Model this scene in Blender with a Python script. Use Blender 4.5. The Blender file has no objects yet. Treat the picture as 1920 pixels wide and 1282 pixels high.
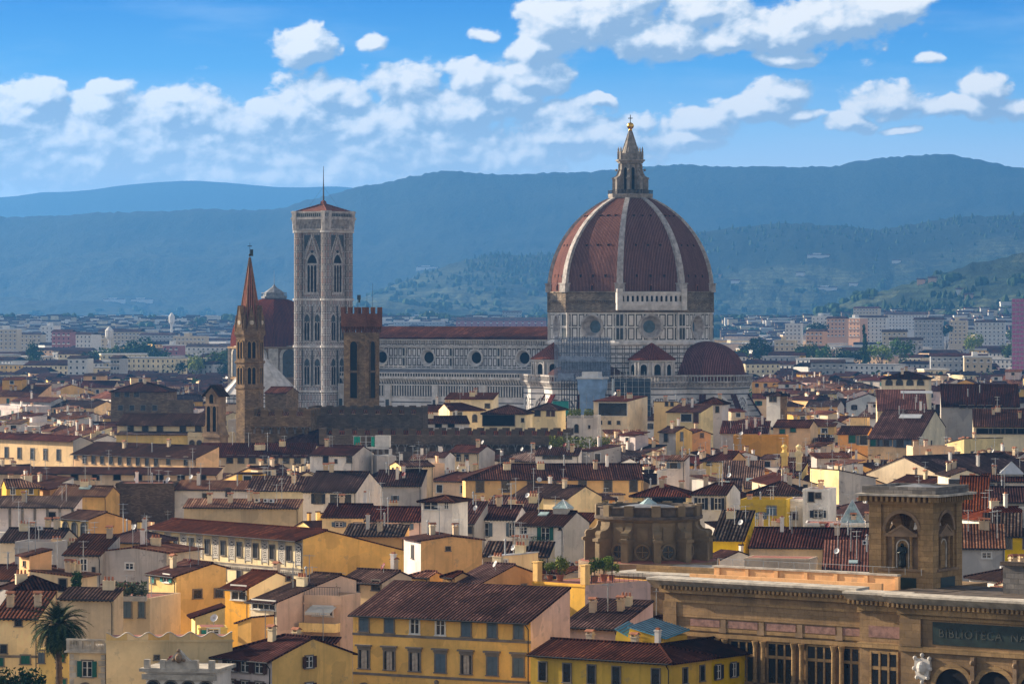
import bpy, math, random
from mathutils import Vector, Matrix, noise
R = math.radians
rnd = random.Random(7)
S = bpy.context.scene
COL = S.collection

# ------------------------------------------------------------------ camera
F, HZ, CX, CZ = 7195.0, 588.0, 960.0, 52.0        # focal length, horizon row, centre column, eye height
cam = bpy.data.objects.new('camera', bpy.data.cameras.new('camera'))
COL.objects.link(cam)
cam.location = (0, 0, CZ)
cam.rotation_euler = (R(90), 0, 0)
cam.data.sensor_width = 36
cam.data.lens = 36 * F / 1920
cam.data.shift_y = (HZ - 641) / 1920
cam.data.clip_start = 1
cam.data.clip_end = 90000
S.camera = cam

# ------------------------------------------------------------------ sun, sky, exposure
SUN_AZ, SUN_EL = 60.0, 19.5                       # degrees to the left of the view, degrees up
TO_SUN = Vector((-math.sin(R(SUN_AZ)) * math.cos(R(SUN_EL)), math.cos(R(SUN_AZ)) * math.cos(R(SUN_EL)), math.sin(R(SUN_EL))))
sl = bpy.data.lights.new('sun', 'SUN')
sl.energy = 5.0
sl.angle = R(0.5)
sl.color = (1.0, 0.83, 0.61)
so = bpy.data.objects.new('sun', sl)
COL.objects.link(so)
so.rotation_euler = TO_SUN.to_track_quat('Z', 'Y').to_euler()
so.location = (-200, -50, 300)
S.view_settings.view_transform = 'Standard'
S.view_settings.look = 'None'
S.view_settings.gamma = 1
S.view_settings.exposure = 1.0
S.render.engine = 'CYCLES'
S.cycles.use_denoising = True
S.cycles.max_bounces = 5
S.cycles.diffuse_bounces = 2
S.cycles.volume_bounces = 0
S.cycles.transparent_max_bounces = 8


class G:
    """small helper for node trees"""
    def __init__(s, nt):
        s.nt = nt
        nt.nodes.clear()

    def n(s, t, **kw):
        x = s.nt.nodes.new(t)
        for k, v in kw.items():
            setattr(x, k, v)
        return x

    def put(s, sock, v):
        if hasattr(v, 'is_output'):
            s.nt.links.new(v, sock)
        elif v is not None:
            try:
                sock.default_value = v
            except Exception:
                sock.default_value = (*v, 1.0) if len(v) == 3 else v[:3]

    def m(s, op, a, b=None, c=None, clamp=False):
        x = s.n('ShaderNodeMath', operation=op, use_clamp=clamp)
        s.put(x.inputs[0], a)
        s.put(x.inputs[1], b)
        s.put(x.inputs[2], c)
        return x.outputs[0]

    def v(s, op, a, b=None, c=None):
        x = s.n('ShaderNodeVectorMath', operation=op)
        s.put(x.inputs[0], a)
        s.put(x.inputs[1], b)
        s.put(x.inputs[2], c)
        return x.outputs['Value'] if op in ('LENGTH', 'DOT_PRODUCT', 'DISTANCE') else x.outputs[0]

    def xyz(s, a=0, b=0, c=0):
        x = s.n('ShaderNodeCombineXYZ')
        for i, q in enumerate((a, b, c)):
            s.put(x.inputs[i], q)
        return x.outputs[0]

    def sep(s, a):
        x = s.n('ShaderNodeSeparateXYZ')
        s.put(x.inputs[0], a)
        return x.outputs

    def mix(s, f, a, b, mode='MIX'):
        x = s.n('ShaderNodeMix', data_type='RGBA', blend_type=mode)
        s.put(x.inputs[0], f)
        s.put(x.inputs[6], a)
        s.put(x.inputs[7], b)
        return x.outputs[2]

    def noise(s, vec, scale, detail=4, rough=.55, dist=0):
        x = s.n('ShaderNodeTexNoise')
        s.put(x.inputs['Vector'], vec)
        x.inputs['Scale'].default_value = scale
        x.inputs['Detail'].default_value = detail
        x.inputs['Roughness'].default_value = rough
        x.inputs['Distortion'].default_value = dist
        return x.outputs[0]

    def vor(s, vec, scale, feature='F1', smooth=0.5):
        x = s.n('ShaderNodeTexVoronoi', feature=feature)
        s.put(x.inputs['Vector'], vec)
        x.inputs['Scale'].default_value = scale
        if feature == 'SMOOTH_F1':
            x.inputs['Smoothness'].default_value = smooth
        return x.outputs[0], x.outputs[1]

    def step(s, x, a, b, lo=0.0, hi=1.0, smooth=True):
        q = s.n('ShaderNodeMapRange', interpolation_type='SMOOTHSTEP' if smooth else 'LINEAR')
        s.put(q.inputs[0], x)
        q.inputs[1].default_value, q.inputs[2].default_value = a, b
        q.inputs[3].default_value, q.inputs[4].default_value = lo, hi
        return q.outputs[0]

    def ramp(s, x, stops):
        q = s.n('ShaderNodeValToRGB')
        s.put(q.inputs[0], x)
        e = q.color_ramp.elements
        while len(e) < len(stops):
            e.new(0.5)
        for el, (p, c) in zip(e, stops):
            el.position = p
            el.color = (*c, 1)
        return q.outputs[0]


# the sky: a Nishita sky; towards the horizon a clearer blue band with cumulus clouds, all by direction
CLOUDS = [  # azimuth, elevation, half widths, in hundredths of the focal length (as image hundreds of pixels)
    (230, 270, 460, 105), (720, 268, 420, 92), (1090, 255, 200, 52), (500, 330, 700, 60), (0, 225, 165, 80), (60, 185, 95, 50), (190, 210, 110, 62), (205, 165, 60, 26), (300, 215, 100, 55), (330, 185, 55, 22), (430, 235, 120, 50),
    (495, 205, 60, 32), (560, 205, 80, 60), (595, 175, 62, 42), (690, 245, 170, 60), (660, 195, 60, 34), (765, 160, 78, 50), (890, 150, 62, 46), (1000, 148, 80, 40),
    (850, 215, 190, 62), (950, 185, 80, 40), (1075, 215, 90, 40), (1125, 190, 34, 16), (150, 305, 250, 62), (480, 300, 290, 55), (820, 300, 280, 50), (1060, 260, 150, 30), (1190, 225, 60, 24),
    (572, 92, 58, 46), (703, 86, 34, 20), (912, 66, 36, 18),
    (1000, 95, 60, 30), (1040, 50, 95, 70), (1140, 25, 120, 85), (1230, 75, 140, 46), (1330, 25, 110, 42), (1360, 80, 90, 32), (1450, 65, 150, 55), (1560, 45, 150, 66), (1660, 25, 90, 40), (1480, 112, 100, 18),
    (1450, 175, 75, 36), (1420, 205, 110, 42), (1310, 235, 120, 38), (1290, 265, 90, 22), (1505, 220, 52, 16), (1660, 195, 95, 42), (1590, 232, 62, 22),
    (1835, 165, 60, 36), (1800, 205, 95, 30), (1905, 205, 55, 28), (1745, 110, 34, 13), (1690, 250, 40, 10), (2050, 190, 90, 40), (-150, 200, 120, 60),
]
w = bpy.data.worlds.new('World')
S.world = w
w.use_nodes = True


def cloud_group():
    nt = bpy.data.node_groups.new('cloud_density', 'ShaderNodeTree')
    nt.interface.new_socket('P', in_out='INPUT', socket_type='NodeSocketVector')
    nt.interface.new_socket('D', in_out='OUTPUT', socket_type='NodeSocketFloat')
    g = G(nt)
    i, o = g.n('NodeGroupInput'), g.n('NodeGroupOutput')
    p = i.outputs[0]
    wob = g.n('ShaderNodeTexNoise')
    g.put(wob.inputs['Vector'], p)
    wob.inputs['Scale'].default_value = 1.1
    wob.inputs['Detail'].default_value = 3
    pw = g.v('MULTIPLY_ADD', g.v('SUBTRACT', wob.outputs[1], (.5, .5, .5)), (.55, .45, 0), p)
    best = None
    for (cx, cy, rx, ry) in CLOUDS:
        a, b = 100 / rx, 100 / ry
        ln = g.v('LENGTH', g.v('MULTIPLY_ADD', pw, (a, b, 0), (-(cx - CX) / 100 * a, -(HZ - cy) / 100 * b, 0)))
        best = ln if best is None else g.m('SMOOTH_MIN', best, ln, .12)
    mask = g.m('SUBTRACT', 1.0, best)
    mask = g.m('MAXIMUM', mask, -.6)
    px_, py_, _ = g.sep(p)
    ps = g.xyz(g.m('MULTIPLY', px_, .8), g.m('MULTIPLY_ADD', px_, -.09, py_), 0)        # drawn out by the wind
    n1 = g.noise(g.v('MULTIPLY', ps, (1, 1.2, 1)), 1.35, 10, .66, .15)
    n2, _ = g.vor(g.v('MULTIPLY_ADD', g.v('SUBTRACT', wob.outputs[1], (.5, .5, .5)), (.7, .7, 0), ps), 2.0, 'SMOOTH_F1', .9)
    n3, _ = g.vor(g.v('MULTIPLY_ADD', g.v('SUBTRACT', wob.outputs[1], (.5, .5, .5)), (.5, .5, 0), ps), 5.2, 'SMOOTH_F1', .8)
    d = g.m('MULTIPLY_ADD', mask, .95, g.m('MULTIPLY_ADD', n1, 1.45, -.66))
    d = g.m('MULTIPLY_ADD', n2, -.70, g.m('ADD', d, .30))
    d = g.m('MULTIPLY_ADD', n3, -.32, g.m('ADD', d, .10))
    g.put(o.inputs[0], d)
    return nt


def world():
    g = G(w.node_tree)
    tc = g.n('ShaderNodeTexCoord').outputs['Generated']
    x, y, z = g.sep(tc)
    U = g.m('MULTIPLY', g.m('ARCTAN2', x, y), F / 100)
    V = g.m('MULTIPLY', g.m('ARCSINE', z), F / 100)
    P = g.xyz(U, V, 0)
    cg = cloud_group()

    def dens(pos):
        q = g.n('ShaderNodeGroup', node_tree=cg)
        g.put(q.inputs[0], pos)
        return q.outputs[0]
    d1, d2, d3 = dens(P), dens(g.v('ADD', P, (-.10, .13, 0))), dens(g.v('ADD', P, (-.26, .40, 0)))
    alpha = g.step(d1, -.06, .26)
    rel = g.m('MULTIPLY_ADD', g.m('SUBTRACT', d1, d2), 1.5, g.m('MULTIPLY', g.m('SUBTRACT', d1, g.m('MAXIMUM', d3, -.15)), .75))
    lit = g.step(rel, -.33, .80, smooth=False)
    # deck of bright haze low on the sky
    low = g.step(V, 2.2, 4.0, 1, 0)
    cloud = g.ramp(lit, [(0.0, (.33, .43, .57)), (.30, (.50, .58, .68)), (.62, (.80, .83, .86)), (1.0, (1.06, 1.02, .96))])
    cloud = g.mix(g.m('MULTIPLY', low, .45), cloud, (.80, .85, .90))
    sky = g.ramp(g.m('MULTIPLY', V, .1), [(0.0, (.66, .77, .88)), (.24, (.70, .80, .90)), (.34, (.36, .60, .86)), (.46, (.085, .37, .78)), (.60, (.006, .21, .66))])
    wisp = g.noise(g.v('MULTIPLY', P, (.22, 1.0, 1)), 1.0, 6, .55)
    sky = g.mix(g.m('MULTIPLY', g.step(wisp, .45, .75), .35), sky, (.50, .68, .88))
    col = g.mix(alpha, sky, cloud)
    nis = g.n('ShaderNodeTexSky', sky_type='NISHITA', sun_disc=False, sun_elevation=R(SUN_EL), sun_rotation=R(-SUN_AZ), air_density=1.0, dust_density=1.2, ozone_density=2.0)
    bg1, bg2 = g.n('ShaderNodeBackground'), g.n('ShaderNodeBackground')
    hs = g.n('ShaderNodeHueSaturation')              # half the sky is bright cumulus: its light is whiter than clear air
    hs.inputs['Saturation'].default_value = .38
    g.put(hs.inputs['Color'], nis.outputs[0])
    g.put(bg1.inputs[0], g.mix(1.0, hs.outputs[0], (1.08, 1.0, .94), 'MULTIPLY'))
    bg1.inputs[1].default_value = 0.084
    g.put(bg2.inputs[0], col)
    bg2.inputs[1].default_value = SKY_STRENGTH
    mx = g.n('ShaderNodeMixShader')
    ahead = g.m('MULTIPLY', g.step(y, .2, .5), g.step(V, 7.5, 14, 1, 0))
    g.put(mx.inputs[0], ahead)
    g.nt.links.new(bg1.outputs[0], mx.inputs[1])
    g.nt.links.new(bg2.outputs[0], mx.inputs[2])
    out = g.n('ShaderNodeOutputWorld')
    g.nt.links.new(mx.outputs[0], out.inputs[0])


SKY_STRENGTH = 0.56
world()
w.cycles.sampling_method = 'MANUAL'
w.cycles.sample_map_resolution = 512

# ------------------------------------------------------------------ materials
MATS = {}


def newmat(name):
    m = bpy.data.materials.new(name)
    m.use_nodes = True
    g = G(m.node_tree)
    b = g.n('ShaderNodeBsdfPrincipled')
    o = g.n('ShaderNodeOutputMaterial')
    g.nt.links.new(b.outputs[0], o.inputs[0])
    b.inputs['Roughness'].default_value = .9
    b.inputs['Specular IOR Level'].default_value = .06
    MATS[name] = m
    return g, b


def bump(g, b, h, strength=.4, dist=.05):
    q = g.n('ShaderNodeBump')
    q.inputs['Strength'].default_value = strength
    q.inputs['Distance'].default_value = dist
    g.put(q.inputs['Height'], h)
    g.nt.links.new(q.outputs[0], b.inputs['Normal'])


def dim(c, k):
    return tuple(max(0, min(1, x * k)) for x in c)


def plain(name, c, rough=.8, metal=0.0, spec=.2, var=.25, scale=.8):
    g, b = newmat(name)
    o = g.n('ShaderNodeTexCoord').outputs['Object']
    f = g.noise(o, scale, 5, .6)
    g.put(b.inputs['Base Color'], g.mix(g.step(f, .3, .7), dim(c, 1 - var), dim(c, 1 + var)))
    b.inputs['Roughness'].default_value = rough
    b.inputs['Metallic'].default_value = metal
    b.inputs['Specular IOR Level'].default_value = spec
    return MATS[name]


def stucco(name, c, wear=.5):
    """old painted plaster: blotches, rain streaks, patches of bare render"""
    g, b = newmat(name)
    tc = g.n('ShaderNodeTexCoord').outputs['Object']
    oi = g.n('ShaderNodeObjectInfo')
    o = g.v('ADD', tc, g.v('MULTIPLY', g.xyz(oi.outputs['Random'], oi.outputs['Random'], 0), (57, 91, 0)))
    big = g.noise(o, .22, 6, .62)
    fine = g.noise(o, 2.4, 5, .65)
    streak = g.noise(g.v('MULTIPLY', o, (1.6, 1.6, .10)), 1.0, 6, .6)
    col = g.mix(g.step(big, .34, .68), dim(c, .86), dim(c, 1.10))
    col = g.mix(g.m('MULTIPLY', g.step(streak, .50, .78), wear), col, dim(c, .48))
    bare = tuple(.5 * x + .5 * y for x, y in zip(dim(c, .62), (.30, .27, .24)))
    col = g.mix(g.m('MULTIPLY', g.step(g.noise(o, .55, 7, .68), .60, .66), wear), col, bare)
    col = g.mix(g.m('MULTIPLY', g.step(fine, .4, .75), .18), col, dim(c, .7))
    _, pt = g.vor(g.v('ADD', o, g.v('MULTIPLY', g.xyz(fine, fine, fine), (.5, .5, .5))), .38)        # mended and repainted patches
    pr = g.sep(pt)[0]
    col = g.mix(1.0, col, g.mix(g.step(pr, .55, .95), g.mix(g.step(pr, .0, .3), (.86, .86, .87), (1, 1, 1)), (1.08, 1.06, 1.03)), 'MULTIPLY')
    # every house its own shade of the paint
    hsv = g.n('ShaderNodeHueSaturation')
    g.put(hsv.inputs['Hue'], g.m('MULTIPLY_ADD', oi.outputs['Random'], .016, .492))
    g.put(hsv.inputs['Saturation'], g.m('MULTIPLY_ADD', g.m('FRACT', g.m('MULTIPLY', oi.outputs['Random'], 7.3)), .3, .85))
    g.put(hsv.inputs['Value'], g.m('MULTIPLY_ADD', g.m('FRACT', g.m('MULTIPLY', oi.outputs['Random'], 13.7)), .26, .86))
    g.put(hsv.inputs['Color'], col)
    g.put(b.inputs['Base Color'], hsv.outputs[0])
    bump(g, b, fine, .25, .03)
    return MATS[name]


def tiles(name, c1, c2, c3, pitch=.48, row=.46, depth=.09, even=False):
    """rows of curved clay tiles laid down the slope, each tile its own shade, lichen in patches"""
    g, b = newmat(name)
    uv = g.n('ShaderNodeUVMap').outputs[0]
    oi = g.n('ShaderNodeObjectInfo')
    tc = g.n('ShaderNodeTexCoord').outputs['Object']
    o = g.v('ADD', tc, g.v('MULTIPLY', g.xyz(oi.outputs['Random'], oi.outputs['Random'], 0), (77, 31, 0)))
    wob = g.noise(o, .8, 2, .5)
    u0, v0, _ = g.sep(uv)
    u = g.m('MULTIPLY_ADD', wob, .12, u0)
    v = g.m('MULTIPLY_ADD', wob, .3, v0)
    cu, cv = g.m('DIVIDE', u, pitch), g.m('DIVIDE', v, row)
    fu, fv = g.m('FRACT', cu), g.m('FRACT', cv)
    cell = g.xyz(g.m('FLOOR', cu), g.m('FLOOR', cv), 0)
    wn = g.n('ShaderNodeTexWhiteNoise', noise_dimensions='2D')
    g.put(wn.inputs['Vector'], cell)
    w2 = g.n('ShaderNodeTexWhiteNoise', noise_dimensions='1D')
    g.put(w2.inputs['W'], g.m('FLOOR', cu))
    rv = g.m('ADD', g.m('MULTIPLY', wn.outputs[0], .45), g.m('MULTIPLY', w2.outputs[0], .55))
    arch = g.m('SINE', g.m('MULTIPLY', fu, math.pi))               # 0 in the channel, 1 on the cover tile
    h = g.m('ADD', arch, g.m('MULTIPLY', fv, -.12))
    h = g.m('ADD', h, g.m('MULTIPLY', rv, .15))
    big = g.noise(o, .18, 5, .6)
    t = g.m('ADD', g.m('MULTIPLY', rv, .5), g.m('MULTIPLY', big, .6))
    col = g.mix(g.step(t, .30, .62), c1, c2)
    col = g.mix(g.step(t, .60, .86), col, c3)
    grime = g.step(g.noise(o, .5, 7, .66), .50, .72)
    col = g.mix(g.m('MULTIPLY', grime, .22 if even else .6), col, dim(c1, .45))
    lich = g.step(g.noise(o, 1.6, 6, .7), .60, .74)
    col = g.mix(g.m('MULTIPLY', lich, .08 if even else .4), col, (.20, .165, .125))
    _, pc = g.vor(g.v('ADD', o, g.v('MULTIPLY', g.xyz(wob, wob, wob), (2, 2, 0))), .22)   # relaid patches, newer or older tiles
    col = g.mix(1.0, col, g.mix(g.sep(pc)[0], (.9, .9, .9) if even else (.62, .60, .60), (1.08, 1.06, 1.04) if even else (1.35, 1.28, 1.2)), 'MULTIPLY')
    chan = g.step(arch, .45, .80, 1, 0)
    col = g.mix(g.m('MULTIPLY', chan, .9), col, dim(c1, .10))       # shade between the cover tiles, painted into the channels
    hsv = g.n('ShaderNodeHueSaturation')
    g.put(hsv.inputs['Saturation'], g.m('MULTIPLY_ADD', oi.outputs['Random'], .55, .58))
    g.put(hsv.inputs['Hue'], g.m('MULTIPLY_ADD', g.m('FRACT', g.m('MULTIPLY', oi.outputs['Random'], 5.9)), .022, .494))
    g.put(hsv.inputs['Value'], g.m('MULTIPLY_ADD', g.m('FRACT', g.m('MULTIPLY', oi.outputs['Random'], 17.3)), .75, .66))
    g.put(hsv.inputs['Color'], col)
    g.put(b.inputs['Base Color'], hsv.outputs[0])
    b.inputs['Roughness'].default_value = 1.0
    b.inputs['Specular IOR Level'].default_value = .02
    bump(g, b, h, 1.0, depth)
    return MATS[name]


def masonry(name, c, bw=.9, bh=.4, var=.35, mortar=.65, rough_b=.08):
    g, b = newmat(name)
    uv = g.n('ShaderNodeUVMap').outputs[0]
    o = g.n('ShaderNodeTexCoord').outputs['Object']
    br = g.n('ShaderNodeTexBrick', offset=.5, squash=1)
    g.put(br.inputs['Vector'], g.v('ADD', uv, g.v('MULTIPLY', g.xyz(g.noise(o, 1.5, 2), g.noise(o, 1.9, 2), 0), (.12, .12, 0))))
    br.inputs['Color1'].default_value = (*dim(c, 1 - var), 1)
    br.inputs['Color2'].default_value = (*dim(c, 1 + var), 1)
    br.inputs['Mortar'].default_value = (*dim(c, mortar), 1)
    br.inputs['Scale'].default_value = 1
    br.inputs['Brick Width'].default_value = bw
    br.inputs['Row Height'].default_value = bh
    br.inputs['Mortar Size'].default_value = .03
    big = g.noise(o, .15, 6, .65)
    fine = g.noise(o, 2.2, 6, .7)
    col = g.mix(.8, br.outputs[0], g.mix(g.step(big, .35, .65), (.5, .5, .52), (1.15, 1.08, 1.0)), 'MULTIPLY')
    col = g.mix(g.m('MULTIPLY', g.step(fine, .45, .7), .5), col, dim(c, .5))
    streak = g.noise(g.v('MULTIPLY', o, (1.3, 1.3, .08)), 1.0, 5, .6)
    col = g.mix(g.m('MULTIPLY', g.step(streak, .5, .8), .45), col, dim(c, .38))
    g.put(b.inputs['Base Color'], col)
    bump(g, b, g.m('ADD', fine, g.m('MULTIPLY', br.outputs[1], -.5)), .6, rough_b)
    return MATS[name]


def marble(name, cw, ch, u0=0.0, v0=0.0, a=.13, t=.075, third=None, light=(.70, .67, .65), dark=(.030, .042, .05), hband=None):
    """white marble set with dark green frames (cell cw x ch, frame inset a, thickness t in metres); third: coloured fillings"""
    g, b = newmat(name)
    uv = g.n('ShaderNodeUVMap').outputs[0]
    o = g.n('ShaderNodeTexCoord').outputs['Object']
    u, v, _ = g.sep(uv)
    cu = g.m('DIVIDE', g.m('SUBTRACT', u, u0), cw)
    cv = g.m('DIVIDE', g.m('SUBTRACT', v, v0), ch)
    fu, fv = g.m('FRACT', cu), g.m('FRACT', cv)
    du = g.m('MULTIPLY', g.m('MINIMUM', fu, g.m('SUBTRACT', 1, fu)), cw)
    dv = g.m('MULTIPLY', g.m('MINIMUM', fv, g.m('SUBTRACT', 1, fv)), ch)
    d = g.m('MINIMUM', du, dv)
    line = g.m('MULTIPLY', g.m('GREATER_THAN', d, a), g.m('LESS_THAN', d, a + t))
    big = g.noise(o, .12, 6, .6)
    fine = g.noise(o, 1.4, 6, .7)
    li = g.mix(g.step(big, .35, .65), dim(light, .72), dim(light, 1.08))
    col = li
    if third:
        wn = g.n('ShaderNodeTexWhiteNoise', noise_dimensions='2D')
        g.put(wn.inputs['Vector'], g.xyz(g.m('FLOOR', cu), g.m('FLOOR', cv), 0))
        pick = g.m('MULTIPLY', g.m('GREATER_THAN', d, a + t), g.m('GREATER_THAN', wn.outputs[0], .5))
        col = g.mix(g.m('MULTIPLY', pick, .75), col, third)
    col = g.mix(line, col, dark)
    if hband:                       # thin dark courses
        fh = g.m('FRACT', g.m('DIVIDE', v, hband))
        col = g.mix(g.m('MULTIPLY', g.m('LESS_THAN', fh, .22), .9), col, dark)
    streak = g.noise(g.v('MULTIPLY', o, (1.2, 1.2, .07)), 1.0, 6, .65)
    col = g.mix(g.m('MULTIPLY', g.step(streak, .52, .82), .36), col, (.20, .18, .165))
    col = g.mix(g.m('MULTIPLY', g.step(fine, .5, .75), .35), col, (.22, .19, .17))
    g.put(b.inputs['Base Color'], col)
    b.inputs['Roughness'].default_value = .7
    bump(g, b, g.m('ADD', g.m('MULTIPLY', line, -1.0), fine), .3, .05)
    return MATS[name]


PAINT = dict(ochre=(.76, .44, .12), yellow=(.86, .53, .18), gold=(.74, .48, .02), sun=(.88, .66, .29), cream=(.86, .71, .46), white=(.86, .80, .73),
             pink=(.76, .56, .50), orange=(.84, .45, .15), peach=(.80, .55, .35), beige=(.72, .57, .39), grey=(.50, .47, .44), tan=(.74, .51, .24), lilac=(.72, .63, .60), apricot=(.87, .55, .26))
for k_, c_ in PAINT.items():
    stucco('wall_' + k_, c_, .45 if k_ in ('grey', 'lilac', 'white') else .48)
stucco('wall_weathered', (.56, .51, .46), 1.0)
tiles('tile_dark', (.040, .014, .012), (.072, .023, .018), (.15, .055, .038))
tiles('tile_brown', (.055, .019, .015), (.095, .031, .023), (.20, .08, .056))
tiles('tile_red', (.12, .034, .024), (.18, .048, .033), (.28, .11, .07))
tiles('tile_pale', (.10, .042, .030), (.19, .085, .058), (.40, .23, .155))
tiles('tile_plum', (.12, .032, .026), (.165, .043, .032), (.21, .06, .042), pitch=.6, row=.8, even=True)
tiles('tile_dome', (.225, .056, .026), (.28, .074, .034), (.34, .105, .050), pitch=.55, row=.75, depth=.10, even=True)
masonry('stone_brown', (.235, .165, .10))
masonry('stone_dark', (.15, .118, .092), var=.2)
masonry('stone_grey', (.25, .235, .22), 1.2, .6)
masonry('stone_tan', (.40, .27, .135), 1.5, .62, .16, .7, .04)
masonry('stone_tan_dim', (.33, .225, .125), 1.9, .8, .14, .8, .03)
masonry('brick', (.20, .088, .06), .5, .16)
masonry('stone_band', (.27, .22, .165))
plain('stone_carved', (.25, .17, .105), .85, var=.3, scale=.6)
plain('stone_rotunda', (.20, .148, .088), .9, var=.22, scale=.5)
plain('stone_soot', (.10, .078, .062), .9, var=.4, scale=.7)
plain('lantern_stone', (.28, .25, .22), .8, var=.3, scale=.8)
plain('net_grey', (.15, .19, .26), .8, var=.3, scale=.8)
plain('stone_pale', (.50, .45, .38), .85, var=.3)
plain('stone_window', (.20, .175, .15), .85, var=.25)
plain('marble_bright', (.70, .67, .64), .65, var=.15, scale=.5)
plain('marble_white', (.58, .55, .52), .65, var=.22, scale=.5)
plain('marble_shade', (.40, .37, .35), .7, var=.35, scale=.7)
plain('marble_dark', (.05, .062, .068), .5, var=.3)
plain('marble_red', (.27, .15, .125), .6, var=.35, scale=1.5)
plain('glass_dark', (.014, .016, .02), .22, spec=.5, var=.5, scale=.6)
plain('glass_blue', (.05, .10, .14), .15, spec=.5, var=.4, scale=.5)
plain('opening', (.012, .010, .010), .95, var=.4)
plain('shutter_blue', (.115, .16, .205), .7, var=.15)
plain('shutter_green', (.02, .12, .095), .6, var=.2)
plain('shutter_brown', (.075, .032, .022), .7, var=.25)
plain('shutter_dark', (.026, .028, .036), .7, var=.2)
plain('shutter_teal', (.03, .26, .22), .6, var=.2)
plain('sash_white', (.72, .70, .66), .5, var=.08)
plain('curtain', (.42, .36, .30), .9, var=.3, scale=2)
plain('iron', (.03, .03, .033), .6, var=.2)
plain('zinc', (.36, .38, .40), .45, metal=.5, var=.2)
plain('aluminium', (.60, .61, .62), .4, metal=.4, var=.1)
plain('dish_white', (.66, .66, .66), .5, var=.1)
plain('dish_red', (.20, .025, .025), .5, var=.15)
plain('copper', (.25, .42, .40), .6, var=.25)
plain('skylight', (.36, .48, .47), .25, spec=.5, var=.3, scale=1.5)
plain('blue_roof', (.10, .33, .46), .5, var=.2)
plain('lead', (.20, .21, .23), .6, var=.3)
plain('gold_leaf', (.75, .42, .06), .28, metal=1.0, var=.15)
plain('bronze', (.028, .034, .034), .45, metal=.6, var=.4)
plain('terracotta', (.38, .15, .08), .8, var=.25)
plain('paving_red', (.34, .13, .09), .85, var=.2)
plain('concrete', (.40, .38, .35), .9, var=.25)
plain('tarp_green', (.02, .34, .22), .6, var=.25)
plain('tarp_blue', (.22, .34, .52), .6, var=.22, scale=.35)
plain('net_dark', (.035, .052, .075), .8, var=.4, scale=1.2)
plain('net_pink', (.55, .17, .34), .7, var=.25)
plain('awning', (.60, .58, .50), .8, var=.12)
plain('slate_panel', (.012, .026, .024), .35, spec=.4, var=.4)
plain('letters', (.055, .062, .056), .6, var=.2)
plain('bark', (.085, .060, .042), .95, var=.35, scale=3)
plain('apartment_white', (.66, .64, .60), .8, var=.12)
plain('apartment_tan', (.55, .46, .32), .85, var=.15)
plain('apartment_red', (.34, .13, .12), .85, var=.15)
plain('apartment_orange', (.66, .38, .22), .85, var=.12)
plain('apartment_grey', (.38, .38, .38), .85, var=.15)


def leaf(name, c, c2):
    g, b = newmat(name)
    oi = g.n('ShaderNodeObjectInfo')
    geo = g.n('ShaderNodeNewGeometry')
    o = g.n('ShaderNodeTexCoord').outputs['Object']
    f = g.m('ADD', g.m('MULTIPLY', geo.outputs['Random Per Island'], .6), g.m('MULTIPLY', g.noise(o, .5, 3), .5))
    col = g.mix(g.step(f, .2, .9), c, c2)
    hsv = g.n('ShaderNodeHueSaturation')
    g.put(hsv.inputs['Hue'], g.m('MULTIPLY_ADD', oi.outputs['Random'], .04, .48))
    g.put(hsv.inputs['Value'], g.m('MULTIPLY_ADD', oi.outputs['Random'], .5, .75))
    g.put(hsv.inputs['Color'], col)
    g.put(b.inputs['Base Color'], hsv.outputs[0])
    b.inputs['Roughness'].default_value = .8
    return MATS[name]


leaf('leaf_dark', (.008, .024, .008), (.030, .065, .018))
leaf('leaf_mid', (.030, .070, .014), (.095, .155, .030))
leaf('leaf_bright', (.085, .14, .020), (.26, .29, .055))
leaf('leaf_palm', (.010, .022, .008), (.055, .075, .028))
leaf('leaf_grey', (.055, .085, .05), (.14, .17, .10))


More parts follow.
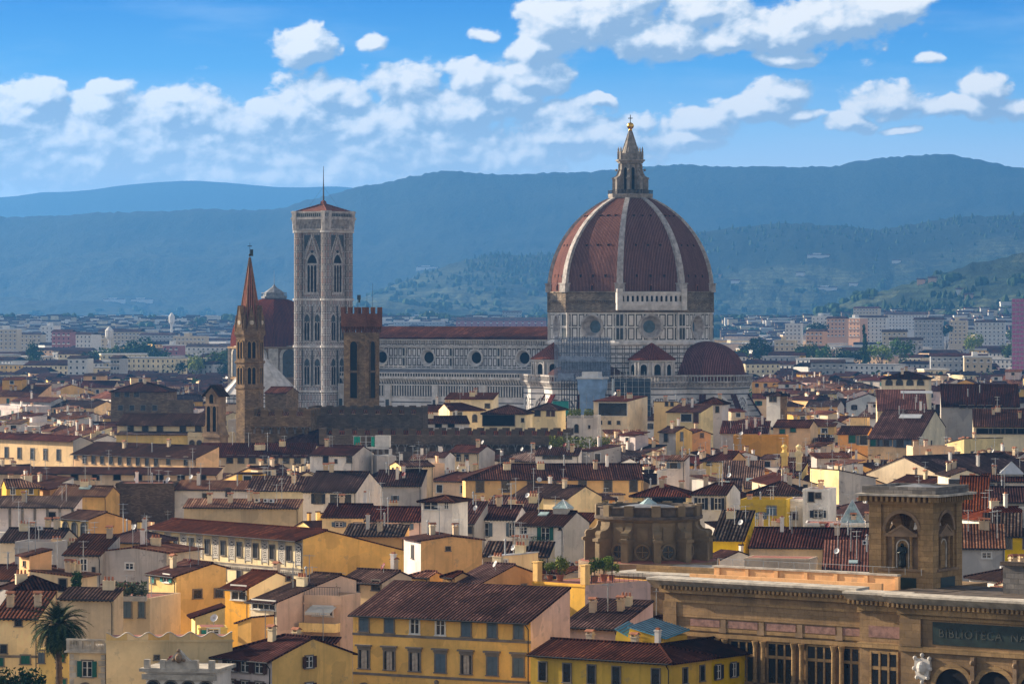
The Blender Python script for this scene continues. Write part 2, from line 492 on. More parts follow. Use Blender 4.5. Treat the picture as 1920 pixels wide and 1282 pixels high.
def ground_mats():
    g, b = newmat('ground_city')
    o = g.n('ShaderNodeTexCoord').outputs['Object']
    f = g.noise(o, .02, 6, .7)
    f2 = g.noise(o, .002, 4, .6)
    col = g.mix(g.step(f, .4, .6), (.05, .045, .042), (.12, .10, .085))
    col = g.mix(g.step(f2, .5, .62), col, (.035, .055, .022))
    g.put(b.inputs['Base Color'], col)
    for nm, a, c, d, sc in (('hill_forest', (.003, .008, .008), (.009, .020, .013), (.018, .030, .015), 1), ('hill_olive', (.005, .014, .009), (.034, .056, .028), (.085, .105, .055), 1)):
        g, b = newmat(nm)
        o = g.n('ShaderNodeTexCoord').outputs['Object']
        o = g.v('MULTIPLY', o, (1, .6, 1.6))
        f1 = g.noise(o, .0016, 8, .62)
        f2 = g.noise(o, .016, 5, .7)
        f3 = g.noise(o, .06, 3, .7)
        if nm == 'hill_olive':
            vd, vc = g.vor(o, .0042)
            _, r1, _ = g.sep(vc)
            col = g.mix(g.step(r1, .35, .6), c, d)
            rows = g.m('SINE', g.m('MULTIPLY', g.sep(o)[2], .55))
            col = g.mix(g.m('MULTIPLY', g.step(rows, .0, .8), .35), col, a)
            col = g.mix(g.step(f1, .52, .58), col, a)
        else:
            col = g.mix(g.step(f1, .40, .62), a, c)
            col = g.mix(g.m('MULTIPLY', g.step(f1, .60, .70), .6), col, d)
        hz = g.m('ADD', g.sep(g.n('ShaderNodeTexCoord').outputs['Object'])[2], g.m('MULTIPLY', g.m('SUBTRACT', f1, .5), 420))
        if nm == 'hill_olive':                                      # woods on the heights, olive groves and fields below
            col = g.mix(g.step(hz, 90, 190), col, (.006, .015, .010))
        else:
            col = g.mix(g.step(hz, 330, 60), (.008, .018, .012), (.040, .052, .030))  # lower slopes paler: cultivated land, plus low-lying haze painted into the colour
        col = g.mix(g.m('MULTIPLY', g.step(f2, .45, .62), .65), col, a)
        col = g.mix(g.m('MULTIPLY', g.step(f3, .42, .62), .5), col, dim(a, .5))
        g.put(b.inputs['Base Color'], col)
        bump(g, b, g.m('ADD', f2, g.m('MULTIPLY', f3, .35)), 1.0, 9.0)


ground_mats()

# marble patterns of the cathedral and the bell tower
marble('marble_panels', 2.73, 4.6, 0, 42.9, .26, .36, light=(.76, .72, .67))
marble('marble_clerestory', 1.97, 3.3, 0, 33.5, .20, .34, light=(.72, .69, .67))
marble('marble_stripes', 400, 400, -200, -200, .2, .2, hband=1.9)
marble('marble_bands', 2.4, 3.2, 0, 0, .2, .2, hband=1.6)
marble('marble_arcade', 1.05, 5.2, 0, 0, .16, .12)
marble('marble_plinth', 1.6, 3.4, 0, 0, .2, .26, third=(.10, .12, .13))
marble('marble_tower', 1.08, 2.3, 0, .3, .12, .17, third=(.42, .26, .22), light=(.53, .48, .45))
marble('marble_tower_low', 1.3, 2.6, 0, .3, .16, .20, third=(.45, .33, .30), light=(.60, .56, .54))

# ------------------------------------------------------------------ helpers
def at(px, py, Y):
    """the world point that lies at distance Y on a line of sight of the photograph"""
    return Vector(((px - CX) * Y / F, Y, CZ - (py - HZ) * Y / F))


class MB:
    """collects shapes; build() links them as ONE mesh object"""

    def __init__(s):
        s.v, s.f, s.mi, s.uv = [], [], [], {}

    def add(s, vs, fs, m=0, uv=None):
        b = len(s.v)
        s.v += [tuple(q) for q in vs]
        for i, f in enumerate(fs):
            if uv:
                s.uv[len(s.f)] = uv[i]
            s.f.append([b + q for q in f])
            s.mi.append(m)
        return s

    def box(s, x0, x1, y0, y1, z0, z1, m=0):
        return s.add([(x0, y0, z0), (x1, y0, z0), (x1, y1, z0), (x0, y1, z0), (x0, y0, z1), (x1, y0, z1), (x1, y1, z1), (x0, y1, z1)],
                     [(0, 3, 2, 1), (4, 5, 6, 7), (0, 1, 5, 4), (1, 2, 6, 5), (2, 3, 7, 6), (3, 0, 4, 7)], m)

    def slab(s, poly, t, m=0):
        """a plate: the polygon is its top, t its thickness straight down"""
        n = len(poly)
        vs = list(poly) + [(x, y, z - t) for x, y, z in poly]
        fs = [tuple(range(n)), tuple(reversed(range(n, 2 * n)))] + [(i, i + n, (i + 1) % n + n, (i + 1) % n) for i in range(n)]
        return s.add(vs, fs, m)

    def ext(s, poly, d, m=0):
        """polygon of 3-D points extruded by vector d; polygon seen counter-clockwise from the side opposite to d"""
        n = len(poly)
        vs = list(poly) + [(x + d[0], y + d[1], z + d[2]) for x, y, z in poly]
        fs = [tuple(range(n)), tuple(reversed(range(n, 2 * n)))] + [(i, i + n, (i + 1) % n + n, (i + 1) % n) for i in range(n)]
        return s.add(vs, fs, m)

    def tube(s, p0, p1, r0, r1=None, n=6, m=0):
        p0, p1 = Vector(p0), Vector(p1)
        r1 = r0 if r1 is None else r1
        ax = (p1 - p0).normalized()
        a = ax.orthogonal().normalized()
        b = ax.cross(a)
        vs, fs = [], []
        for p, r in ((p0, r0), (p1, r1)):
            for i in range(n):
                t = 2 * math.pi * i / n
                vs.append(p + (a * math.cos(t) + b * math.sin(t)) * r)
        for i in range(n):
            j = (i + 1) % n
            fs.append((i, j, n + j, n + i))
        fs += [tuple(reversed(range(n))), tuple(range(n, 2 * n))]
        return s.add(vs, fs, m)

    def lathe(s, prof, n, c=(0, 0), ph=0.0, m=0, cap=True, a0=0.0, a1=2 * math.pi):
        """profile [(r, z)] turned about the vertical through c; n sides"""
        full = abs(a1 - a0 - 2 * math.pi) < 1e-6
        k = n if full else n + 1
        vs, fs = [], []
        for r, z in prof:
            for i in range(k):
                t = ph + a0 + (a1 - a0) * i / n
                vs.append((c[0] + r * math.cos(t), c[1] + r * math.sin(t), z))
        for j in range(len(prof) - 1):
            for i in range(n):
                a, b = i, (i + 1) % k
                fs.append((j * k + a, j * k + b, (j + 1) * k + b, (j + 1) * k + a))
        if cap:
            fs.append(tuple(reversed(range(k))))
            fs.append(tuple((len(prof) - 1) * k + i for i in range(k)))
        return s.add(vs, fs, m)

    def ball(s, c, r, n=8, m=0, sz=1.0):
        pr = [(max(.001, r * math.sin(math.pi * i / n)), c[2] - r * sz * math.cos(math.pi * i / n)) for i in range(n + 1)]
        return s.lathe(pr, n * 2, (c[0], c[1]), 0, m, False)

    def mesh(s, name, mats, smooth=False):
        me = bpy.data.meshes.new(name)
        me.from_pydata(s.v, [], s.f)
        for q in mats:
            me.materials.append(MATS[q])
        me.polygons.foreach_set('material_index', s.mi)
        if smooth:
            me.polygons.foreach_set('use_smooth', [True] * len(s.f))
        lay = me.uv_layers.new(name='uv')
        out = []
        for i, p in enumerate(me.polygons):
            if i in s.uv:
                for q in s.uv[i]:
                    out += q
                continue
            nx, ny, nz = p.normal
            if abs(nz) > .999:
                for q in p.vertices:
                    out += s.v[q][:2]
                continue
            L = math.hypot(nx, ny)
            ux, uy = -ny / L, nx / L
            vx, vy, vz = ny * 0 - nz * uy, nz * ux, nx * uy - ny * ux
            for q in p.vertices:
                x, y, z = s.v[q]
                out += (x * ux + y * uy, x * vx + y * vy + z * vz)
        lay.data.foreach_set('uv', out)
        return me

    def build(s, name, mats, parent=None, smooth=False):
        if isinstance(mats, str):
            mats = [mats]
        return link(s.mesh(name, mats, smooth), name, parent)


def link(me, name, parent=None, loc=None, rz=0.0):
    o = bpy.data.objects.new(name, me)
    COL.objects.link(o)
    if parent:
        o.parent = parent
    if loc is not None:
        o.location = loc
    if rz:
        o.rotation_euler = (0, 0, rz)
    return o


def thing(name, label, cat, loc=(0, 0, 0), rz=0.0, group=None):
    o = link(None, name, None, loc, rz)
    o.empty_display_size = .5
    return tag(o, label, cat, group)


def tag(o, label, cat, group=None):
    o['label'] = label
    o['category'] = cat
    if group:
        o['group'] = group
    return o


def struct(o):
    o['kind'] = 'structure'
    return o


def stuff(o):
    o['kind'] = 'stuff'
    return o


CACHE = {}


def window_meshes(kind, w, h, simple):
    """window built at the origin, its foot centred there, facing -y: [(name, mesh)], first the frame"""
    w, h = round(w * 10) / 10, round(h * 10) / 10
    key = (kind, w, h, simple)
    if key in CACHE:
        return CACHE[key]
    k, _, colr = kind.partition(':')
    sh = 'shutter_' + (colr or 'blue')
    a, fr = w / 2, min(.16, .14 * w)
    fm = 'sash_white' if k in ('white', 'wide') else 'stone_window'
    f, p, s1, s2 = MB(), MB(), MB(), MB()
    dark = 'glass_dark' if k != 'hole' else 'opening'
    arch = k in ('arch',)
    if arch:
        n = 8
        arc = [(-a * math.cos(math.pi * i / n), h - a + a * math.sin(math.pi * i / n)) for i in range(n + 1)]
        pts = [(-a, 0)] + arc + [(a, 0)]
        out = [(-a - fr, 0)] + [(x * (a + fr) / a, h - a + (z - h + a) * (a + fr) / a) for x, z in arc] + [(a + fr, 0)]
        for i in range(len(pts) - 1):
            q = [pts[i], pts[i + 1], out[i + 1], out[i]]
            f.ext([(x, -.16, z) for x, z in q], (0, .16, 0), 0)
        f.box(-a - fr, a + fr, -.2, 0, -.12, 0, 0)
        p.ext([(x, -.03, z) for x, z in reversed(pts)], (0, .03, 0), 0)
    else:
        f.box(-a - fr, -a, -.13, 0, 0, h, 0).box(a, a + fr, -.13, 0, 0, h, 0)
        f.box(-a - fr, a + fr, -.13, 0, h, h + fr, 0)
        f.box(-a - fr - .08, a + fr + .08, -.22, 0, -.13, 0, 0)
        if k == 'ped':
            f.box(-a - fr * 1.6, a + fr * 1.6, -.16, 0, h + fr, h + fr + .3, 0)
            f.box(-a - fr * 2.6, a + fr * 2.6, -.42, 0, h + fr + .3, h + fr + .52, 0)
        p.box(-a, a, -.03, 0, 0, h, 0)
    mull = MB()
    if k in ('white', 'open', 'wide') and not simple:
        nb = 2 if k != 'wide' else max(2, int(w / .9))
        for i in range(nb):
            x0, x1 = -a + w * i / nb, -a + w * (i + 1) / nb
            mull.box(x0, x0 + .07, -.07, -.03, 0, h, 0).box(x1 - .07, x1, -.07, -.03, 0, h, 0)
            mull.box(x0 + .07, x1 - .07, -.07, -.03, 0, .08, 0).box(x0 + .07, x1 - .07, -.07, -.03, h - .08, h, 0).box(x0 + .07, x1 - .07, -.065, -.03, h * .55, h * .55 + .06, 0)
    res = []
    leaves = []
    if k in ('shut', 'ped') and colr:
        for sx in (-1, 1):
            q = MB()
            x0, x1 = (-a + .02, -.015) if sx < 0 else (.015, a - .02)
            q.box(x0, x1, -.10, -.05, .02, h - .02, 0)
            if not simple:
                for j in range(int(h / .16)):
                    q.box(x0 + .06, x1 - .06, -.125, -.10, .06 + j * .16, .14 + j * .16, 0)
            leaves.append(q)
    if k in ('open', 'white') and colr:
        for sx in (-1, 1):
            q = MB()
            x0, x1 = sorted((sx * (a + .03), sx * (a + .03 + w * .46)))
            q.box(x0, x1, -.21, -.15, .0, h, 0)
            if not simple:
                for j in range(int(h / .16)):
                    q.box(x0 + .05, x1 - .05, -.235, -.21, .05 + j * .16, .13 + j * .16, 0)
            leaves.append(q)
    if k == 'ped' and not colr:
        for sx in (-1, 1):
            mull.box(*sorted((sx * .02, sx * (a * .55))), -.05, -.031, 0, h, 0)
    if simple:
        al = MB()
        al.v, al.f, al.mi = list(f.v), list(f.f), [0] * len(f.f)
        al.add(p.v, p.f, 1)
        for q in leaves:
            al.add(q.v, q.f, 2)
        res = [('window', al.mesh('window', [fm, dark, sh if leaves else dark]))]
    else:
        res = [('window', f.mesh('window', [fm])), ('pane', p.mesh('pane', [dark]))]
        for q in leaves:
            res.append(('shutter', q.mesh('shutter', [sh])))
        if mull.v:
            res.append(('sash' if k != 'ped' else 'curtain', mull.mesh('sash', ['sash_white' if k != 'ped' else 'curtain'])))
    CACHE[key] = res
    return res


def put_window(parent, kind, w, h, loc, rz, simple):
    ms = window_meshes(kind, w, h, simple)
    o = link(ms[0][1], 'window', parent, loc, rz)
    for nm, me in ms[1:]:
        link(me, nm, o)
    return o


def shared(key, fn):
    if key not in CACHE:
        CACHE[key] = fn()
    return CACHE[key]


def chimney_mesh(i):
    def mk():
        m = MB()
        if i == 0:        # plastered stack with a little tiled hat
            m.box(-.4, .4, -.3, .3, -.9, 1.2, 0).box(-.5, .5, -.4, .4, 1.2, 1.32, 0)
            for x in (-.4, .28):
                m.box(x, x + .12, -.3, .3, 1.32, 1.62, 0)
            m.slab([(-.55, -.42, 1.62), (.55, -.42, 1.62), (.55, 0, 1.86), (-.55, 0, 1.86)], .07, 1).slab([(.55, .42, 1.62), (-.55, .42, 1.62), (-.55, 0, 1.86), (.55, 0, 1.86)], .07, 1)
        elif i == 1:      # row of pots
            m.box(-.75, .75, -.3, .3, -.9, 1.0, 0).box(-.82, .82, -.37, .37, 1.0, 1.12, 0)
            for x in (-.5, 0, .5):
                m.tube((x, 0, 1.12), (x, 0, 1.62), .17, .13, 8, 1)
        elif i == 2:      # tall thin stack
            m.box(-.28, .28, -.28, .28, -.9, 2.1, 0).box(-.36, .36, -.36, .36, 2.1, 2.25, 0).box(-.2, .2, -.2, .2, 2.25, 2.5, 1)
        else:             # metal flue
            m.tube((0, 0, -.6), (0, 0, 1.9), .13, .13, 8, 2).tube((0, 0, 1.95), (0, 0, 2.2), .24, .05, 8, 2)
        return m.mesh('chimney', [('wall_beige', 'wall_cream', 'wall_white', 'zinc')[i], 'terracotta', 'zinc'])
    return shared(('chimney', i), mk)


def dish_mesh(c):
    def mk():
        m = MB()
        r = .48
        d = Vector((-.45, -.75, .45)).normalized()
        a = d.orthogonal().normalized()
        b = d.cross(a)
        n, c0 = 14, Vector((0, 0, .9))
        vs, fs = [], []
        for j, (rr, hh) in enumerate(((.02, -.12), (.26, -.07), (r, .03), (r, .0), (.26, -.11), (.02, -.16))):
            for i in range(n):
                t = 2 * math.pi * i / n
                vs.append(c0 + (a * math.cos(t) + b * math.sin(t)) * rr + d * hh)
        for j in range(5):
            for i in range(n):
                fs.append((j * n + i, j * n + (i + 1) % n, (j + 1) * n + (i + 1) % n, (j + 1) * n + i))
        m.add(vs, fs, 0)
        m.tube((0, .12, -.6), (0, .12, 1.0), .04, .04, 6, 1).tube(c0 - d * .1, c0 + d * .38, .02, .02, 5, 1)
        return m.mesh('satellite_dish', ['dish_white' if c == 0 else 'dish_red', 'zinc'])
    return shared(('dish', c), mk)


def antenna_mesh(i):
    def mk():
        m = MB()
        hgt = (3.4, 2.6, 4.4)[i]
        m.tube((0, 0, -.8), (0, 0, hgt), .055, .045, 5)
        for z, L, q in ((hgt - .15, 1.3, 9), (hgt - .9, .8, 5))[:1 + i % 2 + (i == 2)]:
            m.tube((-L / 2, -L * .2, z), (L / 2, L * .2, z), .035, .035, 4)
            for k in range(q):
                t = -.5 + k / (q - 1)
                e = .42 - .2 * k / q
                m.tube((L * t + .35 * e, L * .4 * t - e, z), (L * t - .35 * e, L * .4 * t + e, z), .022, .022, 4)
        return m.mesh('tv_antenna', ['zinc'])
    return shared(('antenna', i), mk)


def ac_mesh():
    def mk():
        m = MB()
        m.box(-.45, .45, -.35, 0, 0, .65, 0)
        m.lathe([(.23, 0), (.23, .02)], 12, (0, 0), 0, 1)
        k = len(m.v) - 24
        for i in range(24):
            x, y, z = m.v[k + i]
            m.v[k + i] = (x - .1, -.35 - z, .33 + y)
        return m.mesh('air_conditioner', ['dish_white', 'iron'])
    return shared('ac', mk)


HOUSES = []        # footprints and what must stay visible


def quad_rule(px0, px1, top, bottom, Y):
    HOUSES.append((px0, px1, top, bottom, Y))


def roof_kind(b, kind, w, d, Z, slope, ridge, hip, o, g, rise=None):
    """adds the roof slabs to b; returns a height function and the wall-top polygons"""
    t = .20
    caps = []
    if kind == 'g':
        zr = Z + slope * ridge * d
        yb_ = d + o
        zb = zr - slope * (yb_ - ridge * d)
        zf = Z - slope * o
        li = min(ridge * d, w * .5) if hip[0] else -g
        ri = w - min(ridge * d, w * .5) if hip[1] else w + g
        y_r = ridge * d
        xl, xr = (-o if hip[0] else -g), (w + o if hip[1] else w + g)
        b.slab([(xl, -o, zf), (xr, -o, zf), (ri, y_r, zr), (li, y_r, zr)], t)
        b.slab([(xr, yb_, zb), (xl, yb_, zb), (li, y_r, zr), (ri, y_r, zr)], t)
        caps.append(((li, y_r, zr), (ri, y_r, zr)))
        for k, (xe, xi) in enumerate(((xl, li), (xr, ri))):
            if hip[k]:
                q = [(xe, yb_, zb), (xe, -o, zf), (xi, y_r, zr)]
                b.slab(q if k == 0 else [q[1], q[0], q[2]], t)
                caps += [((xe, -o, zf), (xi, y_r, zr)), ((xe, yb_, zb), (xi, y_r, zr))]
        hf = lambda x, y: (Z + slope * y if y < y_r else zr - slope * (y - y_r)) - (0 if not any(hip) else 0)
        return hf, caps, zr
    if kind == 'f':
        xr_ = ridge * w
        zr = Z + slope * xr_
        zl, zq = Z - slope * o, zr - slope * (w + o - xr_)
        b.slab([(-o, d + g, zl), (-o, -g, zl), (xr_, -g, zr), (xr_, d + g, zr)], t)
        b.slab([(w + o, -g, zq), (w + o, d + g, zq), (xr_, d + g, zr), (xr_, -g, zr)], t)
        caps.append(((xr_, -g, zr), (xr_, d + g, zr)))
        return (lambda x, y: Z + slope * x if x < xr_ else zr - slope * (x - xr_)), caps, zr
    if kind == 'p':       # pyramid
        zr = Z + slope * min(w, d) / 2
        c = (w / 2, d / 2, zr)
        zf = Z - slope * o * .9
        k = [(-o, -o, zf), (w + o, -o, zf), (w + o, d + o, zf), (-o, d + o, zf)]
        for i in range(4):
            b.slab([k[i], k[(i + 1) % 4], c], t)
            caps.append((k[i], c))
        return (lambda x, y: zr - slope * max(abs(x - w / 2), abs(y - d / 2))), caps, zr
    if kind == 's':       # rises to the back
        zr = Z + slope * (d + g)
        b.slab([(-g, -o, Z - slope * o), (w + g, -o, Z - slope * o), (w + g, d + g, zr), (-g, d + g, zr)], t)
        return (lambda x, y: Z + slope * y), caps, zr
    if kind == 'b':       # falls to the back
        zr = Z + slope * g
        b.slab([(-g, -g, zr), (w + g, -g, zr), (w + g, d + o, Z - slope * (d + o)), (-g, d + o, Z - slope * (d + o))], t)
        return (lambda x, y: Z - slope * y), caps, zr
    if kind == 'r':       # rises to the right
        b.slab([(-o, -g, Z - slope * o), (w + g, -g, Z + slope * (w + g)), (w + g, d + g, Z + slope * (w + g)), (-o, d + g, Z - slope * o)], t)
        return (lambda x, y: Z + slope * x), caps, Z + slope * w
    if kind == 'l':       # falls to the right
        b.slab([(-g, -g, Z + slope * g), (w + o, -g, Z - slope * (w + o)), (w + o, d + g, Z - slope * (w + o)), (-g, d + g, Z + slope * g)], t)
        return (lambda x, y: Z - slope * x), caps, Z
    return (lambda x, y: Z), caps, Z


def house(label, x0, x1, yE, phi, xs=None, Z=16.0, d=None, roof='g', col='cream', rf='brown', slope=.33, ridge=.5, hip=(0, 0), win=(), yb=None, ov=.6,
          chim=1, ant=1, dish=0, ac=0, terrace=None, band=None, side=None, name='house', cat='house', group=None, quoins=False, extra=None, gutter=True, par=.9, low=0.0, reach=None):
    """one house. x0, x1: columns of its front's two edges in the photograph, yE: row of its eaves at x0, phi: degrees its front is turned to the left,
    xs: column where the side wall in view ends, Z: height of the eaves. Everything else is in metres."""
    Y0 = (CZ - Z) * F / (yE - HZ)
    X0 = (x0 - CX) * Y0 / F
    cp, sp = math.cos(R(phi)), math.sin(R(phi))
    k1 = (x1 - CX) / F
    w = (k1 * Y0 - X0) / (cp + k1 * sp)
    C = Vector((X0 + w * cp, Y0 - w * sp)) if phi >= 0 else Vector((X0, Y0))
    if d is None:
        if xs is not None:
            ks = (xs - CX) / F
            d = (ks * C.y - C.x) / (sp - ks * cp)
            d = max(3.0, min(45.0, d))
        else:
            d = 10.0
    t = thing(name, label, cat, (X0, Y0, 0), -R(phi), group)
    ppm = F / Y0
    far = Y0 > 720
    g = .12
    wm = ['wall_' + col if 'wall_' + col in MATS else col]
    if side:
        wm.append('wall_' + side if 'wall_' + side in MATS else side)
    rb = MB()
    hf, caps, zr = roof_kind(rb, roof, w, d, Z, slope, ridge, hip, ov, g)
    # body
    b = MB()
    sm = 1 if side else 0
    top = lambda x, y: hf(x, y) - .21
    hipf = roof == 'g' and hip
    zt = Z - .06
    if roof == 'g':
        zb_ = zr - slope * (d - ridge * d) - .06
        L = [(0, d, low), (0, 0, low), (0, 0, zt)] + ([] if hip[0] else [(0, ridge * d, zr - .22)]) + [(0, d, zb_)]
        b.add(L, [tuple(range(len(L)))], 0 if phi >= 0 else sm)
        L = [(w, 0, low), (w, d, low), (w, d, zb_)] + ([] if hip[1] else [(w, ridge * d, zr - .22)]) + [(w, 0, zt)]
        b.add(L, [tuple(range(len(L)))], sm if phi >= 0 else 0)
        b.add([(0, 0, low), (w, 0, low), (w, 0, zt), (0, 0, zt)], [(0, 1, 2, 3)], 0)
        b.add([(w, d, low), (0, d, low), (0, d, zb_), (w, d, zb_)], [(0, 1, 2, 3)], 0)
    elif roof == 'f':
        zq = hf(w, 0) - .06
        P = [(0, zt), (ridge * w, zr - .22), (w, zq)]
        b.add([(0, 0, low), (w, 0, low)] + [(x, 0, z) for x, z in reversed(P)], [(0, 1, 2, 3, 4)], 0)
        b.add([(w, d, low), (0, d, low)] + [(x, d, z) for x, z in P], [(0, 1, 2, 3, 4)], 0)
        b.add([(0, d, low), (0, 0, low), (0, 0, zt), (0, d, zt)], [(0, 1, 2, 3)], sm)
        b.add([(w, 0, low), (w, d, low), (w, d, zq), (w, 0, zq)], [(0, 1, 2, 3)], sm)
    elif roof == 't':
        z1 = Z + par
        b.box(0, w, 0, d, low, Z, 0)
        if par > 0:
            q = .25
            b.box(0, w, 0, q, Z, z1, 0).box(0, w, d - q, d, Z, z1, 0).box(0, q, q, d - q, Z, z1, 0).box(w - q, w, q, d - q, Z, z1, 0)
        if side:
            for i in range(len(b.f)):
                xs_ = [b.v[q][0] for q in b.f[i]]
                if min(xs_) == max(xs_) and abs(xs_[0] - (w if phi >= 0 else 0)) < 1e-4:
                    b.mi[i] = 1
    else:
        z4 = [hf(0, 0) - .2, hf(w, 0) - .2, hf(w, d) - .2, hf(0, d) - .2]
        if roof == 'p':
            z4 = [zt] * 4
        P4 = [(0, 0), (w, 0), (w, d), (0, d)]
        for i in range(4):
            j = (i + 1) % 4
            b.add([(*P4[i], low), (*P4[j], low), (*P4[j], z4[j]), (*P4[i], z4[i])], [(0, 1, 2, 3)], sm if i in (1, 3) else 0)
    if band:                                                        # string courses
        for z in band:
            b.box(-.06, w + .06, -.08, -.002, z - .15, z + .15, len(wm))
        wm = wm + ['stone_window']
    if quoins:
        if 'stone_window' not in wm:
            wm = wm + ['stone_pale']
        for z in range(int(Z / .7)):
            e = .8 if z % 2 else .5
            b.box(-.04, e, -.05, -.002, z * .7 + .05, z * .7 + .65, len(wm) - 1)
            b.box(w - e, w + .04, -.05, -.002, z * .7 + .05, z * .7 + .65, len(wm) - 1)
    if roof == 't':
        b.box(-.12, w + .12, -.12, -.003, Z - .25, Z - .02, 0)
    b.build('wall', wm, t)
    ro = None
    if roof == 't':
        q = MB()
        q.box(.26, w - .26, .26, d - .26, Z + .004, Z + .05)
        q.build('terrace_floor', ['paving_red' if w * d < 260 else 'concrete'], t)
    if roof != 't':
        for p, q in caps:
            rb.tube((p[0], p[1], p[2] + .03), (q[0], q[1], q[2] + .03), .17, .17, 6, 0)
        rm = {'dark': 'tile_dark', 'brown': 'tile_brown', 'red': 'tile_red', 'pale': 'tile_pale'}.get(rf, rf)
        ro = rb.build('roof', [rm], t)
        if gutter and Y0 < 930 and roof in 'gs':
            q = MB()
            zg = Z - slope * ov - .14
            q.tube((-g, -ov - .07, zg), (w + g, -ov - .07, zg), .09, .09, 6)
            q.tube((w - .25, -ov - .05, zg), (w - .25, -.14, zg - .7), .06, .06, 6).tube((w - .25, -.14, zg - .7), (w - .25, -.14, 1), .06, .06, 6)
            q.build('gutter', ['iron'], t)
            q = MB()                                               # rafter ends under the eaves
            for i in range(int(w / .55)):
                q.box(.2 + i * .55, .32 + i * .55, -ov + .05, 0, Z - slope * .3 - .42, Z - slope * .3 - .25, 0)
            q.build('rafters', ['shutter_brown'], t)
    P0 = Vector((X0, Y0))

    def spot(face, p):
        k = (p - CX) / F
        if face == 'F':
            u = (k * Y0 - X0) / (cp + k * sp)
            return u, Y0 - u * sp
        c = P0 if face == 'L' else Vector((X0 + w * cp, Y0 - w * sp))
        u = (k * c.y - c.x) / (sp - k * cp)
        return u, c.y + u * cp
    for row in win:
        face, pa, pb, n, yt, ybm, ww, kind = row[:8]
        u0, Yf = spot(face, pa)
        u1, _ = spot(face, pb)
        lim = w if face == 'F' else (reach or d)
        z0 = CZ - (ybm - HZ) * Yf / F
        hh = max(.5, (ybm - yt) * Yf / F)
        for i in range(n):
            u = u0 + (u1 - u0) * i / max(1, n - 1)
            if not (ww * .4 < u < lim - ww * .4) or z0 < .3:
                continue
            kd = kind[i % len(kind)] if isinstance(kind, (list, tuple)) else kind
            loc, rz = ((u, -.004, z0), 0) if face == 'F' else (((w + .004, u, z0), R(90)) if face == 'R' else ((-.004, u, z0), R(-90)))
            put_window(t, kd, ww, hh, loc, rz, far)
    rr = random.Random(label)
    par_ = ro or t
    base = (lambda x, y: hf(x, y)) if roof != 't' else (lambda x, y: Z)

    def place(me, nm, z_off=0.0, front=False):
        for _ in range(6):
            x, y = rr.uniform(.12, .88) * w, rr.uniform(.3, .85) * d
            if roof == 'g' and any(hip) and min(x, w - x) < ridge * d * .8:
                continue
            break
        o = link(me, nm, par_, (x, y, base(x, y) + z_off), 0)
        return o
    for i in range(chim + (1 if w * d > 70 and chim else 0)):
        place(chimney_mesh(rr.choice((0, 0, 1, 2, 3))), 'chimney')
    for i in range(ant + (1 if ant and Y0 < 1000 else 0)):
        place(antenna_mesh(rr.randrange(3)), 'tv_antenna')
    for i in range(dish):
        place(dish_mesh(rr.choice((0, 0, 1))), 'satellite_dish')
    for i in range(ac):
        place(ac_mesh(), 'air_conditioner', .05)
    if terrace:
        q = MB()
        for i in range(int(w / .35) + 1):
            q.tube((i * .35, .12, Z + (par if roof == 't' else 0)), (i * .35, .12, Z + 1.0 + par), .02, .02, 4)
        q.box(0, w, .08, .16, Z + 1.0 + par, Z + 1.06 + par)
        q.build('railing', ['iron'], t)
    if extra:
        extra(t, w, d, Z, hf, ro)
    top = HZ + (CZ - zr) * F / (Y0 + d * .5)
    xa, xb = min(x0, x1, xs or x0), max(x0, x1, xs or x1)
    HOUSES.append((xa, xb, top, yb if yb else yE + 26, Y0))
    FOOT.append((X0, Y0, w, d, phi))
    ANCH.append(((xa + xb) / 2, yE, Y0, label))
    return t


FOOT, ANCH = [], []


# ------------------------------------------------------------------ the cathedral
def xf(mb, i0, M):
    for i in range(i0, len(mb.v)):
        mb.v[i] = tuple(M @ Vector(mb.v[i]))


def hole_wall(mb, w, z0, z1, cz, r, ri, depth, M, mw=0, ms=1, mg=2, n=32, cx=0.0):
    """wall in the plane y = 0 facing -y with a round splayed window"""
    i0 = len(mb.v)
    ang = [2 * math.pi * i / n for i in range(n)]
    ang = sorted(set([round(a, 6) for a in ang] + [round(math.atan2(z - cz, x - cx) % (2 * math.pi), 6) for x in (-w / 2, w / 2) for z in (z0, z1)]))
    n = len(ang)
    outer, inner, inn2, ring = [], [], [], []
    for a in ang:
        c, s_ = math.cos(a), math.sin(a)
        t = min(((w / 2 - cx) / c if c > 1e-9 else ((-w / 2 - cx) / c if c < -1e-9 else 1e9)), ((z1 - cz) / s_ if s_ > 1e-9 else ((z0 - cz) / s_ if s_ < -1e-9 else 1e9)))
        outer.append((cx + c * t, 0, cz + s_ * t))
        ring.append((cx + c * r * 1.16, -.28, cz + s_ * r * 1.16))
        inner.append((cx + c * r, 0, cz + s_ * r))
        inn2.append((cx + c * ri, depth, cz + s_ * ri))
    N = n
    wall_in = [(cx + math.cos(a) * r * 1.16, 0, cz + math.sin(a) * r * 1.16) for a in ang]
    mid = [(cx + math.cos(a) * r * .98, -.28, cz + math.sin(a) * r * .98) for a in ang]
    vs = outer + wall_in + ring + mid + inn2
    fs, mi = [], []
    for i in range(N):
        j = (i + 1) % N
        for k, m in ((0, mw), (1, ms), (2, ms), (3, ms)):
            fs.append((k * N + i, k * N + j, (k + 1) * N + j, (k + 1) * N + i))
            mi.append(m)
    fs.append(tuple(4 * N + i for i in range(N)))
    mi.append(mg)
    b = len(mb.v)
    mb.v += vs
    for f, m in zip(fs, mi):
        mb.f.append([b + q for q in f])
        mb.mi.append(m)
    xf(mb, i0, M)


def Rz(deg):
    return Matrix.Rotation(R(deg), 4, 'Z')


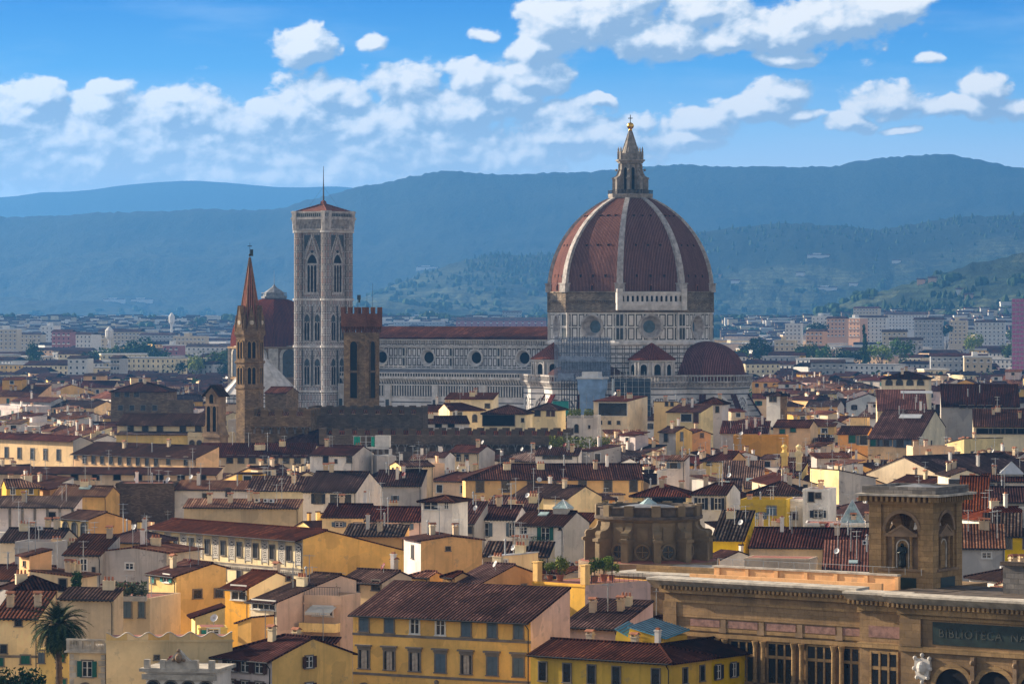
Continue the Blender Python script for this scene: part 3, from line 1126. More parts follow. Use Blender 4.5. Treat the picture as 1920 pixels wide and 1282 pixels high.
def arch_relief(mb, w, h, t, M, m=0, md=1, pointed=False, n=12, sill=True):
    """a raised arch band and the dark opening inside it, standing on z = 0 in the plane y = 0 and facing -y"""
    i0 = len(mb.v)
    a = w / 2

    def arc(a_, hh):
        if pointed:
            pts = []
            rr = a_ * 1.6
            for sx in (-1, 1):
                seg = []
                for i in range(n // 2 + 1):
                    th = math.acos((rr - a_) / rr) * i / (n // 2)
                    seg.append((sx * (rr * math.cos(th) - (rr - a_)), hh + rr * math.sin(th)))
                pts += seg if sx < 0 else list(reversed(seg))[1:]
            return pts
        return [(-a_ * math.cos(math.pi * i / n), hh + a_ * math.sin(math.pi * i / n)) for i in range(n + 1)]
    inn, out = [(-a, 0)] + arc(a, h - a) + [(a, 0)], [(-a - t, 0)] + arc(a + t, h - a) + [(a + t, 0)]
    for i in range(len(inn) - 1):
        q = [inn[i], inn[i + 1], out[i + 1], out[i]]
        mb.ext([(x, -.22, z) for x, z in q], (0, .22, 0), m)
    mb.ext([(x, -.05, z) for x, z in reversed(inn)], (0, .05, 0), md)
    xf(mb, i0, M)


OCT = math.cos(R(22.5))


def cathedral():
    Yd = 1320.0
    t = thing('cathedral', 'huge cathedral with the ribbed red octagonal dome and banded marble walls', 'cathedral', ((1182 - CX) * Yd / F, Yd, 0), R(-31.5))
    ap = 28.3 * OCT
    # drum
    b = MB()
    for k in range(8):
        hole_wall(b, 2 * 28.3 * math.sin(R(22.5)), 42.9, 52.4, 47.6, 3.8, 2.1, 2.2, Rz(45 * k) @ Matrix.Translation((0, -ap, 0)), 0, 1, 2)
    for k in range(8):
        i0 = len(b.v)
        b.box(-1.7, 1.7, -28.3 - .25, -26.5, 42.3, 52.4, 3).box(-1.15, -.15, -28.3 - .33, -28.5, 43.3, 47.2, 4).box(.15, 1.15, -28.3 - .33, -28.5, 43.3, 47.2, 4)
        b.box(-1.15, -.15, -28.3 - .33, -28.5, 47.9, 51.8, 4).box(.15, 1.15, -28.3 - .33, -28.5, 47.9, 51.8, 4)
        xf(b, i0, Rz(45 * k + 22.5))
    b.lathe([(28.6, 20), (28.6, 41.2)], 8, ph=R(22.5), m=5, cap=False)
    b.lathe([(28.6, 41.2), (29.4, 41.5), (29.4, 42.2), (28.8, 42.9), (28.3, 42.9)], 8, ph=R(22.5), m=3, cap=False)
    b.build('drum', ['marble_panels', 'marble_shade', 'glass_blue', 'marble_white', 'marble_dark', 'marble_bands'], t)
    b = MB()
    b.lathe([(28.3, 52.4), (29.0, 52.6), (29.0, 53.2), (28.2, 53.3), (28.2, 56.4), (28.6, 56.5), (28.6, 56.9), (28.2, 57), (28.2, 58.9), (28.8, 59.1), (28.8, 59.6)], 8, ph=R(22.5), m=0)
    for k in range(8):
        i0 = len(b.v)
        b.box(-1.2, 1.2, -28.75, -27, 52.5, 60.6, 0)
        xf(b, i0, Rz(45 * k + 22.5))
        if k == 1:
            continue
        i0 = len(b.v)
        for j in range(26):
            b.box(-9.6 + j * .75, -9.3 + j * .75, -ap - .55, -ap + .3, 55.7, 56.4, 0)
        xf(b, i0, Rz(45 * k))
    b.build('bare_masonry_band', ['stone_band'], t)
    # the one finished stretch of gallery
    b = MB()
    W = 10.9
    b.box(-W - .7, W + .7, -ap - 1.5, -ap + .4, 53.2, 54.7, 0).box(-W - .9, W + .9, -ap - 1.75, -ap + .4, 54.7, 55.2, 0)
    b.box(-W - .9, W + .9, -ap - 1.75, -ap + .4, 58.6, 59.4, 0).box(-W, W, -ap - .6, -ap + .4, 55.2, 58.6, 1)
    for j in range(14):
        x = -W + j * 2 * W / 13
        b.box(x - .42, x + .42, -ap - 1.6, -ap - .9, 55.2, 58.6, 0)
    for j in range(13):
        x = -W + (j + .5) * 2 * W / 13
        for q in range(7):
            a0, a1 = math.pi * q / 7, math.pi * (q + 1) / 7
            b.ext([(x - .45 * math.cos(a0), -ap - 1.5, 57.6 + .45 * math.sin(a0)), (x - .45 * math.cos(a1), -ap - 1.5, 57.6 + .45 * math.sin(a1)), (x - .45 * math.cos(a1), -ap - 1.5, 58.6), (x - .45 * math.cos(a0), -ap - 1.5, 58.6)], (0, .5, 0), 0)
        b.box(x - .45, x + .45, -ap - 1.55, -ap - 1.3, 55.2, 56.1, 0)
    for s_ in (-1, 1):
        b.box(*sorted((s_ * (W - .6), s_ * (W + 1.3))), -ap - 1.9, -ap + .4, 53.2, 60.4, 0)
    xf(b, 0, Rz(45))
    b.build('arcaded_gallery', ['marble_white', 'opening'], t)
    # the dome
    z0, z1, n = 59.6, 92.4, 26
    Rc = 35.4

    def rad(z):
        return math.sqrt(Rc * Rc - (z - 59.3) ** 2) - (Rc - 28.3) - .25
    b = MB()
    L = 0.0
    prev = None
    for j in range(n):
        za, zb = z0 + (z1 - z0) * j / n, z0 + (z1 - z0) * (j + 1) / n
        ra, rb_ = rad(za), rad(zb)
        dl = math.hypot(zb - za, (ra - rb_) * OCT)
        for k in range(8):
            a0, a1 = R(22.5 + 45 * k), R(67.5 + 45 * k)
            ha, hb = ra * math.sin(R(22.5)), rb_ * math.sin(R(22.5))
            b.add([(ra * math.cos(a0), ra * math.sin(a0), za), (ra * math.cos(a1), ra * math.sin(a1), za), (rb_ * math.cos(a1), rb_ * math.sin(a1), zb), (rb_ * math.cos(a0), rb_ * math.sin(a0), zb)],
                  [(0, 1, 2, 3)], 0, [((-ha, L), (ha, L), (hb, L + dl), (-hb, L + dl))])
        L += dl
    b.build('dome', ['tile_dome'], t)
    dome = t.children[-1] if t.children else None
    dome = [c for c in t.children if c.name.startswith('dome')][0] if t.children else bpy.data.objects['dome']
    q = MB()
    for k in range(8):
        i0 = len(q.v)
        for z, nn in ((64.8, 3), (75.1, 3), (85.2, 3)):
            r_ = rad(z) * OCT
            hw = rad(z) * math.sin(R(22.5))
            for e in (-.46, 0, .46):
                q.box(hw * e - .32, hw * e + .32, -r_ - .1, -r_ + 1.2, z - .45, z + .45, 0).box(hw * e - .5, hw * e + .5, -r_ - .22, -r_ + 1.2, z + .45, z + .6, 1)
        q.box(-.55, .55, -rad(60.5) * OCT - .35, -rad(60.5) * OCT + 1, 60.0, 62.0, 1).box(-.3, .3, -rad(60.5) * OCT - .4, -rad(60.5) * OCT, 60.0, 61.5, 0)
        xf(q, i0, Rz(45 * k))
    q.build('dome_lights', ['opening', 'tile_dome'], dome)
    for k in range(8):
        q = MB()
        pr = []
        m_ = 24
        for j in range(m_ + 1):
            z = z0 + (z1 - z0) * j / m_
            r_ = rad(z)
            wd = 1.12 - .35 * j / m_
            pr += [(-wd, -r_ - .75, z), (wd, -r_ - .75, z), (wd, -r_ + .6, z - .1), (-wd, -r_ + .6, z - .1)]
            for e in (-.4, .4):
                pass
        fs = []
        for j in range(m_):
            for c in range(4):
                d_ = (c + 1) % 4
                fs.append((j * 4 + c, j * 4 + d_, j * 4 + 4 + d_, j * 4 + 4 + c))
        fs += [(3, 2, 1, 0), (m_ * 4, m_ * 4 + 1, m_ * 4 + 2, m_ * 4 + 3)]
        q.add(pr, fs, 0)
        q.box(-1.6, 1.6, -29.3, -27.2, 59.3, 62.0, 0).box(-1.9, 1.9, -29.5, -27.2, 62.0, 62.4, 0)
        xf(q, 0, Rz(45 * k + 22.5))
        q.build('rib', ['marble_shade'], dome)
    # lantern
    b = MB()
    b.lathe([(7.6, 91.6), (7.8, 92.6), (7.8, 93.1), (6.8, 93.1)], 8, ph=R(22.5), m=0)
    b.lathe([(3.5, 93), (3.5, 103.4), (4.3, 103.6), (4.6, 104.2), (5.1, 104.4), (5.1, 104.9), (3.6, 105), (3.6, 107.0), (3.2, 107.2)], 8, ph=R(22.5), m=0)
    lan = b.build('lantern', ['lantern_stone'], t)
    b = MB()
    for k in range(8):
        i0 = len(b.v)
        P = [(-3.2, 93.0), (-6.2, 93.0), (-6.2, 98.3), (-5.8, 98.9), (-5.1, 99.2), (-4.5, 100.3), (-4.2, 101.8), (-4.1, 103.4), (-3.2, 103.4)]
        b.ext([(-.5, y, z) for y, z in P], (1.0, 0, 0), 0)
        b.box(-.7, .7, -6.45, -5.3, 98.2, 98.7, 0).ball((0, -4.9, 101.3), .45, 4, 0)
        b.box(-.35, .35, -4.5, -3.8, 104.9, 107.4, 0).lathe([(.45, 107.4), (.28, 108.1), (.36, 108.4), (.02, 109.4)], 6, (0, -4.15), 0, 0)
        xf(b, i0, Rz(45 * k + 22.5))
    b.build('buttress', ['lantern_stone'], lan)
    b = MB()
    for k in range(8):
        i0 = len(b.v)
        arch_relief(b, 1.15, 7.6, .28, Matrix.Translation((0, -3.5 * OCT - .02, 94.6)), 0, 1)
        xf(b, i0, Rz(45 * k))
    b.build('arched_light', ['lantern_stone', 'opening'], lan)
    b = MB()
    b.lathe([(3.1, 107.0), (2.2, 109.6), (1.3, 112.2), (.62, 114.6), (.75, 114.8)], 16, m=0)
    for k in range(8):
        i0 = len(b.v)
        b.tube((0, -3.05, 107.2), (0, -.7, 114.5), .18, .1, 5, 0)
        xf(b, i0, Rz(45 * k))
    b.build('cone', ['lantern_stone'], lan)
    b = MB()
    b.lathe([(.45, 114.6), (.7, 115.0), (.45, 115.5)], 10, m=0)
    b.ball((0, 0, 116.5), 1.22, 10, 0)
    b.build('ball', ['gold_leaf'], lan, True)
    b = MB()
    b.box(-.13, .13, -.13, .13, 117.6, 120.3, 0).box(-.75, .75, -.12, .12, 119.0, 119.3, 0)
    xf(b, 0, Rz(31.5))
    b.build('cross', ['bronze'], lan)
    b = MB()
    for k in range(8):
        i0 = len(b.v)
        for j in range(13):
            x = -3.3 + j * .55
            b.tube((x, -7.5 * OCT, 93.1), (x, -7.5 * OCT, 94.3), .05, .05, 4)
        b.box(-3.4, 3.4, -7.5 * OCT - .06, -7.5 * OCT + .06, 94.25, 94.38)
        xf(b, i0, Rz(45 * k))
    b.build('railing', ['iron'], lan)
    # nave
    b = MB()
    for i, x in enumerate((-36.7, -56.4, -76.1, -95.8)):
        hole_wall(b, 19.7, 33.0, 40.2, 36.6, 2.75, 2.0, .9, Matrix.Translation((x, -10.5, 0)), 0, 1, 2)
        b.box(x + 9.85 - .75, x + 9.85 + .75, -10.95, -10.3, 33, 40.2, 1)
        for q_ in (33.7, 37.2):
            b.box(x + 9.85 - .4, x + 9.85 + .4, -11.02, -10.9, q_, q_ + 2.7, 3)
    b.box(-106.0, -25, -9.0, 10.2, 30, 43.0, 4).box(-106, -25, -10.3, -9, 30, 33, 4)
    b.box(-106.3, -25, -11.2, -10.2, 40.2, 40.8, 1).box(-106, -25, -10.7, -10.2, 40.8, 42.3, 4).box(-106.4, -25, -12.0, -10.2, 42.6, 43.3, 1)
    for j in range(80):
        b.box(-105.5 + j, -105.1 + j, -11.6, -10.6, 41.4, 42.6, 1)
    b.box(-106.2, -25, -11.4, -10.2, 32.3, 33.0, 1)
    b.build('nave_wall', ['marble_clerestory', 'marble_white', 'opening', 'marble_dark', 'marble_bands'], t)
    b = MB()
    b.slab([(-107, -12.2, 43.3), (-24, -12.2, 43.3), (-24, 0, 47.5), (-107, 0, 47.5)], .25).slab([(-24, 12.2, 43.3), (-107, 12.2, 43.3), (-107, 0, 47.5), (-24, 0, 47.5)], .25)
    b.build('nave_roof', ['tile_dark'], t)
    b = MB()
    b.box(-106, -24, -20.5, -10.6, 0, 13, 3).box(-106, -24, -20.6, -10.6, 13, 14, 1).box(-106, -24, -20.5, -10.6, 14, 22.6, 2)
    b.box(-106, -24, -20.7, -10.6, 22.6, 23.2, 1).box(-106, -24, -20.4, -10.6, 23.2, 26.9, 5).box(-106, -24, -20.7, -10.6, 26.9, 27.4, 1).box(-106, -24, -20.45, -10.6, 27.4, 29.2, 4)
    for j in range(76):
        b.box(-105.4 + j * 1.07, -104.8 + j * 1.07, -20.15, -20.0 + .05 * (j % 1), 23.4, 26.7, 1) if False else None
        x = -105.4 + j * 1.07
        b.box(x, x + .42, -20.62, -20.4, 23.3, 26.8, 1)
        b.ext([(x, -21.5, 29.2), (x, -20.45, 29.2), (x, -20.45, 27.6)], (.5, 0, 0), 1)
    b.box(-106, -24, -21.7, -10.6, 29.2, 29.6, 1).box(-106, -24, -21.7, -21.4, 29.6, 30.1, 1).box(-106, -24, -21.8, -21.3, 31.1, 31.5, 1).box(-106, -24, -21.55, -21.45, 30.1, 31.1, 4)
    for j in range(76):
        x = -105.4 + j * 1.07
        b.box(x, x + .3, -21.68, -21.42, 30.1, 31.1, 1)
    for x in (-26.9, -46.6, -66.3, -86.0, -105.7):
        b.box(x - 1.2, x + 1.2, -21.4, -20.3, 0, 27.4, 1).box(x - .7, x + .7, -21.5, -21.4, 14.5, 22, 4)
    b.build('aisle_wall', ['marble_bands', 'marble_white', 'marble_stripes', 'marble_plinth', 'marble_dark', 'marble_dark'], t)
    b = MB()
    b.slab([(-106, -21.2, 31.0), (-24, -21.2, 31.0), (-24, -10.6, 32.6), (-106, -10.6, 32.6)], .2)
    b.build('aisle_roof', ['lead'], t)
    # tribunes and the little exedrae between them
    for k, ps in enumerate((0, 90, -45, 45)):
        big = k < 2
        cd, R_ = (30.0, 14.3) if big else (24.0, 13.6)
        b = MB()
        c = (0, -cd)
        b.lathe([(R_, 0), (R_, 12.4), (R_ + .35, 12.6), (R_ + .35, 13.4), (R_, 13.5), (R_, 26.4), (R_ + .3, 26.6), (R_ + .3, 27.2)], 8, c, R(22.5), 0)
        b.lathe([(R_ + .2, 27.2), (R_ + .2, 28.6), (R_ + 1.3, 28.8), (R_ + 1.3, 29.3), (R_ + .6, 29.3)], 8, c, R(22.5), 1, False)
        b.lathe([(R_ + 1.2, 30.8), (R_ + 1.35, 30.9), (R_ + 1.35, 31.4), (R_ + .9, 31.4), (R_ + .9, 30.8)], 8, c, R(22.5), 1, False)
        for j in range(8):
            i0 = len(b.v)
            hw = (R_ + 1.1) * math.sin(R(22.5))
            for q_ in range(10):
                x = -hw + (q_ + .5) * 2 * hw / 10
                b.box(x - .16, x + .16, -(R_ + 1.2) * OCT, -(R_ + .9) * OCT, 29.2, 30.9, 1)
                b.ext([(x - .3, -(R_ + 1.2) * OCT, 28.8), (x - .3, -(R_ + .2) * OCT, 28.8), (x - .3, -(R_ + .2) * OCT, 27.2)], (.6, 0, 0), 1)
            xf(b, i0, Matrix.Translation((0, -cd, 0)) @ Rz(45 * j))
        body = None
        q = MB()
        faces = (0, 45, -45, 90, -90)
        for f_ in faces:
            M = Matrix.Translation((0, -cd, 0)) @ Rz(f_) @ Matrix.Translation((0, -R_ * OCT - .03, 14.2))
            arch_relief(q, 6.6, 9.6, .75, M, 0, 2)
            arch_relief(q, 5.0, 8.2, .35, M @ Matrix.Translation((0, -.09, 0)), 0, 2)
            arch_relief(q, 1.7, 7.2, .4, M @ Matrix.Translation((0, -.2, -1.2)), 0, 1, True)
        xf(b, 0, Rz(ps))
        xf(q, 0, Rz(ps))
        tr = b.build('tribune' if big else 'sacristy', ['marble_stripes', 'marble_shade'], t)
        q.build('blind_arch', ['marble_bright', 'opening', 'marble_plinth'], tr)
        if big:
            q = MB()
            pr = [(13.0 * math.cos(a), 31.2 + (4.0 if k == 0 else 11.4) * math.sin(a)) for a in [math.pi / 2 * i / 10 for i in range(10)]] + [(.4, 35.3 if k == 0 else 42.6)]
            q.lathe([(13.4, 29.3), (13.2, 31.2)] + pr[1:], 8, c, R(22.5), 0)
            xf(q, 0, Rz(ps))
            q.build('half_dome', ['tile_plum'], tr)
            q = MB()
            for f_ in (22.5, -22.5, 67.5, -67.5):
                i0 = len(q.v)
                q.ext([(-.9, -R_ + .5, 24.5), (-.9, -R_ - 10.5, 7.0), (-.9, -R_ - 10.5, 0), (-.9, -R_ + .5, 0)], (1.8, 0, 0), 0)
                q.ext([(-1.1, -R_ + .3, 25.1), (-1.1, -R_ - 10.9, 7.2), (-1.1, -R_ - 10.9, 6.8), (-1.1, -R_ + .3, 24.4)], (2.2, 0, 0), 1)
                xf(q, i0, Matrix.Translation((0, -cd, 0)) @ Rz(f_))
            xf(q, 0, Rz(ps))
            q.build('spur_buttress', ['marble_stripes', 'tile_plum'], tr)
        else:
            q = MB()
            c2 = (0, -27.0)
            q.lathe([(7.6, 29.5), (7.6, 30.2), (7.2, 30.3), (7.2, 35.6), (7.9, 35.9), (7.9, 36.5)], 16, c2, 0, 0)
            for f_ in (0, 36, -36, 72, -72):
                arch_relief(q, 2.3, 4.4, .4, Matrix.Translation((0, -27.0, 0)) @ Rz(f_) @ Matrix.Translation((0, -7.35, 30.6)), 0, 1)
                for e in (-1, 1):
                    i0 = len(q.v)
                    q.tube((0, -7.75, 30.4), (0, -7.75, 35.7), .28, .28, 8, 0)
                    xf(q, i0, Matrix.Translation((0, -27.0, 0)) @ Rz(f_ + e * 13))
            xf(q, 0, Rz(ps))
            ex = q.build('exedra', ['marble_white', 'opening'], tr)
            q = MB()
            q.lathe([(8.3, 36.4), (8.3, 36.7), (4.2, 39.6), (.3, 42.2)], 16, c2, 0, 0)
            xf(q, 0, Rz(ps))
            q.build('cone_roof', ['tile_dome'], tr)
    HOUSES.append((690, 1060, 600, 768, 1290))
    HOUSES.append((1020, 1420, 200, 765, 1270))
    ANCH.append((1182, 700, 1320, 'the ribbed red dome'))
    return t


cathedral()


def scaffolds():
    # tube scaffold round the south tribune
    t = thing('scaffolding', 'tube scaffolding with sheeted decks wrapped round the tribune below the drum', 'scaffolding', at(1096, 700, 1272), R(-31.5))
    t.location.z = 0
    b = MB()
    for x in range(-9, 10, 1):
        for y in (-1.5, .5):
            b.tube((x, y, 14), (x, y, 44.5 - abs(x) * .1), .08, .08, 4)
    for z in range(15, 45, 2):
        for y in (-1.5, .5):
            b.tube((-9.5, y, z), (9.5, y, z), .07, .07, 4)
    for x in range(-9, 8, 4):
        b.tube((x, -1.5, 32), (x + 4, -1.5, 38), .06, .06, 4).tube((x + 4, -1.5, 38), (x, -1.5, 44), .06, .06, 4)
    b.build('tube_frame', ['net_dark'], t)
    b = MB()
    for i in range(62):
        b.tube((-10.6 + i * .35, -1.6, 29.5), (-10.6 + i * .35, -1.6, 44.3), .08, .08, 4)
    for i in range(36):
        b.tube((-10.7, -1.62, 29.5 + i * .42), (10.7, -1.62, 29.5 + i * .42), .07, .07, 4)
    b.build('safety_mesh', ['net_grey'], t)
    b = MB()
    for z in (29, 33, 36, 39, 42):
        b.box(-9.4, 9.4, -1.4, .4, z, z + .12)
    b.build('deck', ['zinc'], t)
    b = MB()
    b.box(-9.2, 9.3, -1.75, -1.65, 36.2, 38.0, 0).box(-9.2, -3, -1.8, -1.65, 30.0, 32.2, 0).box(-9.3, 9.3, .6, .7, 33.4, 35.6, 0)
    b.build('sheeting', ['net_grey'], t)
    # sheeted hoist tower
    p = at(1111, 735, 1255)
    t = thing('hoist_tower', 'pale blue sheeted scaffold tower with a flared white top beside the tribune', 'scaffolding', (p.x, p.y, 0), R(-20))
    b = MB()
    b.box(-3.5, 3.5, -2.5, 2.5, 4, 25.5)
    b.slab([(-4.3, -3, 30.6), (4.3, -3, 30.6), (4.3, 3, 30.6), (-4.3, 3, 30.6)], .4)
    b.add([(-3.5, -2.5, 25.5), (3.5, -2.5, 25.5), (3.5, 2.5, 25.5), (-3.5, 2.5, 25.5), (-4.2, -2.9, 27.5), (4.2, -2.9, 27.5), (4.2, 2.9, 27.5), (-4.2, 2.9, 27.5), (-4.2, -2.9, 30.2), (4.2, -2.9, 30.2), (4.2, 2.9, 30.2), (-4.2, 2.9, 30.2)],
          [(0, 1, 5, 4), (1, 2, 6, 5), (2, 3, 7, 6), (3, 0, 4, 7), (4, 5, 9, 8), (5, 6, 10, 9), (6, 7, 11, 10), (7, 4, 8, 11)])
    b.build('sheet', ['tarp_blue'], t)
    b = MB()
    for x in (-3.5, -1.2, 1.2, 3.5):
        b.tube((x, -2.6, 2), (x, -2.6, 25.4), .07, .07, 4)
    for z in range(5, 26, 3):
        b.tube((-3.6, -2.62, z), (3.6, -2.62, z), .06, .06, 4)
    b.build('pole', ['zinc'], t)
    b = MB()
    b.slab([(-4.6, -3.2, 31.3), (4.6, -3.2, 31.3), (4.6, 3.2, 31.3), (-4.6, 3.2, 31.3)], .6)
    b.box(-3, 2.6, -2, 2, 31.3, 33.0)
    b.build('roof', ['aluminium'], t)
    # dark netted scaffold
    p = at(1184, 735, 1262)
    t = thing('netted_scaffold', 'scaffold draped in dark blue netting under the small cone roof', 'scaffolding', (p.x, p.y, 0), R(8))
    b = MB()
    b.box(-6.2, 6.2, -1.6, 2.5, 2, 30.6)
    b.build('netting', ['net_dark'], t)
    b = MB()
    for x in range(-6, 7, 2):
        b.tube((x, -1.75, 2), (x, -1.75, 33 + (x % 4) * .5), .07, .07, 4)
    for z in range(4, 33, 2):
        b.tube((-6.3, -1.77, z), (6.3, -1.77, z), .06, .06, 4)
    b.build('tube_frame', ['zinc'], t)


scaffolds()


def bell_tower():
    Y = 1362.0
    p = at(606.5, 600, Y)
    t = thing('bell_tower', 'tall square marble bell tower with pointed windows and a flat corbelled top', 'bell tower', (p.x, p.y, 0), R(-36))
    h = 6.2
    b = MB()
    seg = [(0, 13, 1), (13.5, 24.3, 1), (24.9, 40.0, 1), (40.8, 56.6, 1), (57.4, 80.6, 0)]
    for z0, z1, m in seg:
        b.box(-h, h, -h, h, z0, z1, m)
    for z0, z1 in ((13, 13.5), (24.3, 24.9), (40.0, 40.8), (56.6, 57.4), (80.6, 81.4)):
        b.box(-h - .5, h + .5, -h - .5, h + .5, z0, z1, 2)
    for sx in (-1, 1):
        for sy in (-1, 1):
            for z0, z1, m in seg:
                b.lathe([(1.75, z0), (1.75, z1)], 8, (sx * h, sy * h), R(22.5), m)
            for z0, z1 in ((13, 13.5), (24.3, 24.9), (40.0, 40.8), (56.6, 57.4), (80.6, 81.4)):
                b.lathe([(2.2, z0), (2.2, z1)], 8, (sx * h, sy * h), R(22.5), 2)
    b.build('shaft', ['marble_tower', 'marble_tower_low', 'marble_white'], t)
    # corbelled parapet
    b = MB()
    e = h + 1.2
    for z0, z1, o in ((81.4, 82.0, .05), (85.3, 86.0, .85), (86.0, 87.6, .6), (87.6, 88.1, .8)):
        b.box(-e - o, e + o, -e - o, e + o, z0, z1, 0)
    b.box(-e, e, -e, e, 81.5, 86, 1)
    for k in range(4):
        i0 = len(b.v)
        for j in range(24):
            x = -e - .3 + j * (2 * e + .6) / 23
            b.ext([(x - .16, -e - .8, 85.3), (x - .16, -e, 85.3), (x - .16, -e, 82.0)], (.32, 0, 0), 0)
        for j in range(17):
            x = -e + j * (2 * e) / 16
            b.lathe([(.32, 86.25), (.32, 87.35)], 8, (x, -e - .55), 0, 1)
        xf(b, i0, Rz(90 * k))
    for sx in (-1, 1):
        for sy in (-1, 1):
            b.lathe([(1.75, 81.5), (2.0, 85.4), (2.0, 88.3)], 8, (sx * (e - .85), sy * (e - .85)), R(22.5), 0)
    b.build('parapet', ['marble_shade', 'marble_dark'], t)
    b = MB()
    b.lathe([(8.9 * 1.25, 87.7), (1.2, 90.5), (1.0, 91.8), (.25, 92.2)], 4, ph=R(45), m=0)
    for k in range(4):
        i0 = len(b.v)
        b.tube((0, -10.9, 87.9), (0, -1.0, 90.8), .22, .22, 5, 0)
        xf(b, i0, Rz(45 + 90 * k))
    ro = b.build('roof', ['tile_dome'], t)
    b = MB()
    b.tube((0, 0, 91), (0, 0, 98), .28, .2, 6).tube((0, 0, 98), (0, 0, 104.2), .17, .08, 6)
    for a in range(4):
        b.tube((6 * math.cos(a * 1.57 + .7), 6 * math.sin(a * 1.57 + .7), 88.8), (0, 0, 97), .03, .03, 3)
    b.build('flagpole', ['iron'], ro)
    # windows on the four faces
    for k in range(4):
        M0 = Rz(90 * k)
        q = MB()
        M = M0 @ Matrix.Translation((0, -h - .02, 59.6))
        arch_relief(q, 4.4, 12.3, .7, M, 0, 1, True)
        for x in (-.75, .75):
            i0 = len(q.v)
            q.tube((x, -.25, 0), (x, -.25, 8.6), .16, .16, 6, 0)
            xf(q, i0, M)
        for x in (-1.5, 0, 1.5):
            arch_relief(q, 1.1, 9.4, .2, M @ Matrix.Translation((x, -.12, 0)), 0, 1, True)
        i0 = len(q.v)
        q.box(-2.5, 2.5, -.3, 0, 9.6, 10.2, 0).box(-3.4, 3.4, -.35, 0, -.9, 0, 0)
        for s_ in (-1, 1):                                   # steep gable over the window
            q.ext([(s_ * 3.5, -.4, 11.6), (s_ * 2.8, -.4, 11.6), (0, -.4, 19.0), (0, -.4, 20.3)], (0, .4, 0), 0) if s_ > 0 else q.ext([(0, -.4, 20.3), (0, -.4, 19.0), (-2.8, -.4, 11.6), (-3.5, -.4, 11.6)], (0, .4, 0), 0)
            q.add([(s_ * 3.6, -.1, 14.5), (s_ * 3.6, -.1, 20.2), (s_ * .7, -.1, 20.2)] if s_ < 0 else [(.7, -.1, 20.2), (3.6, -.1, 20.2), (3.6, -.1, 14.5)], [(2, 1, 0)], 2)
            q.box(*sorted((s_ * 3.8, s_ * 4.05)), -.3, 0, -.9, 20.6, 0)
        q.ball((0, -.2, 14.3), .55, 5, 2)
        xf(q, i0, M)
        q.build('three_light_window', ['marble_shade', 'opening', 'marble_dark'], t)
        for z, hh in ((42.6, 8.6), (27.0, 8.6)):
            for x in (-2.35, 2.35):
                q = MB()
                M = M0 @ Matrix.Translation((x, -h - .02, z))
                arch_relief(q, 2.5, hh, .5, M, 0, 2, True)
                for e_ in (-.62, .62):
                    arch_relief(q, 1.0, hh - 2.4, .16, M @ Matrix.Translation((e_, -.06, 0)), 0, 1, True)
                i0 = len(q.v)
                q.box(-1.9, 1.9, -.3, 0, -.6, 0, 0)
                for s_ in (-1, 1):
                    q.ext([(1.9, -.3, hh - .5), (1.45, -.3, hh - .5), (0, -.3, hh + 2.6), (0, -.3, hh + 3.4)], (0, .3, 0), 0) if s_ > 0 else q.ext([(0, -.3, hh + 3.4), (0, -.3, hh + 2.6), (-1.45, -.3, hh - .5), (-1.9, -.3, hh - .5)], (0, .3, 0), 0)
                    q.box(*sorted((s_ * 2.0, s_ * 2.18)), -.2, 0, -.6, hh + 3.6, 2)
                xf(q, i0, M)
                q.build('two_light_window', ['marble_shade', 'opening', 'marble_dark'], t)
    HOUSES.append((550, 660, 315, 755, 1340))
    ANCH.append((606, 560, 1362, 'the marble bell tower'))


bell_tower()


def merlons(b, x0, x1, y0, y1, z, mw, mh, gap, th, m=0):
    for (ax, a0, a1, c0, c1) in (('x', x0, x1, y0, y0 + th), ('x', x0, x1, y1 - th, y1), ('y', y0 + th, y1 - th, x0, x0 + th), ('y', y0 + th, y1 - th, x1 - th, x1)):
        n = max(2, round((a1 - a0 + gap) / (mw + gap)))
        g_ = ((a1 - a0) - n * mw) / max(1, n - 1)
        for i in range(n):
            p = a0 + i * (mw + g_)
            if ax == 'x':
                b.box(p, p + mw, c0, c1, z, z + mh, m)
            else:
                b.box(c0, c1, p, p + mw, z, z + mh, m)


def merlon_parts(t, x0, x1, y0, y1, z, mw, mh, gap, th, mat):
    def mk():
        m = MB()
        m.box(-.5, .5, -.5, .5, 0, 1)
        return m.mesh('merlon', [mat])
    me = shared(('merlon', mat), mk)
    q = MB()
    merlons(q, x0, x1, y0, y1, z, mw, mh, gap, th)
    for i in range(0, len(q.v), 8):
        a, b_ = Vector(q.v[i]), Vector(q.v[i + 6])
        o = link(me, 'merlon', t, ((a.x + b_.x) / 2, (a.y + b_.y) / 2, a.z))
        o.scale = (b_.x - a.x, b_.y - a.y, b_.z - a.z)


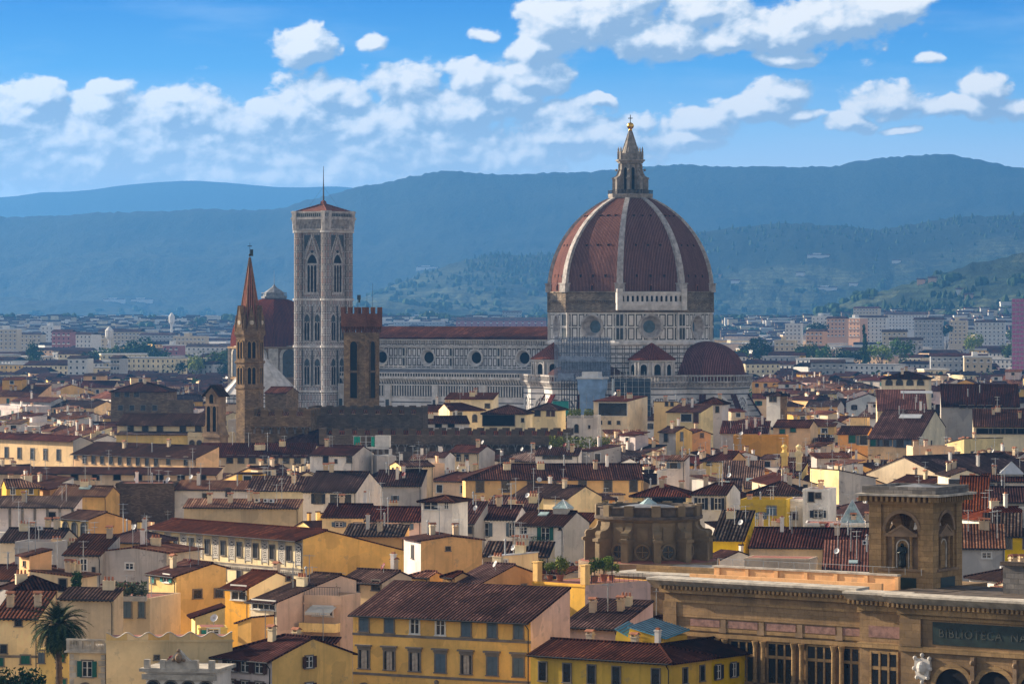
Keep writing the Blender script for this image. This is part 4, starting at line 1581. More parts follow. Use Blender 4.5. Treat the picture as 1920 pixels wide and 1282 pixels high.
def palace():
    # tall brown watch tower
    Y = 1005.0
    p = at(678, 600, Y)
    t = thing('watch_tower', 'square brown stone watch tower with red brick battlements and two tall slits', 'tower', (p.x, p.y, 0), R(-32))
    h = 3.35
    b = MB()
    b.box(-h, h, -h, h, 0, 47.2, 0)
    b.build('shaft', ['stone_brown'], t)
    b = MB()
    e = h + .55
    b.box(-e, e, -e, e, 48.6, 52.0, 0)
    for k in range(4):
        i0 = len(b.v)
        for j in range(9):
            x = -e + .3 + j * (2 * e - .6) / 8
            b.ext([(x - .2, -e, 48.6), (x - .2, -h, 48.6), (x - .2, -h, 47.0)], (.4, 0, 0), 0)
        xf(b, i0, Rz(90 * k))
    merlons(b, -e, e, -e, e, 52.0, 1.15, 1.7, 1.25, .5, 0)
    b.build('battlements', ['brick'], t)
    for k, x in ((0, -.1), (1, .0), (3, 0), (2, 0)):
        q = MB()
        arch_relief(q, 2.3, 14.8, .12, Rz(90 * k) @ Matrix.Translation((x, -h - .01, 30.0)), 0, 1)
        i0 = len(q.v)
        q.box(-1.1, 1.1, -.12, -.05, 6.6, 7.2, 0)
        xf(q, i0, Rz(90 * k) @ Matrix.Translation((x, -h - .01, 30.0)))
        q.build('slit_window', ['stone_brown', 'opening'], t)
    q = MB()
    q.tube((-1.2, 0, 52), (-1.2, 0, 57.0), .05, .05, 5).box(-1.4, -.3, -.04, .04, 55.6, 56.9).box(-1.0, -.5, -.05, .05, 54.9, 55.7)
    q.tube((1.0, 1, 52), (1.0, 1, 57.5), .04, .03, 4).tube((2.8, 1, 52), (2.8, 1, 60), .05, .03, 4)
    q.build('weathervane', ['bronze'], t)
    HOUSES.append((640, 715, 560, 768, 1000))
    ANCH.append((678, 700, 1005, 'the brown watch tower'))

    def castle(label, x0, x1, y, phi, Z, d, mat, mw, mh, gap, corb=None, yb=None):
        Y0 = (CZ - Z - mh) * F / (y - HZ)
        X0 = (x0 - CX) * Y0 / F
        k1 = (x1 - CX) / F
        w_ = (k1 * Y0 - X0) / (math.cos(R(phi)) + k1 * math.sin(R(phi)))
        t = thing('crenellated_palace', label, 'palace', (X0, Y0, 0), R(-phi))
        b = MB()
        b.box(0, w_, 0, d, 0, Z, 0)
        b.build('wall', [mat], t)
        b = MB()
        if corb:
            e = .9
            b.box(-e, w_ + e, -e, 1.0, Z - corb, Z, 0)
            n = int(w_ / 1.9)
            for j in range(n):
                x = (j + .5) * w_ / n
                b.box(x - .2, x + .2, -e, 0, Z - corb - 1.6, Z - corb - .6, 1)
                for q in range(6):
                    a0, a1 = math.pi * q / 6, math.pi * (q + 1) / 6
                    r_ = w_ / n / 2 - .2
                    xc = x + w_ / n / 2
                    b.ext([(xc - r_ * math.cos(a0), -e, Z - corb - .75 + r_ * math.sin(a0)), (xc - r_ * math.cos(a1), -e, Z - corb - .75 + r_ * math.sin(a1)), (xc - r_ * math.cos(a1), -e, Z - corb + .15), (xc - r_ * math.cos(a0), -e, Z - corb + .15)], (0, e, 0), 1)
            merlon_parts(t, -e, w_ + e, -e, d, Z, mw, mh, gap, .6, mat)
            b.build('corbel_gallery', [mat, 'stone_grey'], t)
        else:
            merlon_parts(t, 0, w_, 0, d, Z, mw, mh, gap, .6, mat)
        q = MB()
        q.slab([(.7, .7, Z - .9), (w_ - .7, .7, Z - .9), (w_ - .7, d / 2, Z + 1.0), (.7, d / 2, Z + 1.0)], .3).slab([(w_ - .7, d - .7, Z - .9), (.7, d - .7, Z - .9), (.7, d / 2, Z + 1.0), (w_ - .7, d / 2, Z + 1.0)], .3)
        q.build('roof', ['tile_dark'], t)
        HOUSES.append((x0, x1, y - 5, yb, Y0))
        FOOT.append((X0, Y0, w_, d, phi))
        ANCH.append(((x0 + x1) / 2, y, Y0, label))
    castle('dark stone palace block with wide battlements at the foot of the watch tower', 578, 793, 762, 4, 26.8, 14, 'stone_dark', 1.75, 1.9, 1.25, None, 797)
    castle('lighter stone palace wing with battlements in front of the hexagonal spire', 470, 577, 766, 8, 26.6, 12, 'stone_brown', 1.9, 1.9, 1.5, 2.6, 800)
    castle('long low stone range with battlements over a band of small corbel arches', 606, 1063, 803, 5, 22.6, 10, 'stone_dark', 1.8, 1.6, 1.3, 2.2, 838)


palace()


def abbey_spire():
    Y = 1040.0
    p = at(468.5, 700, Y)
    t = thing('abbey_tower', 'slender hexagonal brick bell tower with a pointed spire', 'bell tower', (p.x, p.y, 0), R(12))
    r = 3.75
    b = MB()
    b.lathe([(r, 0), (r, 31.5), (r + .35, 31.7), (r + .35, 32.2), (r, 32.3), (r, 38.4), (r + .4, 38.7), (r + .4, 39.2), (r, 39.3), (r, 45.6), (r + .5, 46.4), (r + .5, 47.3)], 6, m=0)
    b.build('shaft', ['stone_brown'], t)
    for k in range(6):
        for z in (33.0, 40.0):
            q = MB()
            M = Rz(60 * k) @ Matrix.Translation((0, -r * math.cos(R(30)) - .02, z))
            for e in (-.62, .62):
                arch_relief(q, .95, 4.3, .22, M @ Matrix.Translation((e, 0, 0)), 0, 1, True)
            q.build('two_light_window', ['stone_tan', 'opening'], t)
    b = MB()
    for k in range(6):
        i0 = len(b.v)
        y = -r * math.cos(R(30))
        b.ext([(-1.5, y - .35, 47.3), (1.5, y - .35, 47.3), (0, y - .35, 54.2)], (0, 1.6, 0), 0)
        b.lathe([(.02, 0), (.62, 0), (.62, .1)], 10, m=1, cap=True)
        n0 = len(b.v) - 30
        for q in range(30):
            x_, y_, z_ = b.v[n0 + q]
            b.v[n0 + q] = (x_, y - .36 - z_, 49.6 + y_)
        xf(b, i0, Rz(60 * k))
        i0 = len(b.v)
        b.lathe([(.4, 47.3), (.4, 49.4), (.02, 52.0)], 6, (0, -r), 0, 0)
        xf(b, i0, Rz(60 * k + 30))
    b.build('gablets', ['stone_brown', 'stone_pale'], t)
    b = MB()
    b.lathe([(r - .35, 47.2), (2.3, 54.5), (.95, 62.5), (.16, 67.3)], 6, m=0)
    for k in range(6):
        i0 = len(b.v)
        b.tube((0, -r + .3, 47.4), (0, -.2, 67.2), .16, .1, 5, 1)
        xf(b, i0, Rz(60 * k + 30))
    sp = b.build('spire', ['tile_dome', 'stone_brown'], t)
    b = MB()
    b.tube((0, 0, 67), (0, 0, 71.2), .07, .05, 5).ball((0, 0, 67.9), .38, 5).box(-.6, .6, -.05, .05, 70.2, 70.4).box(.1, .9, -.05, .05, 67.6, 69.4)
    b.build('weathervane', ['bronze'], sp)
    HOUSES.append((440, 500, 470, 778, 1035))
    ANCH.append((468, 700, 1040, 'the hexagonal spire'))
    # stone block at its foot
    house('small stone block with a brown tiled roof beside the hexagonal spire', 497, 537, 735, 20, Z=29, d=9, roof='g', col='stone_brown', rf='dark', chim=0, ant=0, yb=762, gutter=False)
    # bell gable
    Y = 940.0
    p = at(404, 760, Y)
    t = thing('bell_gable', 'stone bell gable with two arched openings and a round eye', 'bell gable', (p.x, p.y, 0), R(-38))
    b = MB()
    b.box(-2.7, 2.7, -1.4, 1.6, 0, 22.0, 0).box(-2.1, 2.1, -1.3, 1.5, 22.0, 29.8, 0)
    b.ext([(-2.1, -1.3, 29.8), (2.1, -1.3, 29.8), (2.1, -1.3, 32.2), (0, -1.3, 34.2), (-2.1, -1.3, 32.2)], (0, 2.8, 0), 0)
    b.box(-2.5, 2.5, -1.6, 1.8, 29.4, 29.9, 0).box(-2.9, 2.9, -1.7, 1.9, 21.8, 22.4, 0)
    for s_ in (-1, 1):
        b.ext([(s_ * 2.1, -1.2, 22.4), (s_ * 3.4, -1.2, 22.4), (s_ * 2.1, -1.2, 25.5)] if s_ > 0 else [(-3.4, -1.2, 22.4), (-2.1, -1.2, 22.4), (-2.1, -1.2, 25.5)], (0, 2.2, 0), 0)
    b.build('wall', ['stone_carved'], t)
    b = MB()
    for x in (-.95, .95):
        arch_relief(b, 1.25, 6.2, .2, Matrix.Translation((x, -1.31, 23.2)), 0, 1)
    arch_relief(b, 1.5, 2.2, .25, Matrix.Translation((0, -1.31, 30.1)), 0, 1)
    b.build('opening', ['stone_carved', 'opening'], t)
    b = MB()
    b.slab([(-2.8, -1.9, 31.9), (0, -1.9, 34.6), (0, 2.1, 34.6), (-2.8, 2.1, 31.9)], .25).slab([(2.8, 2.1, 31.9), (0, 2.1, 34.6), (0, -1.9, 34.6), (2.8, -1.9, 31.9)], .25)
    b.build('roof', ['tile_dark'], t)
    HOUSES.append((384, 426, 718, 812, 935))
    ANCH.append((404, 770, 940, 'the stone bell gable'))


def other_domes():
    Y = 1600.0
    p = at(514, 600, Y)
    t = thing('chapel_dome', 'plain dark red octagonal dome on a stone drum behind the slender spire', 'dome', (p.x, p.y, 0), R(-20))
    b = MB()
    b.lathe([(18.6, 0), (18.6, 24.5), (19.2, 24.8), (19.2, 25.6), (18.6, 25.7), (18.6, 37.2), (19.5, 37.6), (19.5, 38.4)], 8, ph=R(22.5), m=0)
    for k in range(8):
        i0 = len(b.v)
        b.box(-2.0, 2.0, -19.2, -17, 0, 37.6, 1)
        xf(b, i0, Rz(45 * k + 22.5))
    b.build('drum', ['stone_tan_dim', 'stone_pale'], t)
    for k in range(8):
        q = MB()
        arch_relief(q, 6.2, 11.5, 1.3, Rz(45 * k) @ Matrix.Translation((0, -18.6 * OCT - .05, 25.9)), 0, 1)
        q.build('arched_window', ['stone_pale', 'glass_dark'], t)
    b = MB()
    pr = [(18.3 * math.cos(a) ** .82 if a < 1.35 else 5.0, 38.2 + 20.4 * math.sin(a)) for a in [1.36 * i / 12 for i in range(13)]]
    b.lathe(pr, 8, ph=R(22.5), m=0)
    dm = b.build('dome', ['tile_plum'], t)
    b = MB()
    b.lathe([(4.9, 58.2), (5.4, 58.5), (5.4, 59.2), (4.6, 59.3), (4.2, 60.8), (.8, 63.2), (.2, 64.2)], 8, ph=R(22.5), m=0).tube((0, 0, 64), (0, 0, 70), .09, .06, 5)
    for j in range(24):
        a = 2 * math.pi * j / 24
        b.tube((5.2 * math.cos(a), 5.2 * math.sin(a), 59.2), (5.2 * math.cos(a), 5.2 * math.sin(a), 60.6), .09, .09, 4)
    b.lathe([(5.3, 60.5), (5.3, 60.75), (5.1, 60.75), (5.1, 60.5)], 24, m=0, cap=False)
    b.build('cap', ['lead'], dm)
    HOUSES.append((430, 560, 545, 700, 1590))
    ANCH.append((520, 640, 1600, 'the plain dark red dome'))
    Y = 1410.0
    p = at(489, 700, Y)
    t = thing('baptistery', 'octagonal building with a white pyramid roof half hidden by the spire', 'baptistery', (p.x, p.y, 0), R(-31.5))
    b = MB()
    b.lathe([(14.6, 0), (14.6, 21.8), (15, 22), (15, 22.6)], 8, ph=R(22.5), m=0)
    b.build('wall', ['marble_bands'], t)
    b = MB()
    b.lathe([(15.0, 22.3), (1.6, 36.0), (1.3, 37.5), (.1, 39.5)], 8, ph=R(22.5), m=0)
    for k in range(8):
        i0 = len(b.v)
        b.tube((0, -14.9, 22.6), (0, -1.5, 36.2), .25, .2, 5)
        xf(b, i0, Rz(45 * k + 22.5))
    b.build('roof', ['marble_white'], t)
    HOUSES.append((415, 560, 680, 752, 1400))


abbey_spire()
other_domes()


# ------------------------------------------------------------------ special parts some houses carry
masonry('brick_old', (.16, .115, .085), .6, .22)
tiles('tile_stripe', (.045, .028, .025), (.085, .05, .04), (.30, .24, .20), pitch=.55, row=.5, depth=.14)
S_BW = {}


def graffito_mat():
    g, b = newmat('graffito')
    uv = g.n('ShaderNodeUVMap').outputs[0]
    u, v, _ = g.sep(uv)
    m_ = g.m('ABSOLUTE', u)                                     # mirrored scrolls, light on dark
    p = g.xyz(m_, v, 0)
    wv = g.n('ShaderNodeTexWave', wave_type='RINGS')
    g.put(wv.inputs['Vector'], p)
    wv.inputs['Scale'].default_value = 1.1
    wv.inputs['Distortion'].default_value = 9
    wv.inputs['Detail'].default_value = 2
    wv.inputs['Detail Scale'].default_value = 1.6
    d, _ = g.vor(p, 2.6)
    f = g.m('ADD', g.m('MULTIPLY', wv.outputs[1], .7), g.m('MULTIPLY', d, .7))
    edge = g.m('LESS_THAN', g.m('ABSOLUTE', g.m('SUBTRACT', m_, .72)), .06)
    col = g.mix(g.step(f, .48, .62), (.06, .055, .055), (.58, .55, .50))
    col = g.mix(edge, col, (.60, .57, .52))
    g.put(b.inputs['Base Color'], col)


graffito_mat()


def painted_panels(t, w, Z):
    n = 10
    x0, st = 0, w / 10.0
    for i in range(n):
        q = MB()
        q.box(-.8, .8, -.05, -.003, 0, 3.4, 0).box(-.95, -.8, -.09, -.003, -.3, 3.7, 1).box(.8, .95, -.09, -.003, -.3, 3.7, 1).box(-.8, .8, -.09, -.003, 3.4, 3.7, 1)
        me = shared('painted_panel', lambda: q.mesh('painted_panel', ['graffito', 'stone_pale']))
        x = 1.1 + i * (w - 2.2) / (n - 1)
        link(me, 'painted_panel', t, (x, 0, Z - 4.35))
    q = MB()
    for i in range(int(w / .5)):
        q.box(i * .5 + .1, i * .5 + .3, -.28, -.081, 11.2 + .16, 11.2 + .45, 0)
    q.box(0, w, -.3, -.081, 11.65, 11.8, 0)
    q.build('dentil_cornice', ['stone_pale'], t)


def pilasters(t, w, Z):
    for i in range(7):
        q = MB()
        x = .3 + i * (w - .9) / 6
        q.box(x, x + .45, -.14, -.003, 4, Z - .5)
        q.build('pilaster', ['stone_window'], t)
    q = MB()
    q.box(0, w, -2.6, -.15, 4, Z - 4.6)
    q.build('low_wall', ['wall_white'], t)


def crest(t, x, y, z):
    q = MB()
    pts = [(-.55, .2), (-.45, -.5), (0, -.9), (.45, -.5), (.55, .2), (.35, .75), (-.35, .75)]
    q.ext([(x + a, y - .2, z + b) for a, b in pts], (0, .2, 0))
    q.ball((x, y - .15, z + .95), .3, 5).ball((x - .7, y - .1, z - .1), .25, 5).ball((x + .7, y - .1, z - .1), .25, 5).ball((x - .5, y - .1, z - .75), .2, 5).ball((x + .5, y - .1, z - .75), .2, 5).ball((x, y - .22, z), .3, 5)
    q.build('stone_crest', ['stone_window'], t)


def blue_dormers(t, w, d, Z, hf, ro):
    sl, o, zr, rx, D = .30, .7, Z + .30 * d / 2, w - d / 2, 20.0            # the wing along the side street
    q = MB()
    q.box(w - d, w, d, D, 0, Z - .06)
    q.build('wing_wall', ['wall_gold'], t)
    q = MB()
    q.slab([(w + o, d + o, Z - sl * o), (w + o, D, Z - sl * o), (rx, D, zr), (rx, d / 2, zr)], .2).slab([(w - d, D, Z), (w - d, d, Z), (rx, d / 2, zr), (rx, D, zr)], .2)
    q.tube((rx, d / 2, zr + .03), (rx, D, zr + .03), .17, .17, 6)
    q.build('wing_roof', ['tile_dark'], t)
    for x0, x1, y0, y1, h_ in ((.32 * w, .44 * w, 8.4, 11.0, 1.9), (.44 * w, .70 * w, 7.6, 12.5, 2.3)):
        q = MB()
        zt = Z + h_
        q.box(x0, x1, y0, y1, Z - 2, zt - .5)
        q.ext([(x0, y0, zt - .5), (x1, y0, zt - .5), (x0 + .3, y0, zt + .45)], (0, y1 - y0, 0))
        oo = q.build('dormer', ['wall_gold'], ro)
        q = MB()
        a, b_ = (x0 + .1, zt + .56), (x1 + .4, zt - .55)
        q.slab([(a[0], y0 - .3, a[1]), (b_[0], y0 - .3, b_[1]), (b_[0], y1, b_[1] + .7), (a[0], y1, a[1] + .7)], .1)
        n = int((x1 - x0) / .35)
        for i in range(n):
            f_ = (i + .5) / n
            x, z = a[0] + (b_[0] - a[0]) * f_, a[1] + (b_[1] - a[1]) * f_
            q.slab([(x - .04, y0 - .3, z + .1), (x + .04, y0 - .3, z + .1), (x + .04, y1, z + .8), (x - .04, y1, z + .8)], .12)
        q.mi[6:] = [1] * (len(q.mi) - 6)
        q.build('blue_roof', ['blue_roof', 'shutter_blue'], oo)


def balustrade(t, w, d, Z):
    q = MB()
    q.box(-.5, w + .5, -.5, d, Z - .06, Z + .12).box(-.3, w + .3, -.3, 0, Z + .12, Z + .35).box(-.35, w + .35, -.35, .05, Z + 1.3, Z + 1.5)
    for i in range(4):
        x = -.3 + i * (w + .2) / 3
        q.box(x, x + .4, -.32, .02, Z + .35, Z + 1.3)
    for i in range(22):
        x = .2 + i * (w - .3) / 21
        q.lathe([(.09, Z + .35), (.11, Z + .6), (.05, Z + .95), (.09, Z + 1.3)], 6, (x, -.15))
    q.build('balustrade', ['stone_pale'], t)


def scallops(t, w, d, Z):
    n = 6
    pts = []
    for i in range(n):
        x0, x1 = w * i / n, w * (i + 1) / n
        pts += [(x0, Z - .01), (x0 + .02, Z + 1.25), (x0 + .5, Z + 1.05)] + [(x0 + .5 + (x1 - x0 - .5) * k / 8, Z + .35 + .65 * (1 - math.sin(math.pi / 2 * k / 8)) ** 1.5) for k in range(1, 9)]
    for i in range(n):
        q = MB()
        x0, x1 = w * i / n, w * (i + 1) / n - .02
        top = [(x0 + (x1 - x0) * k / 10, Z + .25 + .55 * abs(math.cos(math.pi * k / 10)) ** 2.2) for k in range(11)]
        q.ext([(x0, 0, Z)] + [(x1, 0, Z)] + [(x, 0, z) for x, z in reversed(top)], (0, .35, 0), 0)
        for k in range(10):
            a, b_ = top[k], top[k + 1]
            q.add([(a[0], -.06, a[1] + .02), (b_[0], -.06, b_[1] + .02), (b_[0], .42, b_[1] + .02), (a[0], .42, a[1] + .02), (a[0], -.06, a[1] + .1), (b_[0], -.06, b_[1] + .1), (b_[0], .42, b_[1] + .1), (a[0], .42, a[1] + .1)],
                  [(0, 3, 2, 1), (4, 5, 6, 7), (0, 1, 5, 4), (1, 2, 6, 5), (2, 3, 7, 6), (3, 0, 4, 7)], 1)
        q.build('scalloped_parapet', ['wall_tan', 'stone_pale'], t)


def awning(t, w, d, Z):
    q = MB()
    q.slab([(.2 * w, -1.9, Z - 1.1), (.9 * w, -1.9, Z - 1.1), (.9 * w, -.02, Z - .45), (.2 * w, -.02, Z - .45)], .06)
    for i in range(12):
        x = .2 * w + i * .7 * w / 12
        q.box(x, x + .05 * w, -1.92, -1.88, Z - 1.45, Z - 1.12)
    q.build('awning', ['awning'], t)
    q = MB()
    q.box(.0, w, -1.5, -.02, Z - 3.6, Z - 3.4).box(0, w, -1.55, -1.4, Z - 3.4, Z - 2.5).box(0, .12, -1.4, -.02, Z - 3.4, Z - 2.5).box(w - .12, w, -1.4, -.02, Z - 3.4, Z - 2.5)
    q.build('balcony', ['wall_sun'], t)
    q = MB()
    q.slab([(-.2, -1.7, Z - 4.9), (w + .2, -1.7, Z - 4.9), (w + .2, -.02, Z - 4.2), (-.2, -.02, Z - 4.2)], .15)
    q.build('tiled_ledge', ['tile_brown'], t)


def balcony(t, x, w, z):
    q = MB()
    q.box(x - w / 2, x + w / 2, -1.1, -.02, z - .15, z)
    for i in range(int(w / .18)):
        q.tube((x - w / 2 + i * .18, -1.05, z), (x - w / 2 + i * .18, -1.05, z + 1), .025, .025, 4)
    q.box(x - w / 2, x + w / 2, -1.09, -1.02, z + 1, z + 1.05)
    o = q.build('balcony', ['iron'], t)
    q = MB()
    rr = random.Random(3)
    for i in range(60):
        c = Vector((x + rr.uniform(-.5, .5) * w, -1.0 + rr.uniform(-.25, .3), z + rr.uniform(.2, 1.2)))
        q.add([c + Vector((rr.uniform(-.2, .2), rr.uniform(-.2, .2), rr.uniform(-.2, .2))) for _ in range(3)], [(0, 1, 2)])
    q.build('flowers', ['leaf_mid'], o)


def tall_chimneys(t, w, d, Z, ro):
    for x in (.25, .85):
        q = MB()
        q.box(x * w - .55, x * w + .55, 2, 3.1, Z, Z + 3.6).box(x * w - .75, x * w + .75, 1.8, 3.3, Z + 3.6, Z + 4.4).lathe([(.6, Z + 4.4), (.4, Z + 5.0), (.7, Z + 5.6), (.2, Z + 6.1)], 8, (x * w, 2.55))
        q.build('chimney', ['wall_sun'], ro)


def terrace_posts(t, w, d, Z):
    q = MB()
    for x in (.0, w - .9):
        q.box(x, x + .9, 0, .9, Z, Z + 2.6).box(x - .1, x + 1.0, -.1, 1.0, Z + 2.6, Z + 2.75)
    q.build('pillar', ['wall_yellow'], t)
    q = MB()
    for i in range(12):
        q.tube((w - .1, 1.2 + i * .9, Z), (w - .1, 1.2 + i * .9, Z + 1.1), .025, .025, 4)
    q.box(w - .13, w - .07, .9, d, Z + 1.1, Z + 1.15)
    for y in (2.0, 6.0):
        q.tube((w - .8, y, Z), (w - .8, y, Z + 2.9), .05, .05, 5)
    q.build('railing', ['iron'], t)


# ------------------------------------------------------------------ houses, the nearest rows first
H = house


def skylight(px=.5, py=.4, w_=2.2, l=1.6, mat='skylight'):
    def fn(t, w, d, Z, hf, ro):
        q = MB()
        x, y = px * w, py * d
        z0, z1 = hf(x, y), hf(x, y + l)
        q.slab([(x, y, z0 + .18), (x + w_, y, z0 + .18), (x + w_, y + l, z1 + .18), (x, y + l, z1 + .18)], .25)
        q.build('skylight', [mat], ro or t)
    return fn


def glass_pyramid(px, py, s, h_, base=.6, mat='skylight'):
    def fn(t, w, d, Z, hf, ro):
        x, y = px * w, py * d
        z = hf(x, y) + base
        q = MB()
        q.box(x - s, x + s, y - s, y + s, z - base - 1.5, z, 1)
        q.add([(x - s * 1.1, y - s * 1.1, z + .01), (x + s * 1.1, y - s * 1.1, z + .01), (x + s * 1.1, y + s * 1.1, z + .01), (x - s * 1.1, y + s * 1.1, z + .01), (x, y, z + h_)], [(0, 1, 4), (1, 2, 4), (2, 3, 4), (3, 0, 4), (3, 2, 1, 0)], 0)
        o = q.build('glass_lantern', [mat, 'concrete'], ro or t)
        q = MB()
        for a in range(4):
            c = [(-1, -1), (1, -1), (1, 1), (-1, 1)][a]
            q.tube((x + c[0] * s * 1.1, y + c[1] * s * 1.1, z), (x, y, z + h_), .06, .06, 4)
            e = [(1, -1), (1, 1), (-1, 1), (-1, -1)][a]
            for f_ in (.33, .66):
                q.tube((x + (c[0] + (e[0] - c[0]) * f_) * s * 1.1, y + (c[1] + (e[1] - c[1]) * f_) * s * 1.1, z), (x, y, z + h_), .035, .035, 4)
        q.build('glazing_bars', ['aluminium'], o)
    return fn


def several(*fs):
    def fn(*a):
        for f_ in fs:
            f_(*a)
    return fn


def altana(x0, x1, y0, y1, h_, col, rf='tile_brown', win_=True, flat=False):
    """a roof-top room"""
    def fn(t, w, d, Z, hf, ro):
        z = min(hf(x0 * w, y0 * d), hf(x1 * w, y1 * d)) - .3
        zt = max(hf(x0 * w, y0 * d), hf(x1 * w, y1 * d)) + h_
        q = MB()
        q.box(x0 * w, x1 * w, y0 * d, y1 * d, z, zt)
        o = q.build('roof_room', ['wall_' + col], ro or t)
        q = MB()
        if flat:
            q.slab([(x0 * w - .3, y0 * d - .3, zt + .25), (x1 * w + .3, y0 * d - .3, zt + .25), (x1 * w + .3, y1 * d + .3, zt + .25), (x0 * w - .3, y1 * d + .3, zt + .25)], .24)
        else:
            q.slab([(x0 * w - .4, y0 * d - .5, zt + .05), (x1 * w + .4, y0 * d - .5, zt + .05), (x1 * w + .4, y1 * d + .3, zt + .9), (x0 * w - .4, y1 * d + .3, zt + .9)], .2)
        q.build('roof', [rf], o)
        if win_:
            put_window(o, 'white', min(1.6, (x1 - x0) * w * .4), min(1.3, h_ * .6), ((x0 + x1) / 2 * w, y0 * d - .004, zt - h_ * .75), 0, True)
    return fn


# ---- bottom row
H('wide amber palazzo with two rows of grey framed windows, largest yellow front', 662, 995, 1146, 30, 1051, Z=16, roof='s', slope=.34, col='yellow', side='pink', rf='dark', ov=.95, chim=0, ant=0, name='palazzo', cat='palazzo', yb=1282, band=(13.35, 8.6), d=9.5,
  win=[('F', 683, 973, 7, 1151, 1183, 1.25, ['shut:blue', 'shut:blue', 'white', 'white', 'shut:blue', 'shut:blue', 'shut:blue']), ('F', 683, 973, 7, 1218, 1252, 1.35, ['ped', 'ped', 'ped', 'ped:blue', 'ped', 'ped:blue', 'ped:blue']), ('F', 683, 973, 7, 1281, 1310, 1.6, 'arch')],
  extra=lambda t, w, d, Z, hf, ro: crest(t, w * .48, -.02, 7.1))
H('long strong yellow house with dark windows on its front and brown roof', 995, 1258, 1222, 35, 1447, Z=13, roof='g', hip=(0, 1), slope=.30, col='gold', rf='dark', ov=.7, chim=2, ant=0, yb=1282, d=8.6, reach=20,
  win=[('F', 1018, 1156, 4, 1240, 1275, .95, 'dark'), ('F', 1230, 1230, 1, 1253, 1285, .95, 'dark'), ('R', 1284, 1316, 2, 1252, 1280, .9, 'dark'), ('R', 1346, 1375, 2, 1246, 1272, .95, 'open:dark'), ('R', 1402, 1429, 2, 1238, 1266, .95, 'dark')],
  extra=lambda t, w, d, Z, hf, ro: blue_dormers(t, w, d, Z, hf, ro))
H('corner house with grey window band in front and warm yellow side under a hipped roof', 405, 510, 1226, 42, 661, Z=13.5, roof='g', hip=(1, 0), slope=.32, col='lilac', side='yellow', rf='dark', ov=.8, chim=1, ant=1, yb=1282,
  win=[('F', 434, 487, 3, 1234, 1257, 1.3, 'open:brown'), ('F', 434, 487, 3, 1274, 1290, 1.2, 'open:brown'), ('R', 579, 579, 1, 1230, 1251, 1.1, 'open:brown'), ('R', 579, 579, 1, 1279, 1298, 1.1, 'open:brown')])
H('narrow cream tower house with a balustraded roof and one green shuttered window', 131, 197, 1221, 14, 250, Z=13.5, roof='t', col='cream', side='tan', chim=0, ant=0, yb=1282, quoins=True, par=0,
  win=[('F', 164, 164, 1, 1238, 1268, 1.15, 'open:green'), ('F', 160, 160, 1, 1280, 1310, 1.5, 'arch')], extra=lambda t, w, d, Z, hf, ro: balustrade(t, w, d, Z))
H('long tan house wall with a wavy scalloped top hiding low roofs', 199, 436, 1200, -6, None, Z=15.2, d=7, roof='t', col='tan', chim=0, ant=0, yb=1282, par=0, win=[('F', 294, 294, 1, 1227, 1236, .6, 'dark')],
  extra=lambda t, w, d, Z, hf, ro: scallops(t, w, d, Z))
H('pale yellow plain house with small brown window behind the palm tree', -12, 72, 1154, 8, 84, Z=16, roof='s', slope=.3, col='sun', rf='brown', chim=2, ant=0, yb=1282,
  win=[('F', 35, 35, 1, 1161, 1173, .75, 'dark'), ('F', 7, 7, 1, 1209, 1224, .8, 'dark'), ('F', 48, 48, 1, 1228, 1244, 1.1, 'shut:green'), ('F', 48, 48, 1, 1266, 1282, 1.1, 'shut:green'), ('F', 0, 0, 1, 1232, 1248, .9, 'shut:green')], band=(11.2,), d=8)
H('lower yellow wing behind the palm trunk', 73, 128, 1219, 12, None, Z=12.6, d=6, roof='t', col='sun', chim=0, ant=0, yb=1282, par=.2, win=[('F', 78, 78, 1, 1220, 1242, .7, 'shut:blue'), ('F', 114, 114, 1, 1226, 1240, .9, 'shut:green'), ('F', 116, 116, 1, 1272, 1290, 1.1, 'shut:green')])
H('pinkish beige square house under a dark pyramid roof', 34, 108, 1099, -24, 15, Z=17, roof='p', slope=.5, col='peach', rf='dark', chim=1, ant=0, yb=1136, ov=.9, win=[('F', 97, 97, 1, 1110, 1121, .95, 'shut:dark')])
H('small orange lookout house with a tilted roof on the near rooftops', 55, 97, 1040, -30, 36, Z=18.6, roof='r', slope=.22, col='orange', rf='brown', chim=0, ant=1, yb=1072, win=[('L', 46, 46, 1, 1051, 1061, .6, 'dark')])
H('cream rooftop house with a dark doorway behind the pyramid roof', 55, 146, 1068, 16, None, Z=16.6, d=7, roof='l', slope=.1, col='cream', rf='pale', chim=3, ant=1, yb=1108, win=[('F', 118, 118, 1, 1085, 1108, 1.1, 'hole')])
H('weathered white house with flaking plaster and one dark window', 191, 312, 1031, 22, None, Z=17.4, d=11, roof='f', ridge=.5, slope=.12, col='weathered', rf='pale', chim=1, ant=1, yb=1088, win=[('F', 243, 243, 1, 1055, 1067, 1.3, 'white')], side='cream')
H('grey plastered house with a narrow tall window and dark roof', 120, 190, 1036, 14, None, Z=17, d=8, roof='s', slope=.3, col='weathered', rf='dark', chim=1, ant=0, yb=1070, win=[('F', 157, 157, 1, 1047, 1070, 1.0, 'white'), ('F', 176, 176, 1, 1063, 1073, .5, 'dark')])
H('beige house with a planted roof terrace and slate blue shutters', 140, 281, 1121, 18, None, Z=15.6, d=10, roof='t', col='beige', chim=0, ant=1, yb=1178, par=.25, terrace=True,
  win=[('F', 189, 189, 1, 1137, 1160, 1.0, 'open:blue'), ('F', 238, 238, 1, 1128, 1157, 1.15, 'shut:blue'), ('F', 266, 266, 1, 1127, 1157, .8, 'shut:blue'), ('F', 160, 160, 1, 1145, 1157, 1.2, 'wide')])
